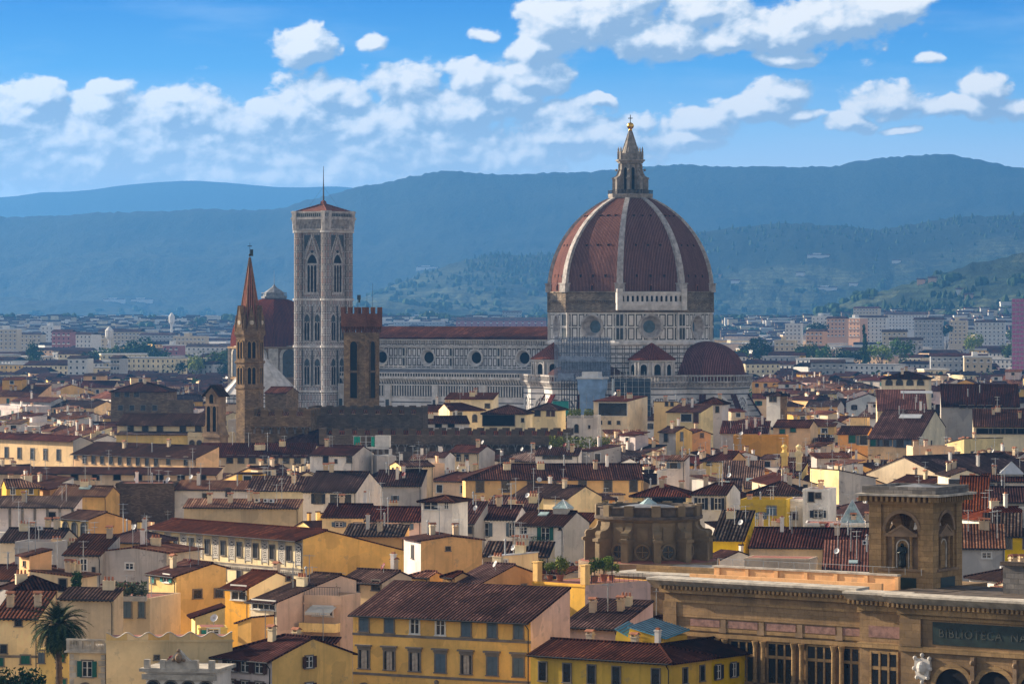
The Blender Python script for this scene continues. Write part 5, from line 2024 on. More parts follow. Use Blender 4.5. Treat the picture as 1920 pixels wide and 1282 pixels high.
H('small plum roofed lean-to above the shuttered beige house', 112, 214, 1118, 14, None, Z=16.4, d=3.4, roof='s', slope=.3, col='beige', rf='dark', chim=1, ant=0, yb=1128)
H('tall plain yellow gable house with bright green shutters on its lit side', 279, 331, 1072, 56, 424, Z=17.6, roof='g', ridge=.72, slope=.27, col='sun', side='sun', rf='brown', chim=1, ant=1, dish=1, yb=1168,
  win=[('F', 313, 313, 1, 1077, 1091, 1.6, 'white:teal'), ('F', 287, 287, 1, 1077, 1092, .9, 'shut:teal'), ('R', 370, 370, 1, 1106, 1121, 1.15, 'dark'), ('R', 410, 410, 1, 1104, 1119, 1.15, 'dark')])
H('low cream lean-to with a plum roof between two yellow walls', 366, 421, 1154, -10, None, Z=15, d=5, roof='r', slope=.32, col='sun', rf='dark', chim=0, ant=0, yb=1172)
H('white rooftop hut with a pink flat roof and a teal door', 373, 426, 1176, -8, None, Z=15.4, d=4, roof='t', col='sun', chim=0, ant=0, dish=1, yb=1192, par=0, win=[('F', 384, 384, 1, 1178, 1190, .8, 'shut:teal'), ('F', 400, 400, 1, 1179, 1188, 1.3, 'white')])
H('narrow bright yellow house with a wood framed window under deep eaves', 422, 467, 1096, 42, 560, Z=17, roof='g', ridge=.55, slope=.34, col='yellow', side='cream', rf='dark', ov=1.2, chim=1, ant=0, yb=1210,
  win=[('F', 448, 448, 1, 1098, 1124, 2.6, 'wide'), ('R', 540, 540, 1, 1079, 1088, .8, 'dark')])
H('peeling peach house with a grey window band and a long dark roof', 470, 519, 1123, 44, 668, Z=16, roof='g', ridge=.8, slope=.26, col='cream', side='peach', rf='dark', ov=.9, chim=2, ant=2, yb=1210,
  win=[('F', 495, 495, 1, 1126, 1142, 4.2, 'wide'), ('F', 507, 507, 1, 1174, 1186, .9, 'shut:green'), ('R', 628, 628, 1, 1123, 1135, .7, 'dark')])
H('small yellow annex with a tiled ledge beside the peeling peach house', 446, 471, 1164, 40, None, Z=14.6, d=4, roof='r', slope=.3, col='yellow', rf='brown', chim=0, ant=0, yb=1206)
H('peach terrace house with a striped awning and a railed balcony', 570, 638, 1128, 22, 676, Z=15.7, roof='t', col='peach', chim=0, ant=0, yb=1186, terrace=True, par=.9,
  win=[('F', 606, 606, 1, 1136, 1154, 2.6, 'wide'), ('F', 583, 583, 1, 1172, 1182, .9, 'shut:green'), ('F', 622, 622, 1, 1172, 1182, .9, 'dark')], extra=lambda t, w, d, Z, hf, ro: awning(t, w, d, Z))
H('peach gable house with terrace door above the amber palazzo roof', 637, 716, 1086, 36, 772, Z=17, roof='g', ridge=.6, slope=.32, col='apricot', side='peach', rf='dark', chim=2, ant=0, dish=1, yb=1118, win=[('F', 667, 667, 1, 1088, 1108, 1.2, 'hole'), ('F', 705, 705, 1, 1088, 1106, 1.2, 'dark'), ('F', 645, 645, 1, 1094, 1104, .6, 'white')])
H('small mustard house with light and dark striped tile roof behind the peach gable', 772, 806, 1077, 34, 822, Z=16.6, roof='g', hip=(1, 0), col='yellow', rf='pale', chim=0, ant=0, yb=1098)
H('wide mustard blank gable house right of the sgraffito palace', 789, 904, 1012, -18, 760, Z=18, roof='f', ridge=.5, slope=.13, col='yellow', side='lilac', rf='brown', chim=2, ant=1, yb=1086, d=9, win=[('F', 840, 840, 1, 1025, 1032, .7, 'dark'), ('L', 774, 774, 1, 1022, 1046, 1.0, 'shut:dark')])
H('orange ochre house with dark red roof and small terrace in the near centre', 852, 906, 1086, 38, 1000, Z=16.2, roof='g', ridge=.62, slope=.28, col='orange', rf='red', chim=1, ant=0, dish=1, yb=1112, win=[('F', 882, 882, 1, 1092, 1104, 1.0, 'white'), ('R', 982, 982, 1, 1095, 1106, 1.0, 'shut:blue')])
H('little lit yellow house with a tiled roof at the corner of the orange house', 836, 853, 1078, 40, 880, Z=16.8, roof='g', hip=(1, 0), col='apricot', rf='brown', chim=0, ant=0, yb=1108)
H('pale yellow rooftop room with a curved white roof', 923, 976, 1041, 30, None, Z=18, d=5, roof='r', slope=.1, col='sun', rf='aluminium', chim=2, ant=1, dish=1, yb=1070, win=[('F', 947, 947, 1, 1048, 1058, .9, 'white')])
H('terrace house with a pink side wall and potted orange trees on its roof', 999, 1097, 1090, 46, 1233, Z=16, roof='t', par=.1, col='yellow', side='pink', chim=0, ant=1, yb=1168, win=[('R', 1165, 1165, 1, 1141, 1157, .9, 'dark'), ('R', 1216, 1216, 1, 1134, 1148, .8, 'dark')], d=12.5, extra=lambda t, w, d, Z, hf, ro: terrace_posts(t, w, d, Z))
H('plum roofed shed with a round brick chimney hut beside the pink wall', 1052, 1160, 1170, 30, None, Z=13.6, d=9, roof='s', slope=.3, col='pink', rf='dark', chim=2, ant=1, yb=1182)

# ---- the painted palace and its neighbours
H('long sgraffito palace with black and white painted panels between dark windows', 279, 568, 986, 51, 762, Z=17, roof='g', ridge=.22, slope=.24, col='cream', side='yellow', rf='dark', ov=1.5, chim=0, ant=0, name='palazzo', cat='palazzo', yb=1068, d=21,
  win=[('F', 301, 542, 9, 1005, 1030, 1.25, 'dark'), ('F', 301, 542, 9, 1054, 1075, 1.25, 'dark')], band=(12.0, 11.2), extra=lambda t, w, d, Z, hf, ro: painted_panels(t, w, Z))
H('small ochre house with three arched windows on its lit front', 112, 166, 969, 46, 246, Z=18, roof='g', ridge=.42, slope=.28, col='sun', side='orange', rf='brown', chim=0, ant=0, yb=1008, win=[('F', 123, 157, 3, 978, 1003, 1.35, 'arch')])
H('broad low house with striped tile roof and white panelled walls', -10, 140, 947, 9, None, Z=18, roof='s', slope=.3, col='lilac', rf='pale', d=5, chim=1, ant=2, yb=1004, win=[('F', 97, 97, 1, 960, 976, 1.4, 'hole')], extra=lambda t, w, d, Z, hf, ro: pilasters(t, w, Z))
H('red brown hipped house behind the three arched windows', 190, 278, 1012, 20, None, Z=16.6, roof='g', hip=(1, 1), col='ochre', rf='red', d=9, chim=1, ant=1, yb=1030, dish=1)
H('long brown roofed house under the striped tile roof house', 0, 112, 1012, 10, None, Z=16, roof='g', col='beige', rf='dark', d=10, chim=3, ant=2, ac=2, yb=1036)
H('flat terrace with white water tank and low grey walls', 28, 102, 1026, 12, None, Z=17, roof='t', col='grey', d=6, chim=1, ant=1, ac=2, yb=1040)
H('bright mustard house with two small windows under a striped roof', 12, 75, 912, -14, 0, Z=19, roof='g', hip=(0, 1), slope=.3, col='gold', rf='pale', d=8, chim=2, ant=0, yb=930, win=[('F', 24, 58, 2, 916, 926, .8, 'white')])
H('dark tiled house with long striped slope beside the brick wall house', 100, 200, 926, 12, None, Z=17.6, roof='g', slope=.36, col='ochre', rf='pale', d=8, chim=1, ant=1, yb=945, extra=skylight(.4, .3))
H('flat topped house with a bare brown brick wall and dishes on its roof', 217, 325, 908, 2, None, Z=18.8, roof='t', col='brick_old', d=9, chim=1, ant=3, dish=2, ac=1, yb=968, par=.3)
H('white villa with striped roof and red dish on its little gable', 327, 468, 915, 10, None, Z=18, roof='s', slope=.28, col='white', rf='pale', d=5, chim=1, ant=1, dish=1, yb=936, win=[('F', 388, 388, 1, 925, 934, 1.6, 'dark'), ('F', 428, 428, 1, 915, 930, .9, 'dark')])
H('dark roofed house with a row of air conditioners and wire cage', 345, 560, 948, 8, None, Z=17.2, roof='s', slope=.3, col='beige', rf='pale', d=4, chim=3, ant=3, dish=1, ac=3, yb=968)
H('broad house with steep black and white striped tiles', 462, 574, 916, 10, None, Z=18, roof='s', slope=.42, col='cream', rf='tile_stripe', d=5.5, chim=1, ant=1, yb=930)
H('white house with black shutters and a wide loggia opening', 568, 668, 919, 12, 716, Z=18.4, roof='g', slope=.32, col='white', rf='dark', chim=2, ant=0, yb=962, win=[('F', 597, 597, 1, 925, 944, 1.4, 'open:dark'), ('F', 639, 639, 1, 926, 944, 4.2, 'wide')])
H('cream rooftop room with a big brown window and peeling side', 752, 812, 872, -26, 731, Z=21, roof='g', ridge=.5, slope=.26, col='cream', side='sun', rf='pale', chim=0, ant=1, yb=906, win=[('F', 774, 774, 1, 877, 893, 3.9, 'wide'), ('L', 737, 745, 2, 877, 884, .6, 'dark')])
H('grey plastered houses with a small blue shuttered window', 700, 790, 908, 6, None, Z=17.4, roof='s', slope=.3, col='grey', rf='dark', d=9, chim=2, ant=2, dish=1, yb=942, win=[('F', 741, 741, 1, 929, 938, .8, 'white:blue')])
H('cream yellow house with grey shutters left of the white tower house', 604, 686, 966, 10, None, Z=17, roof='g', slope=.32, col='sun', rf='dark', d=11, chim=1, ant=1, yb=990, win=[('F', 636, 636, 1, 978, 987, 1.3, 'open:blue'), ('F', 671, 671, 1, 980, 992, 1.3, 'open:blue')])
H('white walled house with grey shutters and wide dark striped roof', 686, 790, 973, 10, None, Z=17, roof='g', slope=.34, col='pink', rf='dark', d=11, chim=1, ant=1, yb=992, win=[('F', 711, 711, 1, 981, 992, 1.3, 'open:blue'), ('F', 762, 762, 1, 981, 992, 1.3, 'open:blue')])
H('square white tower house with a double window under a pyramid roof', 790, 848, 938, 18, None, Z=21, roof='p', slope=.26, col='white', rf='brown', d=8, chim=0, ant=0, yb=1000, win=[('F', 808, 808, 1, 941, 955, 2.5, 'wide'), ('F', 837, 837, 1, 940, 954, .7, 'white')])
H('narrow grey house with shutters squeezed beside the white tower house', 848, 890, 978, 14, None, Z=16.6, roof='s', slope=.35, col='grey', rf='brown', d=9, chim=2, ant=1, dish=1, yb=1005, win=[('F', 858, 858, 1, 985, 998, 1.0, 'dark'), ('F', 880, 880, 1, 987, 1000, 1.0, 'shut:dark')])
H('low dark striped roofs stepping down to the mustard gable', 645, 758, 1000, 10, None, Z=15.6, roof='s', slope=.36, col='ochre', rf='tile_stripe', d=4, chim=3, ant=1, yb=1016)
H('small house with long dark tiled front roof under the white shuttered houses', 905, 1030, 1038, 10, None, Z=15.2, roof='s', slope=.34, col='beige', rf='tile_stripe', d=5, chim=2, ant=2, yb=1046)
H('white house with slate grey open shutters beside the flowered balcony house', 889, 966, 970, 12, None, Z=17, roof='g', slope=.34, col='white', rf='dark', d=11, chim=1, ant=1, yb=1012, win=[('F', 909, 909, 1, 980, 1005, 1.4, 'open:blue'), ('F', 960, 960, 1, 980, 1005, 1.0, 'open:blue'), ('F', 880, 880, 1, 987, 1000, .8, 'dark')])
H('white house with green shutters, a flowered balcony and a glass pyramid skylight', 966, 1057, 981, 24, 1105, Z=17, roof='g', slope=.36, col='white', side='grey', rf='dark', chim=0, ant=1, yb=1030, win=[('F', 982, 982, 1, 988, 1001, 1.3, 'white'), ('F', 1023, 1023, 1, 988, 1012, 1.5, 'open:green'), ('F', 1050, 1050, 1, 988, 993, .4, 'hole')],
  extra=several(glass_pyramid(.72, .5, 1.3, 1.5, .45), skylight(.3, .3, 1.6, 1.3), lambda t, w, d, Z, hf, ro: balcony(t, w * .52, 3.6, Z - 3.1)))
H('small deep yellow house with a big white framed window next to the rotunda', 1061, 1100, 987, 18, None, Z=16, roof='s', slope=.3, col='ochre', rf='dark', d=7, chim=0, ant=0, yb=1042, win=[('F', 1081, 1081, 1, 993, 1020, 2.7, 'white')])
H('yellow gable house with dark roof behind the rotunda', 1066, 1128, 932, -48, None, Z=18, roof='f', slope=.42, ridge=.5, col='sun', rf='dark', d=14, chim=2, ant=1, dish=1, yb=952)
H('long pale yellow palazzo with seven dark windows under one tiled roof', 875, 1206, 896, -4, 842, Z=18.4, roof='g', hip=(1, 0), slope=.34, col='apricot', rf='brown', d=15, chim=5, ant=2, dish=1, name='palazzo', cat='palazzo', yb=935,
  win=[('F', 900, 1188, 7, 902, 922, 1.5, 'dark'), ('L', 858, 858, 1, 902, 922, 1.2, 'white')], ov=.9)
H('white house with two pairs of black shutters under a hipped roof', 1297, 1363, 924, 16, 1388, Z=19, roof='g', hip=(1, 0), slope=.3, col='white', rf='dark', chim=1, ant=1, yb=976, win=[('F', 1315, 1346, 2, 933, 955, 1.3, 'white:dark')])
H('yellow loggia house with hipped roof above the rotunda', 1186, 1288, 928, 10, None, Z=18, roof='g', hip=(1, 1), slope=.3, col='sun', rf='brown', d=12, chim=3, ant=2, yb=960, win=[('F', 1250, 1250, 1, 932, 946, 7.0, 'hole'), ('F', 1215, 1215, 1, 933, 944, 1.2, 'white')])
H('white rooftop lookout room with a grey flat terrace', 1250, 1284, 861, 14, None, Z=22.5, roof='s', slope=.15, col='white', rf='pale', d=5, chim=1, ant=0, yb=882, win=[('F', 1263, 1263, 1, 867, 878, 1.5, 'white:blue')])
H('grey terraced block under the white lookout room', 1232, 1308, 885, 14, None, Z=19.6, roof='t', col='grey', d=9, chim=1, ant=1, yb=912, terrace=True, par=.4)
H('mustard terrace house with cream parapets and pale blue shutters', 1388, 1474, 946, 12, None, Z=17.4, roof='t', col='gold', d=9, chim=1, ant=1, yb=972, par=1.0, win=[('F', 1400, 1400, 1, 961, 972, 1.0, 'open:blue'), ('F', 1428, 1428, 1, 961, 972, 1.0, 'open:blue'), ('F', 1447, 1447, 1, 948, 965, 1.6, 'shut:blue')])
H('white cube house with a brown door beside the mustard terrace', 1474, 1516, 938, 14, None, Z=18, roof='t', col='white', d=8, chim=0, ant=0, yb=976, par=.3, win=[('F', 1488, 1488, 1, 960, 973, 1.2, 'shut:brown')])
H('taller white tower house with dark openings and air conditioners', 1505, 1552, 919, 16, None, Z=20, roof='t', col='white', d=8, chim=1, ant=1, ac=2, yb=976, par=.3, win=[('F', 1534, 1534, 1, 924, 934, 1.0, 'dark'), ('F', 1534, 1534, 1, 957, 970, 1.5, 'open:dark'), ('F', 1521, 1521, 1, 922, 940, 1.0, 'hole')])
H('big windowless house with one sunlit yellow wall and one blackened grey wall', 1519, 1573, 876, 64, 1642, Z=20.4, roof='b', slope=.20, col='sun', side='weathered', rf='brown', chim=2, ant=2, dish=1, yb=924, ac=1)
H('house with beige gable and three air conditioners below the sunlit wall', 1452, 1530, 906, -8, None, Z=18.5, roof='f', ridge=.5, slope=.3, col='beige', rf='brown', d=22, chim=1, ant=2, dish=1, yb=920, win=[('F', 1480, 1480, 1, 908, 914, 1.0, 'dark'), ('F', 1510, 1510, 1, 908, 916, .8, 'dark')])
H('dark hipped roof house in front of the beige gable', 1400, 1506, 924, 14, None, Z=17.8, roof='g', hip=(1, 1), slope=.34, col='beige', rf='dark', d=12, chim=2, ant=1, yb=935)
H('long white rooftop wall house with a pointed glass pyramid', 1510, 1622, 982, 6, None, Z=16.6, roof='t', col='white', d=8, chim=1, ant=1, yb=998, par=.2, extra=glass_pyramid(.78, .5, 1.9, 3.9, .1))
H('house with a wide red brown tiled slope left of the library tower', 1405, 1622, 1022, 10, None, Z=15.4, roof='g', slope=.3, col='beige', rf='brown', d=16, chim=5, ant=2, dish=1, yb=1030, ov=.8, win=[('F', 1605, 1605, 1, 1030, 1042, 1.0, 'white')])
H('little white terrace house among dark striped roofs', 1390, 1440, 992, 14, 1470, Z=17, roof='t', col='cream', chim=1, ant=1, yb=1012, par=.2, d=7, win=[('R', 1452, 1452, 1, 998, 1006, 2.0, 'white')])
H('dark striped roof house with yellow wall right of the rotunda', 1335, 1396, 1008, 14, None, Z=16, roof='s', slope=.45, col='gold', rf='tile_stripe', d=9, chim=1, ant=1, dish=1, yb=1022)
H('low flat tan service block with red roof beside the rotunda', 1396, 1518, 1046, 16, None, Z=14.4, roof='t', col='beige', d=6, chim=0, ant=0, yb=1076, par=.1)
H('yellow house with black striped roof right of the library tower', 1842, 1935, 1002, 8, None, Z=16.6, roof='s', slope=.34, col='gold', rf='tile_stripe', d=9, chim=0, ant=1, yb=1046, win=[('F', 1890, 1890, 1, 1007, 1028, 1.1, 'dark'), ('F', 1925, 1925, 1, 1007, 1028, 1.1, 'dark')])
H('bright red roofed house behind the black striped roof', 1848, 1935, 972, -20, None, Z=18, roof='g', hip=(1, 0), slope=.32, col='white', rf='red', d=10, chim=1, ant=1, yb=984)
H('grey house with painted frieze under a pale speckled roof right of the library tower', 1795, 1884, 1024, 6, None, Z=15.8, roof='s', slope=.3, col='grey', rf='pale', d=10, chim=1, ant=1, yb=1046, win=[('F', 1850, 1850, 1, 1035, 1046, 1.4, 'white')])
H('white house with red roof just above the speckled roof', 1795, 1850, 978, 8, 1862, Z=17, roof='g', slope=.3, col='white', rf='red', chim=1, ant=1, yb=1000)
H('long dark house with shadowed walls right of the library tower top', 1790, 1935, 938, 5, None, Z=18, roof='g', slope=.32, col='grey', rf='dark', d=14, chim=2, ant=1, yb=956, win=[('F', 1808, 1840, 2, 942, 952, 1.4, 'white')])
H('white house with a big glazed gable and brown door', 1783, 1842, 890, -6, None, Z=20.4, roof='f', slope=.34, col='cream', rf='dark', d=12, chim=1, ant=0, yb=918, win=[('F', 1812, 1812, 1, 898, 917, 7.0, 'white')])
H('white low house with grey door and brown door below the glass turret', 1842, 1935, 900, 6, None, Z=19.4, roof='g', slope=.28, col='white', rf='brown', d=8, chim=1, ant=1, yb=920, win=[('F', 1858, 1858, 1, 908, 920, 1.3, 'shut:blue'), ('F', 1877, 1877, 1, 907, 920, 1.3, 'shut:brown')], extra=glass_pyramid(.6, .6, 2.2, 2.4, .2, 'aluminium'))
H('vast dark red roof sloping down along the edge of the picture', 1800, 1990, 908, -42, None, Z=17, roof='g', ridge=.6, slope=.34, col='beige', rf='brown', d=26, chim=2, ant=2, yb=912)
H('loggia house with a row of wide dark openings under a long dark roof', 1825, 1940, 798, 6, None, Z=22, roof='s', slope=.3, col='cream', rf='dark', d=14, chim=2, ant=1, yb=818, win=[('F', 1846, 1915, 4, 803, 813, 4.2, 'hole')])
H('white terrace front below the long loggia house', 1853, 1940, 819, 6, None, Z=19, roof='t', col='white', d=7, chim=1, ant=1, yb=834, par=.1, win=[('F', 1863, 1900, 2, 822, 830, 1.4, 'arch')])

# ---- the middle of the town
H('long orange cloister building with tall narrow windows and a gabled end', -16, 137, 818, 48, 178, Z=19.5, roof='g', ridge=.35, slope=.36, col='apricot', side='grey', rf='dark', chim=1, ant=1, yb=866, win=[('F', 12.5, 110, 5, 838, 858, 1.5, 'dark')], ov=1.0)
H('lower orange cloister wing with a row of twelve narrow windows', 138, 368, 848, 45, None, Z=18.5, roof='s', slope=.36, col='apricot', rf='dark', d=7, chim=2, ant=1, yb=880, win=[('F', 159, 293, 9, 852, 868, 1.25, 'dark'), ('F', 316, 349, 2, 855, 871, 1.25, 'dark'), ('F', 142, 142, 1, 850, 860, 1.0, 'dark')], ov=1.0)
H('beige cloister wing with a row of small windows running towards the centre', 368, 585, 853, 6, None, Z=18.4, roof='s', slope=.36, col='beige', rf='dark', d=7.5, chim=2, ant=3, yb=872, win=[('F', 431, 579, 8, 854, 868, 1.4, 'dark'), ('F', 390, 405, 2, 854, 861, .9, 'dark')], ov=1.0)
H('long dark arcade roof running under the orange cloister', -16, 408, 884, 8, None, Z=17.5, roof='s', slope=.2, col='beige', rf='dark', d=5, chim=0, ant=3, yb=902, ov=1.4, win=[('F', 100, 380, 8, 889, 899, 1.5, 'hole')])
H('cream church nave with square windows behind the orange cloister', 220, 386, 794, 10, None, Z=23.5, roof='s', slope=.4, col='cream', rf='dark', d=6.5, chim=0, ant=0, yb=812, ov=.9, name='church', cat='church', win=[('F', 245, 300, 3, 798, 809, 1.5, 'dark'), ('F', 343, 372, 2, 799, 810, 1.5, 'dark')])
H('cream church aisle with a worn wall below the square windows', 218, 400, 813, 10, None, Z=21, roof='s', slope=.15, col='sun', rf='pale', d=6, chim=0, ant=0, yb=832)
H('arched loggia with a stone balustrade under the bell gable', 352, 432, 817, 8, None, Z=20.6, roof='t', col='cream', d=6, chim=0, ant=0, yb=836, par=.9, win=[('F', 360, 401, 4, 825, 834, 1.2, 'arch')])
H('weathered grey building with arches between the bell gable and the battlements', 428, 515, 790, 8, None, Z=22.5, roof='t', col='weathered', d=9, chim=1, ant=1, yb=830, par=.5, win=[('F', 466, 481, 2, 824, 834, 1.3, 'arch')])
H('brown hip roofed stone palace with few windows', 208, 314, 733, 6, None, Z=27, roof='g', hip=(1, 1), slope=.34, col='stone_brown', rf='dark', d=16, chim=1, ant=0, yb=772, name='palazzo', cat='palazzo', win=[('F', 220, 256, 3, 735, 744, 1.6, 'dark'), ('F', 226, 290, 4, 760, 769, 1.5, 'dark')])
H('low rough stone block right of the hip roofed stone palace', 297, 354, 753, 6, None, Z=24.5, roof='t', col='stone_brown', d=8, chim=0, ant=0, yb=772, par=.4)
H('broad brown hipped roof below the battlements', 510, 662, 832, 14, None, Z=20, roof='g', hip=(1, 1), slope=.36, col='beige', rf='dark', d=18, chim=0, ant=0, yb=846)
H('white house with three windows and a rough grey gable side', 581, 662, 851, 18, 783, Z=19.4, roof='g', ridge=.5, slope=.26, col='white', side='weathered', rf='dark', d=14, chim=1, ant=1, yb=886, win=[('F', 611, 611, 1, 853, 867, 1.2, 'shut:dark'), ('F', 630, 630, 1, 861, 868, .6, 'dark'), ('F', 655, 655, 1, 853, 867, 1.2, 'dark')])
H('cream gable house with grey end wall in front of the corbelled range', 842, 898, 846, 26, 928, Z=19.5, roof='g', slope=.32, col='cream', side='grey', rf='brown', chim=1, ant=0, dish=1, yb=868, win=[('F', 860, 875, 2, 852, 864, 1.0, 'dark')])
H('brown roofed house with a long glazed window band', 1004, 1085, 851, 10, None, Z=19.5, roof='s', slope=.33, col='white', rf='brown', d=4.5, chim=2, ant=1, dish=2, yb=868, win=[('F', 1045, 1045, 1, 854, 861, 7.0, 'white')])
H('grey house with a balcony door and tilted red roof right of the roof garden', 1105, 1164, 846, -18, None, Z=19.4, roof='r', slope=.18, col='weathered', rf='brown', d=9, chim=1, ant=1, yb=868, win=[('F', 1120, 1120, 1, 850, 866, 1.4, 'white')])
H('white tower house with an arched slit and hedges in roof planters', 1063, 1120, 781, 8, None, Z=25, roof='t', col='white', d=8, chim=0, ant=0, yb=836, par=.3, win=[('F', 1081, 1081, 1, 795, 811, 1.0, 'arch'), ('F', 1081, 1081, 1, 817, 830, 1.2, 'arch'), ('F', 1105, 1105, 1, 797, 803, .5, 'dark')])
H('large cream house with a black glazed roof loggia at the foot of the scaffolding', 1113, 1176, 751, 20, 1214, Z=28.6, roof='s', slope=.06, col='cream', rf='brown', chim=1, ant=1, dish=1, yb=798, win=[('F', 1149, 1149, 1, 755, 779, 8.0, 'wide'), ('F', 1126, 1160, 3, 789, 795, .8, 'dark')])
H('beige square house under a small hipped roof below the tribune', 995, 1044, 767, 16, None, Z=26.4, roof='g', hip=(1, 1), slope=.36, col='cream', rf='dark', d=9, chim=1, ant=0, yb=800, win=[('F', 1008, 1008, 1, 768, 780, 1.5, 'shut:dark'), ('F', 1028, 1037, 2, 768, 780, .9, 'shut:brown')])
H('dark hip roofed house with a vine shaded terrace', 906, 985, 774, 10, None, Z=26, roof='g', hip=(1, 1), slope=.36, col='cream', rf='dark', d=11, chim=0, ant=0, yb=800, win=[('F', 935, 935, 1, 778, 798, 8.5, 'hole'), ('F', 980, 980, 1, 784, 791, .7, 'dark')])
H('cream porch house with white posts and a gabled roof', 843, 906, 768, -20, None, Z=26.4, roof='g', hip=(0, 1), slope=.36, col='cream', rf='dark', d=9, chim=0, ant=1, yb=795, win=[('F', 858, 858, 1, 772, 786, 2.6, 'wide'), ('F', 890, 903, 2, 777, 791, 1.2, 'arch')])
H('pale house with a flat brown roof close under the nave wall', 834, 925, 747, 8, None, Z=28.6, roof='s', slope=.15, col='cream', rf='brown', d=10, chim=2, ant=1, yb=768, win=[('F', 914, 914, 1, 757, 765, 1.3, 'dark')])
H('white low houses beside the dark battlements', 794, 836, 770, 12, None, Z=25.6, roof='g', slope=.3, col='white', rf='dark', d=10, chim=2, ant=2, yb=790)
H('dark gabled house with white framed openings in front of the porch house', 800, 880, 792, -10, None, Z=23.6, roof='g', slope=.34, col='white', rf='dark', d=9, chim=1, ant=1, yb=802, win=[('F', 822, 846, 2, 794, 801, 1.6, 'hole')])
H('pale yellow house with a tall chimney below the tribune gallery', 1226, 1268, 752, 16, None, Z=28.4, roof='b', slope=.1, col='sun', rf='brown', d=7, chim=2, ant=0, yb=782, win=[('F', 1250, 1260, 2, 754, 761, .8, 'dark')])
H('dark roofed yellow house with tall brown shutters below the blind arches', 1250, 1314, 771, 24, None, Z=26.2, roof='s', slope=.2, col='sun', rf='dark', d=9, chim=1, ant=0, yb=800, win=[('F', 1305, 1305, 1, 775, 792, 1.3, 'shut:brown'), ('F', 1287, 1287, 1, 776, 790, 3.0, 'white')])
H('pinkish white house with a flat hipped roof under the east tribune', 1310, 1354, 756, 14, None, Z=28, roof='g', hip=(1, 1), slope=.34, col='lilac', rf='dark', d=9, chim=1, ant=0, yb=790, win=[('F', 1325, 1325, 1, 762, 775, 1.9, 'white'), ('F', 1345, 1345, 1, 762, 773, .9, 'dark')])
H('white house tower with a double arched window and a brick side', 1437, 1463, 740, 34, 1476, Z=29, roof='g', hip=(1, 1), slope=.34, col='white', side='stone_brown', rf='dark', chim=0, ant=0, yb=774, win=[('F', 1446, 1453, 2, 741, 753, 1.0, 'arch')])
H('small grey and yellow house pair with a yellow gable', 1236, 1267, 808, 42, 1298, Z=22.6, roof='g', slope=.34, col='grey', side='sun', rf='dark', chim=2, ant=0, yb=838, win=[('F', 1249, 1249, 1, 812, 828, 1.2, 'shut:dark'), ('R', 1278, 1278, 1, 810, 826, 1.0, 'shut:blue')])
H('little orange gable house beside the yellow gable', 1298, 1333, 812, -16, None, Z=22, roof='f', slope=.34, col='orange', rf='brown', d=8, chim=1, ant=0, yb=832, win=[('F', 1316, 1316, 1, 812, 820, .8, 'dark')])
H('long orange parapet wall house with dishes in front', 1375, 1475, 820, 8, None, Z=21.4, roof='t', col='orange', d=7, chim=0, ant=1, dish=2, yb=832, par=.6)
H('beige house with green window and a shallow brown roof', 1450, 1518, 799, 18, None, Z=23, roof='g', slope=.34, col='beige', rf='brown', d=9, chim=1, ant=1, dish=1, yb=820, win=[('F', 1467, 1467, 1, 804, 813, 1.4, 'shut:green'), ('F', 1487, 1487, 1, 801, 810, 1.4, 'shut:green')])
H('yellow house with slate shutters and a square rooftop room', 1571, 1626, 812, 16, None, Z=22, roof='g', slope=.32, col='apricot', rf='dark', d=10, chim=1, ant=1, yb=836, win=[('F', 1598, 1598, 1, 816, 830, 1.7, 'shut:green'), ('F', 1619, 1619, 1, 816, 834, 1.8, 'white:blue')], extra=altana(.3, .85, .55, .95, 2.4, 'sun', 'tile_pale', False, True))
H('large ochre house with grey shutters and a broad dark roof', 1627, 1724, 820, 18, 1772, Z=21.6, roof='g', ridge=.6, slope=.34, col='apricot', side='cream', rf='dark', chim=2, ant=1, yb=856, win=[('F', 1638, 1661, 3, 824, 836, 1.6, ['shut:green', 'dark', 'open:blue']), ('F', 1688, 1702, 2, 824, 838, 1.8, ['open:blue', 'shut:blue']), ('R', 1746, 1746, 1, 826, 836, 1.0, 'dark')], extra=skylight(.38, .42, 5.5, 2.4, 'aluminium'))
H('beige flat block with one white window right of the ochre house', 1712, 1790, 840, -4, None, Z=20.4, roof='t', col='beige', d=9, chim=1, ant=1, yb=870, par=.4, win=[('F', 1754, 1754, 1, 858, 868, 1.1, 'white')])
H('long dark red barn roof with a pink gable and brick chimney tower', 1765, 1912, 760, 5, None, Z=26, roof='s', slope=.42, col='grey', rf='dark', d=14, chim=1, ant=0, yb=776, win=[('F', 1805, 1872, 5, 760, 765, 1.6, 'dark')])
H('low roof in bright brick red tiles', 1645, 1738, 768, 4, None, Z=25, roof='s', slope=.36, col='cream', rf='red', d=15, chim=1, ant=0, yb=774, extra=skylight(.5, .8, 9, 1.6, 'aluminium'))
H('cream villa with four arched windows under a dark hipped roof', 1653, 1741, 709, 10, None, Z=31, roof='g', hip=(1, 1), slope=.3, col='cream', rf='dark', d=14, chim=1, ant=1, yb=728, win=[('F', 1667, 1726, 4, 711, 722, 2.1, 'arch')])
H('dark green shuttered house with hanging plants left of the beige gable row', 1350, 1440, 810, 8, None, Z=21.6, roof='s', slope=.3, col='grey', rf='dark', d=9, chim=2, ant=1, dish=1, yb=822)
H('brown hipped house with an orange front above the loggia', 1318, 1370, 862, 22, 1400, Z=19, roof='g', hip=(1, 0), slope=.32, col='sun', side='apricot', rf='dark', chim=2, ant=1, yb=884, win=[('F', 1330, 1330, 1, 866, 872, 1.2, 'arch')])
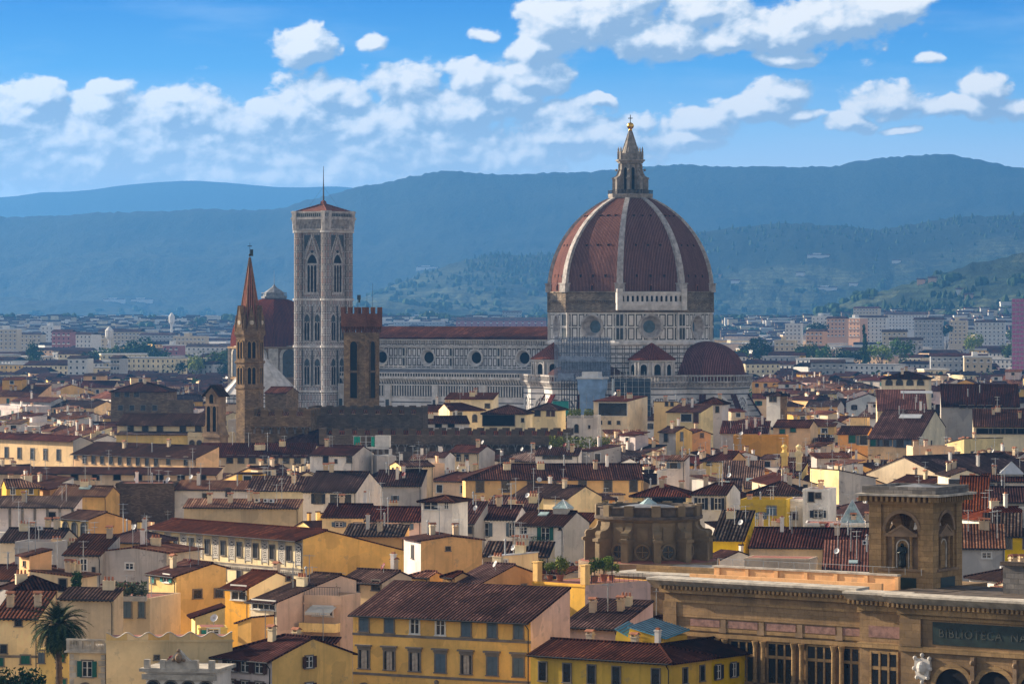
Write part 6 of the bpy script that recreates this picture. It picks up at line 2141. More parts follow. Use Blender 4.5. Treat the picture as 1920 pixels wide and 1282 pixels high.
H('white villa with cream gable left of the yellow chimneys', 1376, 1420, 854, -24, None, Z=19.6, roof='f', slope=.3, col='white', rf='pale', d=9, chim=1, ant=2, yb=866, ac=1)
H('house with two tall yellow chimneys among brown roofs', 1455, 1500, 888, 16, None, Z=18.6, roof='s', slope=.3, col='sun', rf='brown', d=8, chim=0, ant=0, yb=896, extra=lambda t, w, d, Z, hf, ro: tall_chimneys(t, w, d, Z, ro))


def rooftop_works():
    p = at(663, 836, 900)
    t = thing('rooftop_scaffold', 'white rooftop scaffold with bright green sheets beside the rough grey gable', 'scaffolding', (p.x, p.y, p.z - 3), R(-8))
    b = MB()
    for i in range(7):
        b.tube((i * 1.4, 0, 0), (i * 1.4, 0, 5.4), .05, .05, 4).tube((i * 1.4, 1.5, 0), (i * 1.4, 1.5, 5.4), .05, .05, 4)
    for z in (1, 2.6, 4.0, 5.3):
        b.tube((-.2, 0, z), (8.6, 0, z), .05, .05, 4)
    b.build('tube_frame', ['aluminium'], t)
    b = MB()
    b.box(.1, 1.5, -.08, -.05, 2.8, 5.2).box(4.2, 5.0, -.08, -.05, 3.0, 5.2)
    b.build('green_sheet', ['tarp_green'], t)
    b = MB()
    b.box(5.1, 8.6, -.08, 1.4, 2.8, 5.5).box(0, 8.6, -.1, 1.5, 2.3, 2.7)
    b.build('white_panel', ['apartment_white'], t)
    HOUSES.append((660, 736, 816, 832, 905))
    p = at(1036, 764, 1180)
    t = thing('safety_net', 'teal safety net hanging on the rooftops below the tribune', 'net', (p.x, p.y, p.z - 4), R(-10))
    b = MB()
    b.box(0, 5, -.05, .05, 1.5, 6)
    b.build('net', ['shutter_teal'], t)
    b = MB()
    for x in (0, 2.5, 5):
        b.tube((x, .1, -4), (x, .1, 6.3), .06, .06, 4)
    b.build('pole', ['zinc'], t)


rooftop_works()


# ------------------------------------------------------------------ the library with its tower, the rotunda
def text_mesh(s_, size, depth):
    cu = bpy.data.curves.new('lettering', 'FONT')
    cu.body = s_
    cu.size = size
    cu.extrude = depth
    cu.space_character = 1.15
    o = bpy.data.objects.new('lettering', cu)
    COL.objects.link(o)
    dg = bpy.context.evaluated_depsgraph_get()
    me = bpy.data.meshes.new_from_object(o.evaluated_get(dg))
    bpy.data.objects.remove(o)
    bpy.data.curves.remove(cu)
    me.name = 'lettering'
    me.materials.clear()
    me.materials.append(MATS['letters'])
    return me


def shield_mesh(mb, s=1.0):
    pts = [(-.95, 1.2), (-1.05, .2), (-.8, -.8), (0, -1.45), (.8, -.8), (1.05, .2), (.95, 1.2), (.4, 1.05), (0, 1.3), (-.4, 1.05)]
    mb.ext([(a * s, -.35, b_ * s) for a, b_ in pts], (0, .35, 0))
    mb.ball((0, -.35, .1 * s), .62 * s, 6, 0, 1.25)
    for a, b_ in ((-.95, 1.15), (.95, 1.15), (-1.05, 0), (1.05, 0), (-.7, -1), (.7, -1), (0, 1.5), (0, -1.5)):
        mb.ball((a * s, -.3, b_ * s), .26 * s, 4)


def library():
    phi = 39.0
    Zt = 21.0
    Y0 = 452.0
    P0 = Vector(((1249 - CX) * Y0 / F, Y0))
    cp, sp = math.cos(R(phi)), math.sin(R(phi))

    def sx(px, off=0.0):
        k = (px - CX) / F
        X, Y = P0.x - sp * off, P0.y - cp * off
        return (k * Y - X) / (cp + k * sp)

    def sz(px, py, off=0.0):
        Y = P0.y - cp * off - sx(px, off) * sp
        return CZ - (py - HZ) * Y / F
    t = thing('library', 'monumental brown stone library with paired columns, arched porch and a dark name panel', 'library', (P0.x, P0.y, 0), -R(phi))
    L = sx(1622)
    b = MB()
    b.box(0, L, 0, 26, 0, 17.2, 0)
    b.box(-.25, 1.7, -.3, -.002, 0, 18.3, 0)                       # corner pilaster
    b.box(.6, L, -.16, -.002, 16.5, 18.4, 0)
    b.box(0, L, .9, 26, 17.2, 20.2, 0)
    b.box(-.1, L, -.2, .9, 18.4, 19.6, 0)
    b.box(0, L, -.24, -.002, 15.0, 15.35, 1).box(0, L, -.35, -.002, 14.3, 14.75, 1).box(0, L, -.3, -.2, 18.2, 18.5, 1)
    b.box(0, L, -.3, -.002, 9.0, 9.5, 1)
    b.build('wall', ['stone_tan_dim', 'stone_tan'], t)
    b = MB()                                                        # great cornice
    b.ext([(-1.6, -1.8, 20.75), (-1.6, -.2, 19.7), (-1.6, .9, 19.7), (-1.6, .9, 21.1), (-1.6, -1.8, 21.0)][::-1], (L + 1.6, 0, 0), 1)
    b.box(-.4, L, -.9, -.2, 19.3, 19.75, 0)
    for i in range(int(L / .62)):
        b.box(i * .62, i * .62 + .3, -1.35, -.2, 19.75, 20.15, 0)
    b.build('cornice', ['stone_tan', 'stone_pale'], t)
    n = 5
    bays = [sx(p) for p in (1322, 1393, 1464, 1538, 1604)]
    cols = [sx(p) for p in (1357, 1428.5, 1500.5, 1575.5)]
    for x in bays:
        q = MB()
        q.box(x - 2.1, x + 2.1, -.06, -.002, 15.5, 16.35)
        q.build('red_marble_panel', ['marble_red'], t)
        q = MB()
        wv = 1.9
        for e in (-wv, -.62, .5, wv - .12):
            q.box(x + e, x + e + .22, -.16, -.002, 9.5, 14.2)
        q.box(x - wv, x + wv, -.14, -.002, 12.3, 12.65).box(x - wv, x + wv, -.14, -.002, 14.0, 14.3)
        o = q.build('window', ['stone_tan'], t)
        q = MB()
        for e0, e1 in ((-1.68, -.62), (-.4, .5), (.72, 1.78)):
            q.box(x + e0, x + e1, -.03, -.002, 9.5, 12.3).box(x + e0, x + e1, -.03, -.002, 12.65, 14.0)
        q.build('pane', ['glass_dark'], o)
    for x in cols:
        q = MB()
        q.box(x - .35, x + .35, -.12, -.003, 15.45, 16.4).box(x - .5, x + .5, -.3, -.241, 14.9, 15.45)
        q.build('bracket_panel', ['stone_carved'], t)
        for e in (-.55, .55):
            q = MB()
            q.lathe([(.36, 9.5), (.36, 9.75), (.27, 9.9), (.25, 13.5), (.34, 13.9), (.42, 14.25)], 10, (x + e, -.55), 0, 0)
            q.build('column', ['stone_tan'], t)
        q = MB()
        q.box(x - 1.0, x + 1.0, -1.0, -.003, 7.4, 9.35)
        o = q.build('pedestal', ['stone_carved'], t)
        q = MB()
        i0 = len(q.v)
        q.lathe([(.02, 0), (.62, 0), (.66, .1), (.5, .14), (.45, .1), (.02, .1)], 16, (0, 0), 0, 0)
        for i in range(i0, len(q.v)):
            xx, yy, zz = q.v[i]
            q.v[i] = (x + xx, -1.0 - zz, 8.4 + yy)
        q.build('medallion', ['marble_white'], o)
    # parapets and roofs behind the cornice
    b = MB()
    b.box(2.6, L + .5, 6.0, 6.5, 20.0, 22.0, 0)
    for i in range(7):
        b.box(3 + i * 4.2, 3.5 + i * 4.2, 5.85, 6.0, 20.2, 21.9, 0)
    b.box(2.4, L + .5, 5.85, 6.7, 22.0, 22.2, 1)
    b.box(1.5, L + .5, 2.6, 3.0, 20.2, 21.35, 0)
    b.build('roof_parapet', ['wall_orange', 'stone_pale'], t)
    b = MB()
    for i in range(14):
        b.tube((3.0 + i * 2.2, 6.2, 22.2), (3.0 + i * 2.2, 6.2, 23.0), .03, .03, 4)
    b.tube((3.0, 6.2, 23.0), (L, 6.2, 23.0), .03, .03, 4)
    b.build('railing', ['zinc'], t)
    # tower block and porch, each standing further forward
    X1, X2 = L + .003, sx(1690, 2.2)
    b = MB()
    b.box(L, X2 + .5, -1.1, 20, 0, 18.4, 0).box(X2, X2 + 26, -2.3, 18, 0, 18.5, 0)
    b.box(L - .15, X2, -1.35, -1.1, 14.4, 15.0, 1).box(X2 - .15, X2 + 26, -2.55, -2.3, 14.4, 15.0, 1).box(X2, X2 + 26, -2.5, -2.3, 18.1, 18.45, 1)
    b.box(X2, X2 + 2.8, -2.6, -2.3, 15.0, 18.1, 0)
    b.build('front_block', ['stone_tan_dim', 'stone_tan'], t)
    b = MB()
    for xa, xb, y in ((L - 1.2, X2 + .6, -1.1), (X2 - 1.4, X2 + 26, -2.3)):
        b.ext([(xa, y - 1.7, 20.5), (xa, y - .2, 19.3), (xa, y + .8, 19.3), (xa, y + .8, 20.85), (xa, y - 1.7, 20.75)][::-1], (xb - xa, 0, 0), 1)
        b.box(xa + 1.6, xb, y + .8, 17, 19.6, 20.45, 2)
        b.box(xa + 1.2, xb, y - .55, y, 18.6, 19.3, 0).box(xa + 1.0, xb, y - .2, 4, 18.4, 19.3, 0)
        for i in range(int((xb - xa) / .62)):
            b.box(xa + .3 + i * .62, xa + .6 + i * .62, y - 1.2, y - .2, 19.32, 19.75, 0)
    b.build('front_cornice', ['stone_tan', 'stone_pale', 'stone_soot'], t)
    q = MB()
    xc = (L + X2) / 2 + .2
    q.box(xc - 2.1, xc + 2.1, -1.16, -1.1, 15.6, 16.9)
    q.build('red_marble_panel', ['marble_red'], t)
    q = MB()
    for e in (-1.9, -.7, .5, 1.7):
        q.box(xc + e, xc + e + .24, -1.3, -1.1, 7, 14.0)
    q.box(xc - 1.9, xc + 1.9, -1.26, -1.1, 12.0, 12.4).box(xc - 1.9, xc + 1.9, -1.26, -1.1, 13.8, 14.1)
    o = q.build('window', ['stone_tan'], t)
    q = MB()
    for e0, e1 in ((-1.66, -.7), (-.46, .5), (.74, 1.7)):
        q.box(xc + e0, xc + e1, -1.14, -1.1, 7, 12.0).box(xc + e0, xc + e1, -1.14, -1.1, 12.4, 13.8)
    q.build('pane', ['glass_dark'], o)
    # the name panel
    xa = sx(1749, 2.3)
    za, zb = 15.1, 18.0
    q = MB()
    q.box(xa, xa + 22, -2.36, -2.3, za + .25, zb - .15, 0)
    o = q.build('name_panel', ['slate_panel'], t)
    me = text_mesh('BIBLIOTECA  NAZIONALE  CENTRALE', 1.35, .03)
    lo = link(me, 'lettering', o, (xa + .8, -2.38, za + 1.1))
    lo.rotation_euler = (R(90), 0, 0)
    q = MB()
    shield_mesh(q, 1.0)
    xs_ = sx(1731, 2.4)
    q2 = link(q.mesh('stone_crest', ['marble_white']), 'stone_crest', t, (xs_, -2.3, 12.6))
    # porch arches
    for i, px in enumerate((1787, 1866, 1944)):
        q = MB()
        x = sx(px, 2.35)
        arch_relief(q, 4.6, 7.2, .55, Matrix.Translation((x, -2.32, 5.6)), 0, 1, n=16)
        arch_relief(q, 5.7, 7.75, .22, Matrix.Translation((x, -2.5, 5.6)), 2, 1, n=16) if False else None
        q.build('porch_arch', ['stone_tan', 'opening'], t)
        q = MB()
        q.box(x + 2.45, x + 2.95, -2.75, -2.3, 8.5, 14.2).ball((x + 2.7, -2.75, 13.6), .3, 4).ball((x + 2.7, -2.75, 11.5), .24, 4)
        q.build('console', ['stone_carved'], t)
    b = MB()
    b.box(X2 + 6, X2 + 40, 9.5, 10.2, 19, 23.6, 0).box(X2 + 5.8, X2 + 40, 9.2, 10.5, 23.6, 24.0, 1)
    for i in range(6):
        b.box(X2 + 7 + i * 5, X2 + 11.4 + i * 5, 9.38, 9.5, 20.4, 22.6, 0)
    b.build('attic_wall', ['stone_grey', 'stone_dark'], t)
    HOUSES.append((1230, 1640, 1056, 1282, 440))
    HOUSES.append((1600, 1930, 1040, 1282, 430))
    FOOT.append((P0.x, P0.y, L + 30, 24, phi))
    ANCH.append((1430, 1090, 450, 'the brown stone library'))

    # the open tower on the roof
    Yt = 446.0
    p = at(1717, 1000, Yt)
    t = thing('library_tower', 'square brown stone tower with open arches over statue niches and a bracketed flat top', 'tower', (p.x, p.y, 0), R(-31))
    h = 4.05
    b = MB()
    zb, z1, z2 = 19.0, 20.6, 30.0
    b.box(-h, h, -h, h, zb - 2, 22.35, 0)
    for sx_ in (-1, 1):
        for sy_ in (-1, 1):
            b.box(*sorted((sx_ * h, sx_ * (h - 1.55))), *sorted((sy_ * h, sy_ * (h - 1.55))), 22.35, z2, 0)
    for k in range(4):
        i0 = len(b.v)
        a, n, zs, r_ = h - 1.55, 14, 26.95, 2.05
        for i in range(n):
            a0, a1 = math.pi * i / n, math.pi * (i + 1) / n
            b.ext([(-r_ * math.cos(a0), -h + .25, zs + r_ * math.sin(a0)), (-r_ * math.cos(a1), -h + .25, zs + r_ * math.sin(a1)), (-r_ * math.cos(a1), -h + .25, z2), (-r_ * math.cos(a0), -h + .25, z2)], (0, 1.1, 0), 0)
            b.ext([(-r_ * math.cos(a0), -h + .12, zs + r_ * math.sin(a0)), (-r_ * math.cos(a1), -h + .12, zs + r_ * math.sin(a1)), (-(r_ + .4) * math.cos(a1), -h + .12, zs + (r_ + .4) * math.sin(a1)), (-(r_ + .4) * math.cos(a0), -h + .12, zs + (r_ + .4) * math.sin(a0))], (0, .13, 0), 1)
        for s_ in (-1, 1):
            b.box(*sorted((s_ * (a + .01), s_ * r_)), -h + .25, -h + 1.35, 22.6, z2, 0)
        xf(b, i0, Rz(90 * k))
    b.build('shaft', ['stone_tan', 'stone_carved'], t)
    for k in range(4):
        q = MB()
        a = 2.04
        q.box(-a, a, -h + .7, -h + 1.2, 22.6, 26.3, 0)
        q.box(-a, a, -h + .1, -h + 1.2, 26.3, 26.68, 0).box(-h + 1.2, h - 1.2, -h - .18, -h + .6, 22.35, 22.6, 0)
        q.ext([(-1.45, -h + .1, 26.68), (1.45, -h + .1, 26.68), (0, -h + .1, 27.5)], (0, 1.1, 0), 0)
        q.ext([(-1.75, -h, 26.7), (0, -h, 27.75), (0, -h, 27.45), (-1.3, -h, 26.7)][::-1], (0, .3, 0), 0).ext([(1.75, -h, 26.7), (0, -h, 27.75), (0, -h, 27.45), (1.3, -h, 26.7)], (0, .3, 0), 0)
        xf(q, 0, Rz(90 * k))
        o = q.build('niche_wall', ['stone_carved'], t)
        q = MB()
        arch_relief(q, 1.35, 3.2, .16, Rz(90 * k) @ Matrix.Translation((0, -h + .69, 22.65)), 0, 1)
        q.build('niche', ['stone_pale', 'stone_tan'], o)
        for e in (-1.12, 1.12):
            q = MB()
            q.lathe([(.24, 22.6), (.24, 22.85), (.16, 23.0), (.15, 25.8), (.26, 26.28)], 8, (e, -h + .42))
            xf(q, 0, Rz(90 * k))
            q.build('column', ['stone_tan'], o)
        q = MB()
        q.box(-1.95, 1.95, -h - .05, -h - .002, 20.3, 21.6, 0)
        xf(q, 0, Rz(90 * k))
        q.build('slate_plaque', ['slate_panel'], t)
    b = MB()
    b.box(-h - .15, h + .15, -h - .15, h + .15, z2, z2 + .35, 0)
    for k in range(4):
        i0 = len(b.v)
        for i in range(15):
            x = -h - .7 + i * (2 * h + 1.4) / 14
            b.box(x - .15, x + .15, -h - .95, -h - .15, z2 + .36, z2 + .95, 0)
        xf(b, i0, Rz(90 * k))
    b.box(-h - .2, h + .2, -h - .2, h + .2, z2 + .35, z2 + 1.0, 0)
    b.box(-h - 1.3, h + 1.3, -h - 1.3, h + 1.3, z2 + 1.0, z2 + 1.25, 1)
    b.box(-h - .6, h + .6, -h - .6, -h - .2, z2 + 1.3, z2 + 2.1, 2).box(-h - .6, h + .6, h + .2, h + .6, z2 + 1.3, z2 + 2.1, 2).box(-h - .6, -h - .2, -h - .2, h + .2, z2 + 1.3, z2 + 2.1, 2).box(h + .2, h + .6, -h - .2, h + .2, z2 + 1.3, z2 + 2.1, 2)
    b.add([(-h - .2, -h - .2, z2 + 1.6), (h + .2, -h - .2, z2 + 1.6), (h + .2, h + .2, z2 + 1.6), (-h - .2, h + .2, z2 + 1.6), (0, 0, z2 + 2.3)], [(0, 1, 4), (1, 2, 4), (2, 3, 4), (3, 0, 4)], 3)
    b.build('flat_top', ['stone_tan', 'stone_pale', 'stone_grey', 'lead'], t)
    HOUSES.append((1600, 1810, 908, 1110, 440))
    ANCH.append((1715, 1000, 446, 'the library tower'))
    # the statue in its niche: one continuous draped figure
    q = Rz(-31) @ Vector((0, -h + .38, 0))
    me = bpy.data.meshes.new('statue')
    vs = [(0, 0, .05), (0, 0, .55), (0, 0, 1.05), (0, 0, 1.5), (0, -.02, 1.82), (0, -.03, 1.95), (0, -.05, 2.13), (.30, 0, 1.70), (.40, -.08, 1.35), (.12, -.30, 1.25), (-.30, 0, 1.70), (-.38, -.10, 1.32), (-.08, -.32, 1.32), (.03, -.34, 1.45)]
    es = [(0, 1), (1, 2), (2, 3), (3, 4), (4, 5), (5, 6), (3, 7), (7, 8), (8, 9), (3, 10), (10, 11), (11, 12), (12, 13)]
    rs = [(.40, .34), (.35, .30), (.30, .24), (.33, .22), (.10, .10), (.13, .14), (.13, .15), (.13, .13), (.11, .11), (.07, .07), (.13, .13), (.11, .11), (.07, .07), (.06, .06)]
    me.from_pydata(vs, es, [])
    me.materials.append(MATS['bronze'])
    o = link(me, 'statue', None, (p.x + q.x, p.y + q.y, 22.6), R(-31))
    o.scale = (1.4, 1.4, 1.4)
    md = o.modifiers.new('skin', 'SKIN')
    sv = me.skin_vertices[0].data
    for i, r_ in enumerate(rs):
        sv[i].radius = r_
        sv[i].use_root = i == 0
    o.modifiers.new('sub', 'SUBSURF').levels = 2
    o.modifiers['sub'].render_levels = 2
    tag(o, 'dark bronze robed statue standing in the niche of the library tower', 'statue')

    # rotunda on the hall roof behind
    Yr = 556.0
    p = at(1216, 1000, Yr)
    t = thing('rotunda', 'round brown stone drum with scroll buttresses and small round windows', 'rotunda', (p.x, p.y, 0), R(-8))
    z0 = 16.4
    b = MB()
    b.lathe([(7.1, z0), (7.1, 22.0), (7.5, 22.3), (7.9, 22.5)], 32, m=0)
    b.lathe([(7.9, 22.5), (7.9, 22.9), (7.3, 23.0), (7.3, 24.0), (7.6, 24.1), (7.6, 24.3), (6.7, 24.3), (6.7, 23.2)], 32, m=1)
    for k in range(12):
        i0 = len(b.v)
        b.box(-.65, .65, -7.75, -6.9, 22.9, 24.5, 0)
        xf(b, i0, Rz(30 * k + 14))
    b.build('drum', ['stone_rotunda', 'stone_soot'], t)
    for k in range(12):
        q = MB()
        prof = [(-7.0, z0), (-9.35, z0), (-9.35, 19.3), (-9.55, 19.4), (-9.55, 19.8), (-9.2, 19.9), (-9.3, 20.4), (-8.9, 20.85), (-8.3, 20.9), (-7.8, 21.15), (-7.5, 21.6), (-7.45, 22.1), (-7.0, 22.1)]
        q.ext([(-.5, y, z) for y, z in prof], (1.0, 0, 0), 0)
        i1 = len(q.v)
        q.lathe([(.55, -.6), (.55, .6)], 10, (0, 0), 0, 0)
        for i in range(i1, len(q.v)):
            x_, y_, z_ = q.v[i]
            q.v[i] = (z_, -8.75 + x_, 20.35 + y_)
        q.box(-.66, .66, -9.7, -7.2, 19.35, 19.75, 0)
        xf(q, 0, Rz(30 * k + 14))
        q.build('scroll_buttress', ['stone_rotunda'], t)
        q = MB()
        i1 = len(q.v)
        q.lathe([(.02, .0), (.86, .0), (.95, .22), (1.2, .22), (1.25, 0)], 20, (0, 0), 0, 0, False)
        for i in range(i1, len(q.v)):
            x_, y_, z_ = q.v[i]
            q.v[i] = (x_, -7.13 - z_, 17.9 + y_)
        for i in range(20):
            q.mi[i] = 1
        q.box(-.05, .05, -7.22, -7.02, 17.1, 18.7, 0).box(-.8, .8, -7.22, -7.02, 17.85, 17.95, 0)
        q.box(-1.5, -1.3, -7.15, -6.9, 18.9, 21.8, 0).box(1.3, 1.5, -7.15, -6.9, 18.9, 21.8, 0).box(-.8, .8, -7.2, -6.9, 19.5, 21.4, 0)
        xf(q, 0, Rz(30 * k + 29))
        q.build('round_window', ['stone_rotunda', 'glass_dark'], t)
    b = MB()
    b.lathe([(10.2, 4), (10.2, z0 - .1), (10.0, z0)], 32, m=0)
    b.lathe([(9.9, z0 + .01), (7.0, z0 + .3)], 32, m=1, cap=False)
    b.build('base', ['stone_carved', 'paving_red'], t)
    b = MB()
    b.lathe([(6.7, 23.5), (3.0, 24.3), (.1, 24.6)], 24, m=0)
    b.lathe([(1.6, 24.3), (.05, 25.4)], 6, m=1)
    b.build('roof', ['lead', 'skylight'], t)
    HOUSES.append((1090, 1345, 945, 1062, 575))
    FOOT.append((p.x - 14, p.y - 14, 28, 28, 0))
    ANCH.append((1215, 1000, 556, 'the rotunda'))
    # the hall it stands on
    p = at(1150, 1066, 532)
    t = thing('library_hall', 'flat roofed brown stone hall with a pale cornice under the rotunda', 'hall', (p.x, p.y, 0), -R(35))
    b = MB()
    b.box(0, 34, 0, 20, 0, 15.8, 0).box(-.6, 34, -.8, 20, 15.8, 16.25, 1).box(-.3, 34, -.4, 0, 15.2, 15.8, 0)
    b.build('wall', ['stone_tan_dim', 'stone_pale'], t)
    b = MB()
    b.box(1.5, 30, 3.5, 4.0, 16.25, 17.1)
    b.build('roof_parapet', ['stone_tan'], t)
    FOOT.append((p.x - 5, p.y, 42, 60, 12))
    HOUSES.append((1150, 1250, 1064, 1120, 540))


library()


def white_gable_palace():
    def fn(t, w, d, Z, hf, ro):
        q = MB()
        q.box(-.6, w + .6, -.7, d, Z - .02, Z + .35).box(-.4, w + .4, -.4, -.05, Z - .9, Z - .3)
        q.build('cornice', ['stone_pale'], t)
        q = MB()
        q.box(w * .26, w * .74, -.3, .5, Z + .35, Z + 1.1)
        q.ext([(w * .30, -.35, Z + 1.1), (w * .70, -.35, Z + 1.1), (w * .62, -.35, Z + 1.5), (w * .5, -.35, Z + 2.4), (w * .38, -.35, Z + 1.5)], (0, .7, 0))
        for x in (.02, .98, .26, .74):
            q.box(w * x - .3, w * x + .3, -.4, .3, Z + .35, Z + 1.3)
        o = q.build('pediment', ['stone_pale'], t)
        q = MB()
        q.ball((w * .5, -.4, Z + 1.5), .42, 6, 0, 1.3).ball((w * .5 - .6, -.4, Z + 1.3), .22, 4).ball((w * .5 + .6, -.4, Z + 1.3), .22, 4).ball((w * .5, -.4, Z + 2.35), .22, 4)
        q.build('stone_crest', ['stone_carved'], o)
    house('white carved palace front with a crested pediment above arched windows', 274, 400, 1257, 12, None, Z=12.6, d=7, roof='t', col='white', chim=0, ant=0, dish=1, yb=1282, par=0, win=[('F', 288, 386, 4, 1276, 1306, 1.5, 'arch')], extra=fn, name='palazzo', cat='palazzo')


white_gable_palace()


# ------------------------------------------------------------------ trees and plants
def crown_mesh(seed, n, mat, kind='round'):
    def mk():
        rr = random.Random(seed)
        m = MB()
        lobes = []
        for i in range(9 if kind == 'round' else 7):
            if kind == 'round':
                a = rr.uniform(0, 6.28)
                q = rr.uniform(.15, .62)
                lobes.append((Vector((math.cos(a) * q, math.sin(a) * q, rr.uniform(.25, .85))), rr.uniform(.26, .46)))
            else:
                z = i / 6
                lobes.append((Vector((rr.uniform(-.05, .05), rr.uniform(-.05, .05), z)), .22 * (1 - .75 * z) + .03))
        for i in range(n):
            c, r_ = lobes[i % len(lobes)]
            d = Vector((rr.gauss(0, 1), rr.gauss(0, 1), rr.gauss(0, 1))).normalized()
            p = c + d * r_ * (rr.random() ** .35) * (1.0 if rr.random() > .08 else 1.25)
            s_ = rr.uniform(.05, .10) * (1 if kind == 'round' else .7)
            a = Vector((rr.gauss(0, 1), rr.gauss(0, 1), rr.gauss(0, .6))).normalized()
            b_ = a.cross(d + Vector((0, 0, .3)))
            b_ = b_.normalized() if b_.length > 1e-3 else a.orthogonal()
            m.add([p - a * s_, p - b_ * s_ * .7, p + a * s_, p + b_ * s_ * .7], [(0, 1, 2, 3)])
        return m.mesh('crown', [mat])
    return shared(('crown', seed, n, mat, kind), mk)


def trunk_mesh(seed):
    def mk():
        rr = random.Random(seed)
        m = MB()
        m.tube((0, 0, -.02), (.03, 0, .35), .055, .04, 7).tube((.03, 0, .33), (0, .02, .62), .04, .02, 6)
        for i in range(5):
            a = i * 1.3 + rr.random()
            m.tube((.02, 0, .28 + .05 * i), (math.cos(a) * .3, math.sin(a) * .3, .5 + .06 * i), .022, .008, 5)
        return m.mesh('trunk', ['bark'])
    return shared(('trunk', seed), mk)


def tree(label, loc, h, r, mat='leaf_mid', seed=1, n=520, kind='round', name='tree', cat='tree', group=None):
    t = thing(name, label, cat, loc, seed * 1.7, group)
    o = link(trunk_mesh(seed % 3), 'trunk', t)
    o.scale = (r * 1.2, r * 1.2, h)
    o = link(crown_mesh(seed % 5 + (20 if kind != 'round' else 0), n, mat, kind), 'crown', t, (0, 0, h * (.22 if kind == 'round' else .05)))
    o.scale = (r, r, h * .74) if kind == 'round' else (r * 2.4, r * 2.4, h * .95)
    return t


def palm():
    Y = 442.0
    p = at(110, 1176, Y)
    t = thing('palm_tree', 'tall date palm with a full dark green crown of arching fronds', 'palm tree', (p.x, p.y, 0))
    rr = random.Random(5)
    b = MB()
    zc = p.z
    k, prev = 14, None
    for i in range(k):
        z0, z1 = zc * i / k, zc * (i + 1) / k
        b.tube((.12 * math.sin(i * .3), 0, z0), (.12 * math.sin(i * .3 + .3), 0, z1 + .1), .50 - .012 * i, .44 - .010 * i, 9)
        b.lathe([(.53 - .01 * i, z1 - .25), (.56 - .01 * i, z1)], 9, (.12 * math.sin(i * .3), 0), 0, 0, False)
    b.ball((0, 0, zc - .1), .75, 6, 0, 1.2)
    b.build('trunk', ['bark'], t)
    b = MB()
    for i in range(120):
        az = i * 2.399
        el = R(82 - 135 * (i / 120) ** .85) + rr.uniform(-.12, .12)
        L = rr.uniform(3.4, 4.5)
        d = Vector((math.cos(az), math.sin(az), 0))
        side = Vector((-math.sin(az), math.cos(az), 0))
        pt, e = Vector((0, 0, zc + .2)), el
        seg = 9
        for j in range(seg):
            stp = L / seg
            nx = pt + (d * math.cos(e) + Vector((0, 0, math.sin(e)))) * stp
            up = (d * -math.sin(e) + Vector((0, 0, math.cos(e))))
            ln = .72 * math.sin(math.pi * min(1, (j + 1.2) / (seg + .6))) + .08
            b.add([pt - side * .03, pt + side * .03, nx + side * .02, nx - side * .02], [(0, 1, 2, 3)])
            for s_ in (-1, 1):
                for f_ in (.1, .45, .8):
                    c = pt.lerp(nx, f_)
                    tip = c + (side * s_ * .8 + (nx - pt).normalized() * .75 + up * .22).normalized() * ln
                    w_ = (nx - pt).normalized() * .085
                    b.add([c - w_, c + w_, tip], [(0, 1, 2)])
            pt = nx
            e -= .13 + .05 * j / seg
    b.build('crown', ['leaf_palm'], t)


palm()


def potted(label, loc, s_, mat, seed, group='potted orange trees on the roof terrace'):
    t = thing('potted_plant', label, 'potted plant', loc, seed, group)
    b = MB()
    b.lathe([(.26, 0), (.36, .5), (.40, .5), (.40, .58), (.32, .58), (.30, .5)], 12)
    o = link(shared('plant_pot', lambda: b.mesh('pot', ['terracotta'])), 'pot', t)
    o.scale = (s_, s_, s_)
    o = link(trunk_mesh(seed % 3), 'trunk', t, (0, 0, .45 * s_))
    o.scale = (s_, s_, s_ * 1.9)
    o = link(crown_mesh(seed % 5, 900, mat), 'crown', t, (0, 0, .75 * s_))
    o.scale = (1.15 * s_, 1.15 * s_, 1.3 * s_)
    return t


for i, (px, py, Y, s_, mt, lb) in enumerate((
        (1014, 1087, 518, 1.25, 'leaf_mid', 'dark bushy potted tree at the corner pillar of the pink walled terrace'),
        (1031, 1088, 517, 1.25, 'leaf_bright', 'bright potted tree second from the corner pillar of the terrace'),
        (1050, 1086, 516, 1.5, 'leaf_bright', 'tallest bright potted tree behind the terrace wall'),
        (1101, 1085, 513, 1.1, 'leaf_bright', 'potted citrus first of the row above the pink wall'),
        (1115, 1084, 514.5, 1.45, 'leaf_mid', 'broad potted citrus second of the row above the pink wall'),
        (1132, 1083, 516, 1.55, 'leaf_bright', 'large potted citrus third of the row above the pink wall'),
        (1146, 1082, 517.5, 1.25, 'leaf_bright', 'last potted citrus at the far end above the pink wall'))):
    p = at(px, py, Y)
    potted(lb, (p.x, p.y, 16.1), s_, mt, i + 1)
p = at(617, 1110, 489)
potted('lone potted lemon tree on the railed terrace with the awning', (p.x, p.y, 15.7), 1.3, 'leaf_mid', 3, 'single terrace trees')


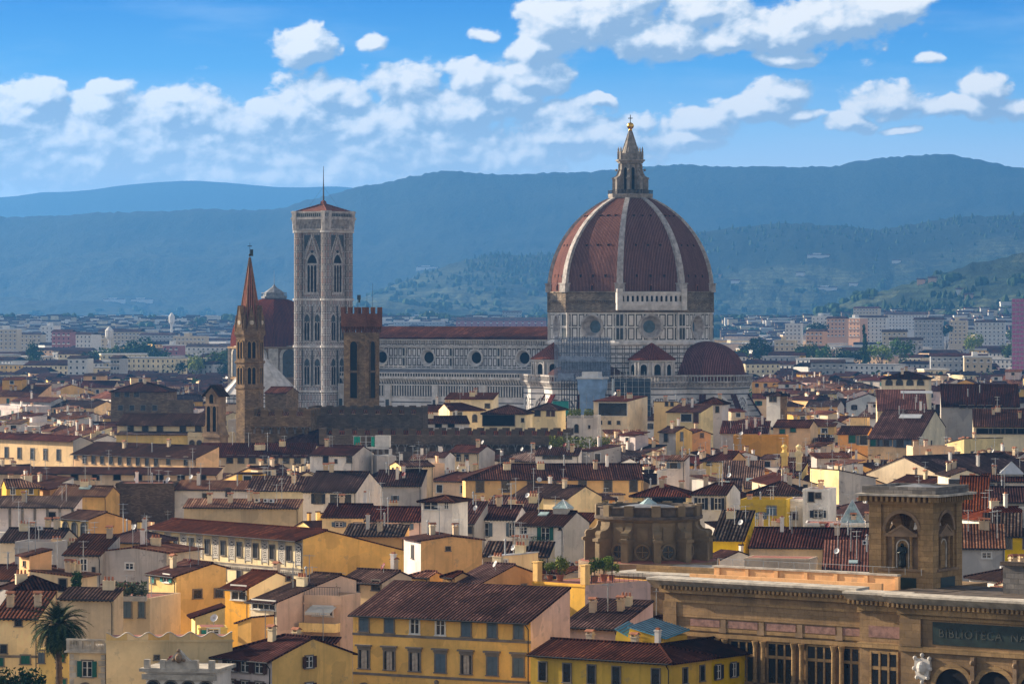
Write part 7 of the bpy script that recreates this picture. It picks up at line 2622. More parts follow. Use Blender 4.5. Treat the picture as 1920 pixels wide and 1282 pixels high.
def bush(label, px0, px1, py_base, Y, h_, mat, seed, name='hedge', cat='hedge', depth=2.0, n=420, deep=.6):
    a, b_ = at(px0, py_base, Y), at(px1, py_base, Y)
    HOUSES.append((px0, px1, py_base - h_ * F / Y, py_base - 3, Y))
    w_ = b_.x - a.x
    t = thing(name, label, cat, ((a.x + b_.x) / 2, Y, a.z))
    rr = random.Random(seed)
    m = MB()
    for i in range(n):
        c = Vector((rr.uniform(-.5, .5) * w_, rr.uniform(-.5, .5) * depth, h_ * rr.random() ** .7 * (.75 + .35 * math.sin(i * .7 + rr.random()))))
        s_ = rr.uniform(.2, .42)
        v = [Vector((rr.gauss(0, 1), rr.gauss(0, 1), rr.gauss(0, 1))).normalized() * s_ for _ in range(2)]
        m.add([c - v[0], c - v[1] * .6, c + v[0], c + v[1] * .6], [(0, 1, 2, 3)])
    m.build('foliage', [mat], t)
    m = MB()
    m.box(-w_ / 2, w_ / 2, -depth / 2, depth / 2, -deep, .02)
    m.build('planter' if deep < 1 else 'terrace_wall', ['concrete' if deep < 1 else 'wall_beige'], t)
    return t


bush('long leafy roof garden hedge below the white tower house', 1030, 1085, 838, 915, 2.5, 'leaf_bright', 1, n=620, deep=8)
bush('sunny roof garden shrubs right of the white tower house', 1086, 1150, 840, 935, 2.7, 'leaf_bright', 2, n=640, deep=8)
bush('clipped hedge in the left roof planter of the white tower house', 1064, 1089, 779, 998, 1.7, 'leaf_bright', 3, n=220)
bush('clipped hedge in the right roof planter of the white tower house', 1095, 1113, 779, 998, 1.7, 'leaf_bright', 4, n=200)
bush('grey leaved terrace plants behind a railing beside the tall yellow gable', 216, 275, 1117, 487, 1.7, 'leaf_grey', 5, 'terrace_plants', 'plants', 1.4, 360)
bush('dark climber mass beside the teal door on the near rooftops', 135, 151, 1106, 508, 2.4, 'leaf_dark', 6, 'climbing_plant', 'plant', 1.0, 240)
bush('dark garden treetops filling the bottom corner below the pale yellow house', -10, 84, 1290, 430, 2.1, 'leaf_dark', 7, n=500)
bush('yellow flowering roof hedge near the edge of the town roofs', 1832, 1876, 842, 1030, 1.0, 'leaf_bright', 8, n=160)
bush('low terrace bushes behind the amber palazzo ridge', 825, 846, 1112, 486, 1.2, 'leaf_bright', 9, n=120)


# ------------------------------------------------------------------ the rest of the town: further houses, each a thing of its own
def describe(xc, yc, Y, used):
    """a phrase that places a house by the nearest named building"""
    best = sorted(ANCH0, key=lambda a: ((a[0] - xc) / 1.0) ** 2 + ((a[1] - yc) * 1.6) ** 2)
    return best


SHORT = [  # column, row, distance, what to call it
    (1182, 700, 1320, 'the great dome'), (606, 700, 1362, 'the marble bell tower'), (678, 740, 1005, 'the brown watch tower'), (468, 745, 1040, 'the hexagonal spire'), (404, 775, 940, 'the bell gable'),
    (1215, 1000, 556, 'the rotunda'), (1715, 960, 446, 'the library tower'), (261, 750, 900, 'the hip roofed stone palace'), (690, 780, 980, 'the dark battlements'), (830, 820, 900, 'the corbelled range'),
    (1092, 800, 1000, 'the white tower house'), (1160, 770, 1100, 'the black glazed loggia'), (60, 845, 980, 'the orange cloister'), (270, 860, 960, 'the twelve window wing'), (470, 865, 950, 'the beige cloister wing'),
    (300, 803, 960, 'the cream church nave'), (622, 870, 960, 'the grey gable house'), (770, 880, 920, 'the cream rooftop room'), (270, 940, 780, 'the brown brick wall'), (400, 920, 790, 'the striped white villa'),
    (820, 960, 700, 'the square white tower house'), (1020, 990, 640, 'the flowered balcony house'), (1040, 910, 840, 'the seven window palazzo'), (1330, 945, 700, 'the black shuttered white house'), (1575, 895, 760, 'the sunlit yellow wall'),
    (1470, 880, 860, 'the tall yellow chimneys'), (1675, 835, 1000, 'the large ochre house'), (1750, 855, 1000, 'the beige flat block'), (1840, 755, 1340, 'the barn roof'), (1690, 770, 1300, 'the brick red roof'),
    (1697, 715, 1700, 'the arched window villa'), (1455, 755, 1240, 'the double arched tower'), (1425, 825, 1080, 'the orange parapet wall'), (1880, 805, 1000, 'the long loggia house'), (1860, 910, 780, 'the glazed gable house'),
    (420, 1010, 640, 'the sgraffito palace'), (200, 990, 640, 'the arched ochre house'), (840, 1040, 600, 'the mustard gable'), (1430, 955, 720, 'the mustard terrace house'), (1650, 825, 1050, 'the slate shuttered house'),
    (125, 940, 780, 'the white panelled house'), (43, 920, 780, 'the bright mustard house'), (515, 660, 1600, 'the plain red dome'), (880, 855, 960, 'the cream gable house'), (1285, 820, 1100, 'the yellow gable pair'),
    (1340, 870, 940, 'the orange fronted house'), (945, 785, 1300, 'the vine terrace house'), (1334, 770, 1280, 'the pinkish white house'), (1247, 765, 1290, 'the pale yellow chimney house'), (80, 690, 1900, 'the red slab block'),
    (1880, 1020, 560, 'the yellow striped roof house'), (1040, 855, 960, 'the glazed window band'),
]
ORD = ['', 'second ', 'third ', 'fourth ', 'fifth ', 'sixth ', 'seventh ', 'eighth ', 'ninth ', 'tenth ', 'eleventh ', 'twelfth ', 'thirteenth ', 'fourteenth ', 'fifteenth ', 'sixteenth ']
COLN = dict(cream='cream', white='white', beige='beige', ochre='ochre', yellow='yellow', grey='grey', apricot='apricot', sun='pale yellow', peach='peach', pink='pink', lilac='lilac grey', weathered='stained grey', orange='orange', tan='tan')
USED = {}


def free(X, Y, w, d, phi):
    r_ = math.hypot(w, d) / 2
    c, s_ = math.cos(R(phi)), math.sin(R(phi))
    cx, cy = X + w / 2 * c + d / 2 * s_, Y - w / 2 * s_ + d / 2 * c
    for (fx, fy, fw, fd, fp) in FOOT:
        fc, fs = math.cos(R(fp)), math.sin(R(fp))
        gx, gy = fx + fw / 2 * fc + fd / 2 * fs, fy - fw / 2 * fs + fd / 2 * fc
        if abs(gx - cx) > 70 or abs(gy - cy) > 70:
            continue
        # centre-to-box distance
        dx, dy = cx - gx, cy - gy
        lx, ly = dx * fc - dy * fs, dx * fs + dy * fc
        ex, ey = max(0, abs(lx) - fw / 2), max(0, abs(ly) - fd / 2)
        if math.hypot(ex, ey) < r_ * .62:
            return False
    return True


def hides(px0, px1, top, Y):
    for (a, b_, t_, bt, y_) in HOUSES:
        if y_ > Y and px0 < b_ - 2 and px1 > a + 2 and top < bt:
            return True
    return False


def seen(px0, px1, top, bot, Y, near):
    n = 0
    for i in range(7):
        x = px0 + (px1 - px0) * (i + .5) / 7
        for y in (top + 3, bot - 2):
            if all(not (a < x < b_ and t_ < y) for (a, b_, t_, y_) in near if y_ < Y - 3):
                n += 1
    return n / 14


NEAR = [(a, b_, t_, y_) for (a, b_, t_, bt, y_) in HOUSES]
LAND = [(x0, y0, w_, d_, p_) for (x0, y0, w_, d_, p_) in FOOT]
FOOT += [((1182 - CX) * 1320 / F - 120, 1280, 210, 110, 0), ((606 - CX) * 1362 / F - 12, 1350, 24, 24, 0), (-125, 1560, 60, 60, 0), (-110, 1385, 40, 40, 0)]
fr = random.Random(41)
FILL = []


def fill(y0, y1, step, x_lo, x_hi, cap, zlo=11.5, zhi=17.5, wlo=7, whi=15):
    Y, n = y0, 0
    while Y < y1 and n < cap:
        px = x_lo + fr.uniform(-30, 10)
        while px < x_hi and n < cap:
            w, d = fr.uniform(wlo, whi), fr.uniform(8, 14)
            phi = fr.choice((6, 12, 18, 24, 38, -10, -28, -40, 14, 52, 58, 64, 48))
            yy = Y + fr.uniform(-.4, .4) * step
            X = (px - CX) * yy / F
            wpx = w * F / yy * .9
            Z = fr.uniform(zlo, zhi)
            ok = False
            tall = fr.random() < .3
            if free(X, yy, w, d, phi):
                for _ in range(7):
                    top = HZ + (CZ - Z - (4.9 if tall else 2.6)) * F / (yy + d * .5)
                    if not hides(px - 2, px + wpx + 8, top, yy):
                        ok = True
                        break
                    Z -= 1.3
                    if Z < 8:
                        break
            if ok:
                ey = HZ + (CZ - Z) * F / yy
                if seen(px, px + wpx, top, ey + 22, yy, NEAR) > .22:
                    FILL.append((px, px + wpx, ey, phi, Z, d, yy, tall))
                    NEAR.append((px, px + wpx, top, yy))
                    FOOT.append((X, yy, w, d, phi))
                    n += 1
                    px += wpx * fr.uniform(.75, 1.25)
                    continue
            px += 9
        Y += step
    return n


fill(505, 640, 17, 760, 1900, 26)
fill(505, 690, 17, -20, 760, 16)
fill(640, 900, 20, 840, 1930, 62)
fill(680, 900, 22, -20, 860, 20)
fill(900, 1270, 26, 780, 1930, 60, 12, 19)
fill(900, 1300, 28, -20, 470, 26, 12, 19)
fill(1430, 2050, 60, 1385, 1930, 34, 13, 20, 10, 22)
fill(1430, 2050, 60, -20, 440, 20, 13, 20, 10, 22)
fl = random.Random(9)
WC = ['cream', 'white', 'beige', 'yellow', 'sun', 'cream', 'white', 'peach', 'lilac', 'grey', 'apricot', 'ochre', 'beige', 'weathered', 'pink', 'orange']
RT = ['g'] * 6 + ['h'] * 5 + ['s'] * 4 + ['f'] * 3 + ['t'] * 2 + ['r']
RN = dict(g='gabled', h='hip roofed', s='slope roofed', f='gable fronted', t='flat terraced', r='tilted roof')
n_ = 0
for (px0, px1, ey, phi, Z, d, Y, tall) in sorted(FILL, key=lambda q: q[6]):
    col, rt = fl.choice(WC), fl.choice(RT)
    rf = fl.choice(('dark', 'dark', 'brown', 'brown', 'brown', 'pale', 'pale', 'red' if fl.random() < .5 else 'brown'))
    xc = (px0 + px1) / 2
    cand = sorted(SHORT, key=lambda a: math.hypot((a[0] - xc), (a[1] - ey) * 1.7))
    done = False
    size = 'narrow' if px1 - px0 < 62 * 560 / Y else ('wide' if px1 - px0 > 118 * 560 / Y else 'plain')
    for tries, a in enumerate(cand[:8]):
        dx, dy = a[0] - xc, a[1] - ey
        rel = ('left of' if dx > 0 else 'right of') if abs(dx) > 1.2 * abs(dy) else ('below' if dy < 0 else 'above')
        key = (col, rt, rel, a[3])
        if key not in USED:
            USED[key] = 0
            lab = f'{size} {COLN[col]} {RN[rt]} house among the rooftops {rel} {a[3]}'
            done = True
            break
    if not done:
        a = cand[0]
        dx, dy = a[0] - xc, a[1] - ey
        rel = ('left of' if dx > 0 else 'right of') if abs(dx) > 1.2 * abs(dy) else ('below' if dy < 0 else 'above')
        key = (col, rt, rel, a[3])
        USED[key] += 1
        lab = f'{COLN[col]} {RN[rt]} house, {ORD[USED[key]]}nearest such one {rel} {a[3]}'
    ppm = F / Y
    kind = fl.choice(('dark', 'dark', 'open:green', 'open:brown', 'shut:blue', 'white', 'open:dark', 'shut:green', 'shut:brown'))
    nw = max(1, int((px1 - px0) / ppm / 4.2))
    a0, a1 = px0 + (px1 - px0) * .18, px1 - (px1 - px0) * .2
    win = [('F', a0 if nw > 1 else xc, a1, nw, ey + 1.2 * ppm, ey + 2.9 * ppm, fl.uniform(.9, 1.4), [kind, fl.choice((kind, 'dark')), fl.choice((kind, 'shut:' + (kind.partition(':')[2] or 'blue'))), fl.choice((kind, 'white'))])]
    if fl.random() < .5:
        win.append(('R' if phi >= 0 else 'L', (px1 + 2.2 * ppm) if phi >= 0 else px0 - 2 * ppm, px1, 1, ey + 1.3 * ppm, ey + 2.7 * ppm, 1.0, 'dark'))
    house(lab, px0, px1, ey, phi, None, Z=Z, d=d, roof='g' if rt == 'h' else rt, hip=(1, 1) if rt == 'h' else (0, 0), col=col, rf=rf, slope=fl.uniform(.27, .38) if rt not in 'r' else .18, win=win,
          chim=fl.choice((1, 2, 2, 3, 4)), ant=fl.choice((0, 1, 1, 2)), dish=fl.choice((0, 0, 1, 1)), ac=fl.choice((0, 0, 1)), group='houses of the old town', gutter=Y < 930, par=fl.choice((.2, .5, .9)),
          side=fl.choice((None, None, None, 'weathered', 'cream', 'grey')) if rt in 'gs' else None,
          extra=altana(fl.uniform(.1, .3), fl.uniform(.5, .75), .5, .9, fl.uniform(1.6, 2.6), fl.choice(WC), fl.choice(('tile_brown', 'tile_pale')), True, fl.random() < .4) if tall and rt in 'gst' else (skylight(fl.uniform(.3, .6), .2, 1.4, 1.2) if fl.random() < .2 and rt in 'gs' else None))
    n_ += 1
print('FILL', n_)


# small houses packed between the others, past the three hundred that show largest: one mass
def packed_roofs():
    rr = random.Random(21)
    b = MB()
    mats = ['wall_cream', 'wall_white', 'wall_beige', 'wall_sun', 'wall_grey', 'wall_peach', 'tile_dark', 'tile_brown', 'tile_pale', 'glass_dark', 'zinc', 'wall_yellow']
    n = 0
    for (y0, y1, x0, x1, tries) in ((560, 900, 0, 1930, 5000), (880, 1300, 0, 1930, 9000), (1300, 1480, -20, 430, 900), (1300, 1480, 1390, 1930, 1200)):
        for i in range(tries):
            Y, px = rr.uniform(y0, y1), rr.uniform(x0, x1)
            w_, d_, phi = rr.uniform(4, 9), rr.uniform(5, 9), rr.choice((8, 16, 24, -12, -34, 52, 60, 66))
            X = (px - CX) * Y / F
            if not free(X, Y, w_, d_, phi):
                continue
            wpx = w_ * F / Y
            Z = rr.uniform(12.5, 19)
            for _ in range(6):
                top = HZ + (CZ - Z - 2) * F / (Y + 4)
                if not hides(px - 4, px + wpx + 6, top, Y):
                    break
                Z -= 1.2
            else:
                continue
            if seen(px, px + wpx, top, top + 16, Y, NEAR) < .13:
                continue
            NEAR.append((px, px + wpx, top, Y))
            FOOT.append((X, Y, w_, d_, phi))
            n += 1
            i0 = len(b.v)
            wm, rm, s_ = rr.choice((0, 0, 1, 1, 2, 3, 4, 5, 11)), rr.choice((6, 6, 7, 7, 8)), rr.uniform(.26, .36)
            k = rr.random()
            if k < .15:
                b.box(0, w_, 0, d_, 0, Z + .6, wm)
            else:
                zr = Z + s_ * d_ / 2
                b.box(0, w_, 0, d_, 0, Z - .02, wm)
                b.add([(0, 0, Z - .03), (0, d_ / 2, zr - .2), (0, d_, Z - .03)], [(0, 1, 2)], wm).add([(w_, 0, Z - .03), (w_, d_ / 2, zr - .2), (w_, d_, Z - .03)], [(2, 1, 0)], wm)
                e = .45
                b.slab([(-.15, -e, Z - s_ * e), (w_ + .15, -e, Z - s_ * e), (w_ + .15, d_ / 2, zr), (-.15, d_ / 2, zr)], .18, rm).slab([(w_ + .15, d_ + e, Z - s_ * e), (-.15, d_ + e, Z - s_ * e), (-.15, d_ / 2, zr), (w_ + .15, d_ / 2, zr)], .18, rm)
            for q in range(rr.choice((1, 1, 2))):
                x, z = rr.uniform(.15, .75) * w_, Z - 2.9
                b.box(x, x + .9, -.06, -.003, z, z + 1.4, 9)
            for q in range(rr.choice((1, 2))):
                x, y = rr.uniform(.1, .9) * w_, rr.uniform(.2, .8) * d_
                b.box(x - .3, x + .3, y - .25, y + .25, Z - .5, Z + 2.3, wm).box(x - .38, x + .38, y - .33, y + .33, Z + 2.3, Z + 2.5, 7)
            if rr.random() < .6:
                x, y = rr.uniform(.1, .9) * w_, rr.uniform(.2, .8) * d_
                b.tube((x, y, Z), (x, y, Z + 4), .03, .03, 4, 10).box(x - .7, x + .7, y - .02, y + .02, Z + 3.6, Z + 3.64, 10).box(x - .5, x + .5, y - .02, y + .02, Z + 3.1, Z + 3.14, 10)
            M = Matrix.Translation((X, Y, 0)) @ Matrix.Rotation(-R(phi), 4, 'Z')
            xf(b, i0, M)
    print('PACKED', n)
    stuff(b.build('packed_small_roofs', mats))


packed_roofs()


# ------------------------------------------------------------------ the plain beyond: apartment blocks, trees, far roofs
BLOCKS = [  # left, right, top row, distance, material, turn, storeys, label
    (97, 133, 622, 2500, 'apartment_red', 12, 4, 'dark red slab block standing above the left rooftops'),
    (133, 147, 626, 2540, 'apartment_grey', 20, 4, 'narrow grey block right behind the dark red slab'),
    (142, 171, 627, 2450, 'apartment_white', 30, 5, 'pale pink block with a tall sunlit gable'),
    (171, 206, 628, 2600, 'apartment_tan', 10, 6, 'dull tan block right of the sunlit gable block'),
    (184, 262, 622, 2900, 'apartment_tan', 8, 5, 'long tan block with a brown roof and many windows'),
    (262, 326, 628, 2850, 'apartment_grey', 8, 5, 'long grey balcony block beyond the park trees'),
    (325, 384, 632, 2700, 'apartment_tan', 10, 4, 'ochre framed block right of the grey balcony block'),
    (305, 336, 648, 2300, 'apartment_red', 15, 5, 'red brick block at the end of the park trees'),
    (350, 430, 650, 2350, 'apartment_white', 5, 5, 'block with five white balcony shafts beside the chapel drum'),
    (30, 77, 627, 2800, 'apartment_tan', 12, 4, 'stepped sandy block at the far left with roof rooms'),
    (77, 100, 612, 3000, 'apartment_white', 25, 5, 'tall white block behind the dark red slab'),
    (-10, 32, 618, 2700, 'apartment_tan', 10, 5, 'greenish tan block cut by the left edge'),
    (20, 112, 606, 4200, 'apartment_grey', 4, 2, 'long low hall with a purple roof at the far left'),
    (207, 224, 672, 1750, 'apartment_grey', 15, 3, 'square grey windowless tower in the park'),
    (127, 162, 672, 1850, 'apartment_white', 12, 3, 'low white office block before the park'),
    (855, 1022, 601, 3600, 'apartment_red', 4, 5, 'long red brick block behind the nave roof'),
    (738, 830, 604, 3900, 'apartment_grey', 6, 4, 'grey flat block behind the nave roof'),
    (942, 978, 585, 4300, 'apartment_grey', 0, 5, 'dark tower block above the long red brick block'),
    (797, 818, 588, 4400, 'apartment_white', 16, 6, 'white block pair above the grey flat block'),
    (1550, 1585, 597, 2900, 'apartment_orange', 18, 4, 'orange cube shaped block right of the dome'),
    (1585, 1612, 597, 2950, 'apartment_orange', 40, 4, 'shaded orange wing of the cube shaped block'),
    (1610, 1662, 595, 3000, 'apartment_white', 10, 6, 'long white balcony block with a scalloped roof'),
    (1472, 1502, 608, 2800, 'apartment_white', 12, 5, 'white office block left of the orange cube'),
    (1522, 1552, 594, 3050, 'apartment_white', 25, 5, 'white block with white vaulted roof'),
    (1714, 1768, 599, 2700, 'apartment_grey', 10, 7, 'grey tower block with a dark recessed centre'),
    (1780, 1812, 603, 2850, 'apartment_tan', 14, 5, 'cream block with even rows of windows'),
    (1828, 1884, 604, 2800, 'apartment_white', 12, 6, 'white many windowed block left of the pink scaffold'),
    (1654, 1700, 622, 2500, 'apartment_tan', 8, 3, 'low tan office block under the white balcony block'),
    (1668, 1730, 637, 2250, 'apartment_grey', 5, 3, 'long grey terrace block above the tree row'),
    (1511, 1543, 621, 2500, 'apartment_orange', 20, 3, 'ochre warehouse front left of the cypress'),
    (1452, 1490, 640, 2250, 'apartment_tan', 12, 4, 'dull tan stepped block right of the dome'),
    (1745, 1830, 668, 1950, 'apartment_grey', 4, 3, 'long dark balcony building right of the pale gables'),
    (1808, 1860, 670, 1900, 'apartment_tan', 4, 3, 'beige building with green shutters beside the dark balconies'),
    (1520, 1583, 680, 1800, 'apartment_grey', 6, 2, 'grey long house with a row of tall windows'),
    (1600, 1646, 578, 3600, 'apartment_tan', 20, 3, 'yellow house at the foot of the wooded hill'),
    (1660, 1740, 590, 3400, 'apartment_white', 6, 4, 'pale terrace row below the wooded hill'),
]
for (x0, x1, top, Y, mt, phi, st, lab) in BLOCKS:
    Y *= 1.3
    Z = CZ - (top - HZ) * Y / F
    p = at(x0, top, Y)
    c, s_ = math.cos(R(phi)), math.sin(R(phi))
    k1 = (x1 - CX) / F
    w_ = (k1 * Y - p.x) / (c + k1 * s_)
    t = thing('apartment_block', lab, 'apartment block', (p.x, Y, 0), -R(phi))
    d = min(28, max(14, w_ * .5))
    b = MB()
    b.box(0, w_, 0, d, 0, Z)
    b.build('wall', [mt], t)
    rr = random.Random(lab)
    b = MB()
    if rr.random() < .55:
        b.slab([(-.6, -.6, Z + .3), (w_ + .6, -.6, Z + .3), (w_ + .6, d / 2, Z + d * .14), (-.6, d / 2, Z + d * .14)], .4).slab([(w_ + .6, d + .6, Z + .3), (-.6, d + .6, Z + .3), (-.6, d / 2, Z + d * .14), (w_ + .6, d / 2, Z + d * .14)], .4)
        b.build('roof', ['tile_brown'], t)
    else:
        b.box(-.3, w_ + .3, -.3, d, Z, Z + .9)
        b.box(w_ * .3, w_ * .5, d * .3, d * .8, Z + .9, Z + 3.6)
        b.build('roof', ['apartment_white' if rr.random() < .5 else mt], t)
    fh = min(3.6, (Z - 4) / max(st, 3))
    nw = max(3, int(w_ / 3.7))
    for r_ in range(min(st + 1, 7)):
        for i in range(min(nw, 14)):
            key = ('far', round(fh, 0))
            def mk():
                m = MB()
                m.box(-.7, .7, -.08, -.003, -.8, .8, 0).box(-1.3, 1.3, -1.0, -.003, -1.2, -1.0, 1).box(-1.3, 1.3, -1.0, -.9, -1.0, -.3, 1) if r_ % 2 == 0 else m.box(-.55, .55, -.08, -.003, -.7, .8, 0)
                return m.mesh('window', ['glass_dark', 'apartment_white'])
            me = shared(('farwin', r_ % 2), mk)
            link(me, 'window', t, (w_ * (i + .5) / min(nw, 14), 0, Z - 2.2 - r_ * fh))
    HOUSES.append((x0, x1, top, top + 12, Y))
# the scaffolded tower at the edge
p = at(1897, 560, 2600)
t = thing('wrapped_tower', 'tower wrapped in pink scaffold netting', 'tower', (p.x, 2600, 0), -R(14))
b = MB()
b.box(0, 14, 0, 14, 0, 62)
b.build('netting', ['net_pink'], t)
b = MB()
for i in range(20):
    b.box(-.3, 14.3, -.35, -.05, 2 + i * 3, 2.5 + i * 3)
for i in range(6):
    b.box(i * 2.7, i * 2.7 + .3, -.3, -.1, 0, 62)
b.build('tube_frame', ['zinc'], t)
for x0, x1, top, Y, lab in ((205, 213, 612, 3300, 'slim pale chimney over the distant halls'), (322, 329, 586, 4600, 'tall white water tower on the plain'), (1298, 1306, 590, 4000, 'distant white silo hidden near the dome')):
    if 'silo' in lab:
        continue
    p = at(x0, top, Y)
    t = thing('water_tower', lab, 'tower', (p.x, Y, 0))
    Z = CZ - (top - HZ) * Y / F
    b = MB()
    b.lathe([(1.7, 0), (1.3, Z * .72), (3.4, Z * .78), (3.6, Z * .92), (3.2, Z * .93), (.6, Z)], 10)
    b.build('shaft', ['apartment_white'], t)

# trees one can tell apart in the plain
TREES = [
    (175, 672, 2050, 14, 8, 'leaf_dark', 'dark round park tree at the left end of the park'), (190, 668, 2100, 15, 9, 'leaf_mid', 'mid green park tree second along the park'), (212, 664, 2120, 15, 10, 'leaf_mid', 'light green park tree behind the grey tower'),
    (240, 660, 2100, 19, 12, 'leaf_dark', 'big dark park tree left of the tallest park tree'), (268, 656, 2110, 22, 14, 'leaf_dark', 'tallest and darkest tree of the park'), (296, 668, 2050, 16, 10, 'leaf_dark', 'dark park tree just right of the tallest park tree'), (313, 674, 2000, 13, 8, 'leaf_dark', 'small dark tree at the right end of the park'),
    (330, 686, 1850, 11, 8, 'leaf_dark', 'dark round tree before the white shaft block'), (370, 680, 1870, 14, 8, 'leaf_bright', 'brightest yellow green tree before the white shaft block'), (395, 676, 1880, 15, 9, 'leaf_mid', 'broad green tree before the white shaft block'), (415, 672, 1900, 17, 8, 'leaf_mid', 'tall green tree beside the chapel drum'), (424, 690, 1800, 10, 6, 'leaf_dark', 'low dark tree beside the chapel drum'),
    (60, 660, 2000, 18, 7, 'leaf_dark', 'dark tree left of the dark red slab'),
    (1385, 664, 2050, 11, 7, 'leaf_mid', 'small green tree close right of the dome'), (1405, 658, 2080, 13, 8, 'leaf_dark', 'dark rounded tree second right of the dome'), (1430, 650, 2100, 18, 10, 'leaf_dark', 'big dark tree between dome and tan stepped block'),
    (1512, 655, 2080, 17, 8, 'leaf_mid', 'tall green tree behind the pale gables'), (1548, 662, 2050, 14, 6, 'leaf_mid', 'slim green tree at the start of the tree row'), (1578, 666, 2020, 13, 7, 'leaf_dark', 'dark tree in the middle of the tree row'), (1600, 668, 2000, 11, 8, 'leaf_dark', 'low dark broad tree in the tree row'), (1618, 664, 2000, 12, 7, 'leaf_mid', 'mid green tree in the tree row left of the villa'),
    (1652, 656, 2050, 16, 8, 'leaf_bright', 'brightest tree of the row above the pale gables'), (1688, 652, 2080, 17, 9, 'leaf_mid', 'rounded tree above the cream twin gables'),
    (1538, 614, 2750, 15, 11, 'leaf_dark', 'dark umbrella pine left of the orange cube'), (1824, 640, 2300, 17, 8, 'leaf_bright', 'light green tree in front of the white many windowed block'), (1895, 655, 2150, 14, 8, 'leaf_mid', 'green tree under the pink scaffold'), (1775, 616, 2700, 13, 7, 'leaf_dark', 'dark tree beside the grey tower block'), (1904, 628, 2550, 14, 10, 'leaf_mid', 'wide tree at the foot of the pink scaffold'),
]
for i, (px, py, Y, h_, r_, mt, lb) in enumerate(TREES):
    Y, h_, r_ = Y * 1.3, h_ * 1.15, r_ * 1.3
    p = at(px, py, Y)
    tt = tree(lb, (p.x, p.y, 0), h_, r_ * 1.05, mt, i + 1, 620, group=None)
    top = max(h_, p.z + h_ * .4)
    for c in tt.children:
        if c.name.startswith('crown'):
            c.location.z, c.scale.z = top - h_ * .86, h_ * .72
        else:
            c.scale.z = top
p = at(1622, 640, 2500)
tree('single dark cypress beside the orange cube', (p.x, p.y, 0), 42, 5, 'leaf_dark', 3, 420, 'cypress', 'cypress', 'tree')

# far roofs nobody could count: one mass
def far_roofs():
    rr = random.Random(77)
    b = MB()
    mats = ['wall_cream', 'apartment_white', 'wall_beige', 'apartment_tan', 'wall_yellow', 'tile_brown', 'tile_dark', 'apartment_grey', 'wall_peach']
    for i in range(8600):
        Y = 1470 + (rr.random() ** 1.25) * 5200
        px = rr.uniform(-60, 1980)
        if 425 < px < 570 and Y < 1680:
            continue
        if 560 < px < 1420 and Y < 2300:
            continue
        big = rr.random() < .16 and Y > 2400
        w_, d_, h_ = (rr.uniform(16, 44), rr.uniform(12, 18), rr.uniform(13, 24)) if big else (rr.uniform(8, 20), rr.uniform(8, 14), rr.uniform(8, 15))
        if Y > 4500:
            h_ *= 1.15
        X = (px - CX) * Y / F
        top = HZ + (CZ - h_ - 2) * F / Y
        if any(y_ > Y and px + w_ * F / Y > a and px < b_ and top < bt for (a, b_, t_, bt, y_) in HOUSES[-60:]) and Y < 3000:
            continue
        a = R(rr.choice((8, 20, 30, -12, -30, 40)))
        M = Matrix.Translation((X, Y, 0)) @ Matrix.Rotation(-a, 4, 'Z')
        i0 = len(b.v)
        wm = rr.choice((0, 0, 1, 1, 2, 3, 4, 7, 8))
        b.box(0, w_, 0, d_, 0, h_, wm)
        if big and rr.random() < .5:
            b.box(-.4, w_ + .4, -.4, d_ + .4, h_, h_ + .8, 7 if rr.random() < .5 else 1)
        else:
            rm = rr.choice((5, 5, 6))
            e, z = .5, h_ + d_ * .16
            b.slab([(-e, -e, h_ + .1), (w_ + e, -e, h_ + .1), (w_ + e, d_ / 2, z), (-e, d_ / 2, z)], .3, rm).slab([(w_ + e, d_ + e, h_ + .1), (-e, d_ + e, h_ + .1), (-e, d_ / 2, z), (w_ + e, d_ / 2, z)], .3, rm)
        nwin = int(w_ / 3.4)
        if Y < 3600:
            for r_ in range(2 if not big else 4):
                for k in range(nwin):
                    x = (k + .5) * w_ / nwin
                    z = h_ - 2.4 - r_ * 3.2
                    b.add([(x - .55, -.06, z), (x + .55, -.06, z), (x + .55, -.06, z + 1.5), (x - .55, -.06, z + 1.5)], [(0, 1, 2, 3)], 9)
        xf(b, i0, M)
    stuff(b.build('distant_rooftops', mats + ['glass_dark']))


far_roofs()


def far_trees():
    """tree belts of the plain and the foot of the hills: one mass"""
    rr = random.Random(5)
    b = MB()
    belts = [(1340, 1520, 4300, 5200, 220), (1560, 1960, 3500, 4300, 320), (0, 330, 5200, 6000, 160), (1500, 1960, 2300, 2420, 50), (-20, 440, 2900, 3100, 40), (330, 480, 4400, 4800, 50), (720, 1020, 5000, 5600, 130), (1390, 1900, 1500, 2200, 60), (0, 430, 1500, 2300, 40)]
    for (a, c, y0, y1, n) in belts:
        for i in range(n):
            Y = rr.uniform(y0, y1)
            X = (rr.uniform(a, c) - CX) * Y / F
            h_, r_ = rr.uniform(9, 17), rr.uniform(4, 8)
            for k in range(34):
                d = Vector((rr.gauss(0, 1), rr.gauss(0, 1), rr.gauss(0, 1))).normalized()
                p = Vector((X, Y, h_ * .6)) + Vector((d.x * r_, d.y * r_, d.z * h_ * .42)) * rr.random() ** .3
                u = Vector((rr.gauss(0, 1), rr.gauss(0, .5), rr.gauss(0, 1))).normalized() * rr.uniform(1.2, 2.4)
                v = Vector((rr.gauss(0, 1), rr.gauss(0, .5), rr.gauss(0, 1))).normalized() * rr.uniform(.9, 1.9)
                b.add([p - u, p - v, p + u, p + v], [(0, 1, 2, 3)])
    me = b.mesh('tree_belts', ['leaf_mid'])
    stuff(link(me, 'tree_belts'))


far_trees()

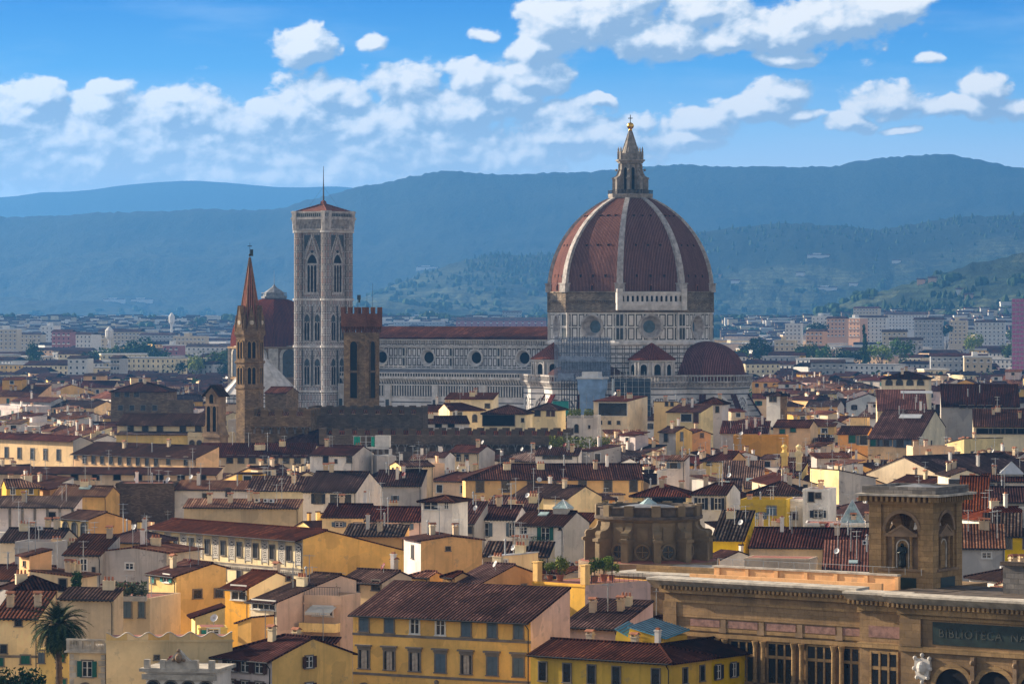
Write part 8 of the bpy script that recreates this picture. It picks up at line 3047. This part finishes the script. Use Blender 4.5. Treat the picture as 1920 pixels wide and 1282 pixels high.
# ------------------------------------------------------------------ ground and hills
g_ = MB()
g_.add([(-9000, -150, 0), (9000, -150, 0), (9000, 21000, 0), (-9000, 21000, 0)], [(0, 1, 2, 3)])
struct(g_.build('ground', ['ground_city']))


def interp(pts, x):
    for (a, b_), (c, d) in zip(pts, pts[1:]):
        if a <= x <= c:
            f_ = (x - a) / (c - a)
            f_ = f_ * f_ * (3 - 2 * f_) * .5 + f_ * .5
            return b_ + (d - b_) * f_
    return pts[0][1] if x < pts[0][0] else pts[-1][1]


def hill(name, prof, D0, D1, mat, nx, ny, amp, back=1500, tuft=0.0, seed=0):
    """one range: its crest runs along the profile at distance D1, its near slope comes down to the plain at D0"""
    b = MB()
    xs = [-260 + i * (2440) / nx for i in range(nx + 1)]
    rows = ny + 3
    for j in range(rows + 1):
        for x in xs:
            zc = max(0.0, CZ - (interp(prof, x) - HZ) * D1 / F)
            f_ = j / ny
            if f_ <= 1:
                Y = D0 + (D1 - D0) * f_
                prof_f = f_ ** 1.25 * (1 - .12 * math.sin(math.pi * f_))
            else:
                Y = D1 + (j - ny) * back / 3
                prof_f = 1 - .5 * ((j - ny) / 3) ** 1.5
            X = (x - CX) * D1 / F * (.35 + .65 * Y / D1)
            q = Vector((X * .0011 + seed, Y * .0011, seed))
            n = noise.fractal(q, 1.0, 2.1, 6) * amp * math.sin(math.pi * min(1, f_ * .93 + .03)) ** .8
            n += noise.noise(Vector((X * .004, Y * .002, seed + 4))) * amp * .16 * min(1, f_ * 3)
            if tuft:
                n += (noise.noise(Vector((x * 1.1, j * .9, seed))) + .6 * noise.noise(Vector((x * 2.7, j * 1.7, seed + 9)))) * tuft * min(1, f_ * 2)
            z = zc * prof_f + n * min(1, zc / 120)
            if zc < 1:
                z = -2.5
            b.v.append((X, Y, max(z, -3)))
    k = nx + 1
    for j in range(rows):
        for i in range(nx):
            b.f.append([j * k + i, j * k + i + 1, (j + 1) * k + i + 1, (j + 1) * k + i])
            b.mi.append(0)
    me = bpy.data.meshes.new(name)
    me.from_pydata(b.v, [], b.f)
    me.materials.append(MATS[mat])
    me.polygons.foreach_set('use_smooth', [True] * len(b.f))
    struct(link(me, name))


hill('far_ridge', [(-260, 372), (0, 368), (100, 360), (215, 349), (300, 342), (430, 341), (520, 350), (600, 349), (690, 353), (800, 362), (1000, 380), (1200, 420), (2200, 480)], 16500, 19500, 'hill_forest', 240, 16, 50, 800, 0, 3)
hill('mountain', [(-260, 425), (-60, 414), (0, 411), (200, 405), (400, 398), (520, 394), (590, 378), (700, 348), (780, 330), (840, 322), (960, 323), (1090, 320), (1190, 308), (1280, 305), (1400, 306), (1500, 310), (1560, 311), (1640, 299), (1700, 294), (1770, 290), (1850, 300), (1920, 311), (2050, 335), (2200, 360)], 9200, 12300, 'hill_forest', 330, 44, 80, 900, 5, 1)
hill('middle_ridge', [(-260, 600), (560, 600), (620, 585), (690, 553), (740, 532), (800, 511), (880, 490), (940, 481), (1040, 477), (1110, 470), (1180, 455), (1310, 436), (1400, 427), (1480, 421), (1560, 425), (1650, 430), (1700, 424), (1800, 410), (1920, 403), (2200, 390)], 6400, 8800, 'hill_olive', 330, 40, 70, 900, 5, 7)
hill('near_hill', [(-260, 600), (1500, 600), (1560, 578), (1620, 556), (1700, 536), (1760, 520), (1830, 497), (1920, 477), (2000, 465), (2200, 440)], 4300, 5500, 'hill_olive', 260, 26, 34, 600, 4, 11)


from mathutils.bvhtree import BVHTree
V_, F_ = [], []
for nm in ('mountain', 'middle_ridge', 'near_hill', 'ground'):
    me = bpy.data.objects[nm].data
    k = len(V_)
    V_ += [q.co.copy() for q in me.vertices]
    F_ += [[k + i for i in q.vertices] for q in me.polygons]
SLOPES = BVHTree.FromPolygons(V_, F_)


def ground_at(X, Y):
    h_ = SLOPES.ray_cast(Vector((X, Y, 3000)), Vector((0, 0, -1)))[0]
    return h_.z if h_ else 0.0


def sight(px, py):
    d = at(px, py, 1000.0) - Vector((0, 0, CZ))
    return SLOPES.ray_cast(Vector((0, 0, CZ)), d.normalized())[0]


def hillside_town():
    rr = random.Random(12)
    b = MB()
    for i in range(24000):
        px, Y = rr.uniform(-60, 1980), rr.uniform(4300, 11500)
        X = (px - CX) * Y / F
        z = ground_at(X, Y)
        w_, h_ = rr.uniform(6, 20) * (1.6 if rr.random() < .12 else 1), rr.uniform(5, 12)
        top = HZ + (CZ - z - h_) * F / Y
        lim = 591 if px < 1480 else 591 - (px - 1480) * .06
        if top < lim or (1000 < px < 1350) or rr.random() > .25 + .75 * min(1, max(0, (top - lim) / 16)):
            continue
        b.box(X, X + w_, Y, Y + 12, z - 8, z + h_, rr.choice((1, 1, 0, 2, 3, 5, 6, 6)))
        b.box(X - .5, X + w_ + .5, Y - .5, Y + 12.5, z + h_ + .01, z + h_ + rr.uniform(.8, 2.4), rr.choice((4, 4, 4, 4, 1)))
    stuff(b.build('hillside_rooftops', ['wall_cream', 'apartment_white', 'wall_beige', 'apartment_tan', 'tile_brown', 'apartment_grey', 'stone_brown']))
    b = MB()
    for i in range(5200):
        px, Y = rr.uniform(-60, 1980), rr.uniform(3600, 10500)
        X = (px - CX) * Y / F
        z = ground_at(X, Y)
        y = HZ + (CZ - z) * F / Y
        k = .5 + noise.noise(Vector((px * .011, Y * .0011, 3)))
        if not (520 < y < 640) or rr.random() > k * 1.5 - .15 or (y < 578 and px < 640):
            continue
        h_, r_ = rr.uniform(6, 13), rr.uniform(4, 8)
        for q in range(3):
            b.lathe([(r_ * .7, z - 3), (r_, z + h_ * .35), (r_ * .75, z + h_ * .75), (.4, z + h_)], 5, (X + rr.uniform(-r_, r_), Y + rr.uniform(-r_, r_)), rr.random() * 6, 0, False)
    stuff(b.build('hillside_trees', ['leaf_dark']))


hillside_town()


def conifer_crest():
    """dark woods standing along the crest of the middle ridge and on the near hill: one mass"""
    rr = random.Random(8)
    b = MB()
    prof = [(880, 490), (940, 481), (1040, 477), (1110, 470), (1180, 455), (1310, 436), (1400, 427), (1480, 421), (1560, 425), (1650, 430), (1700, 424), (1800, 410), (1920, 403), (2050, 396)]
    for i in range(700):
        x = rr.uniform(760, 2000) if i % 4 else rr.uniform(880, 1050)
        D = 8800 - abs(rr.gauss(0, 260))
        X = (x - CX) * 8800 / F * (.35 + .65 * D / 8800)
        z = ground_at(X, D) - 3
        h_, r_ = rr.uniform(8, 15), rr.uniform(3, 6)
        b.lathe([(r_, z - 4), (r_ * .9, z + h_ * .35), (r_ * .5, z + h_ * .7), (.3, z + h_)], 5, (X, D), rr.random() * 6, 0, False)
    for i in range(420):
        x = rr.gauss(1690, 60) if i % 3 else rr.uniform(1560, 1960)
        D = rr.uniform(4450, 5300)
        X = (x - CX) * 5500 / F * (.35 + .65 * D / 5500)
        z = ground_at(X, D) - 2
        h_, r_ = rr.uniform(7, 13), rr.uniform(2.5, 6)
        b.lathe([(r_, z - 4), (r_ * .9, z + h_ * .35), (r_ * .5, z + h_ * .7), (.3, z + h_)], 5, (X, D), rr.random() * 6, 0, False)
    stuff(b.build('conifer_woods', ['leaf_dark']))


conifer_crest()
VILLAS = [(1534, 484, 6100, 'long pale villa high on the hillside right of the dome'), (1548, 545, 5000, 'cluster villa of white walls low on the hillside'), (1500, 517, 5400, 'tiny white farmhouse amid the olive terraces'), (1346, 521, 5600, 'pink farmhouse at the rim of the dome'), (1378, 532, 5400, 'white farm pair right of the dome rim'),
          (1727, 533, 4300, 'orange villa on the near hill'), (1748, 530, 4350, 'small cream villa right of the orange villa'), (1680, 494, 6000, 'small villa on the upper olive slope'), (265, 566, 6900, 'white monastery on the low left hillside'), (213, 566, 7000, 'small white farm left of the monastery'), (1800, 552, 3900, 'pale villa beneath the near hill woods'), (1816, 562, 3750, 'yellow villa under the near hill'),
          (800, 505, 6700, 'pale hilltop castle on the left flank of the middle ridge'), (1600, 537, 4700, 'white roadside villa under the cypress wood')]
for px, py, Y, lb in VILLAS:
    p = sight(px, py)
    if p is None:
        continue
    big = 'long' in lb or 'monastery' in lb or 'cluster' in lb or 'castle' in lb
    w_ = (34 if big else 13) * max(.7, p.y / 6000)
    t = thing('villa', lb, 'villa', (p.x, p.y, p.z + 1), R(-12))
    b = MB()
    b.box(-w_ / 2, w_ / 2, 0, 12, -12, 6)
    if big:
        b.box(-w_ / 4, w_ / 8, 2, 9, 6, 10)
    b.build('wall', ['apartment_white' if 'orange' not in lb and 'yellow' not in lb and 'pink' not in lb else 'apartment_orange'], t)
    b = MB()
    b.slab([(-w_ / 2 - 1, -1, 6.1), (w_ / 2 + 1, -1, 6.1), (w_ / 2 + 1, 6, 8.0), (-w_ / 2 - 1, 6, 8.0)], .4).slab([(w_ / 2 + 1, 13, 6.1), (-w_ / 2 - 1, 13, 6.1), (-w_ / 2 - 1, 6, 8.0), (w_ / 2 + 1, 6, 8.0)], .4)
    b.build('roof', ['tile_brown'], t)

# ------------------------------------------------------------------ the air
def haze():
    m = bpy.data.materials.new('air')
    m.use_nodes = True
    g = G(m.node_tree)
    v = g.n('ShaderNodeVolumePrincipled')
    v.inputs['Color'].default_value = (.125, .43, 1.0, 1)
    v.inputs['Density'].default_value = HAZE
    v.inputs['Anisotropy'].default_value = .35
    o = g.n('ShaderNodeOutputMaterial')
    g.nt.links.new(v.outputs[0], o.inputs['Volume'])
    MATS['air'] = m
    b = MB()
    b.box(-9500, 9500, -200, 21500, -4, 750)
    stuff(b.build('haze', ['air']))


HAZE = 5.7e-5
haze()


# ------------------------------------------------------------------ the visitors at the lantern rail
def visitors():
    def mk():
        me = bpy.data.meshes.new('person')
        vs = [(0, 0, .92), (0, 0, 1.2), (0, 0, 1.42), (0, -.01, 1.52), (0, -.03, 1.66), (.1, 0, .85), (.11, 0, .48), (.11, .02, .08), (.12, -.12, .04), (-.1, 0, .85), (-.11, -.02, .48), (-.11, .02, .08), (-.12, -.12, .04),
              (.2, 0, 1.38), (.25, -.05, 1.12), (.22, -.28, 1.05), (-.2, 0, 1.38), (-.25, -.05, 1.12), (-.22, -.28, 1.05)]
        es = [(0, 1), (1, 2), (2, 3), (3, 4), (0, 5), (5, 6), (6, 7), (7, 8), (0, 9), (9, 10), (10, 11), (11, 12), (2, 13), (13, 14), (14, 15), (2, 16), (16, 17), (17, 18)]
        rs = [.15, .14, .16, .06, .105, .1, .075, .05, .04, .1, .075, .05, .04, .065, .05, .04, .065, .05, .04]
        me.from_pydata(vs, es, [])
        me.materials.append(MATS['shutter_dark'])
        o = bpy.data.objects.new('tmp', me)
        COL.objects.link(o)
        o.modifiers.new('skin', 'SKIN')
        for i, r_ in enumerate(rs):
            me.skin_vertices[0].data[i].radius = (r_, r_ * .8)
            me.skin_vertices[0].data[i].use_root = i == 0
        o.modifiers.new('sub', 'SUBSURF').levels = 1
        dg = bpy.context.evaluated_depsgraph_get()
        out = bpy.data.meshes.new_from_object(o.evaluated_get(dg))
        bpy.data.objects.remove(o)
        out.name = 'person'
        return out
    me = mk()
    c = Vector(((1182 - CX) * 1320 / F, 1320))
    for i, a in enumerate((-38, -27, -16, -5, 9, 21, 33)):
        x, y = c.x + 6.75 * math.sin(R(a)), c.y - 6.75 * math.cos(R(a))
        o = link(me, 'person', None, (x, y, 93.1), R(a))
        tag(o, 'person in dark clothes leaning on the rail around the dome lantern', 'person', 'visitors at the lantern rail')


visitors()
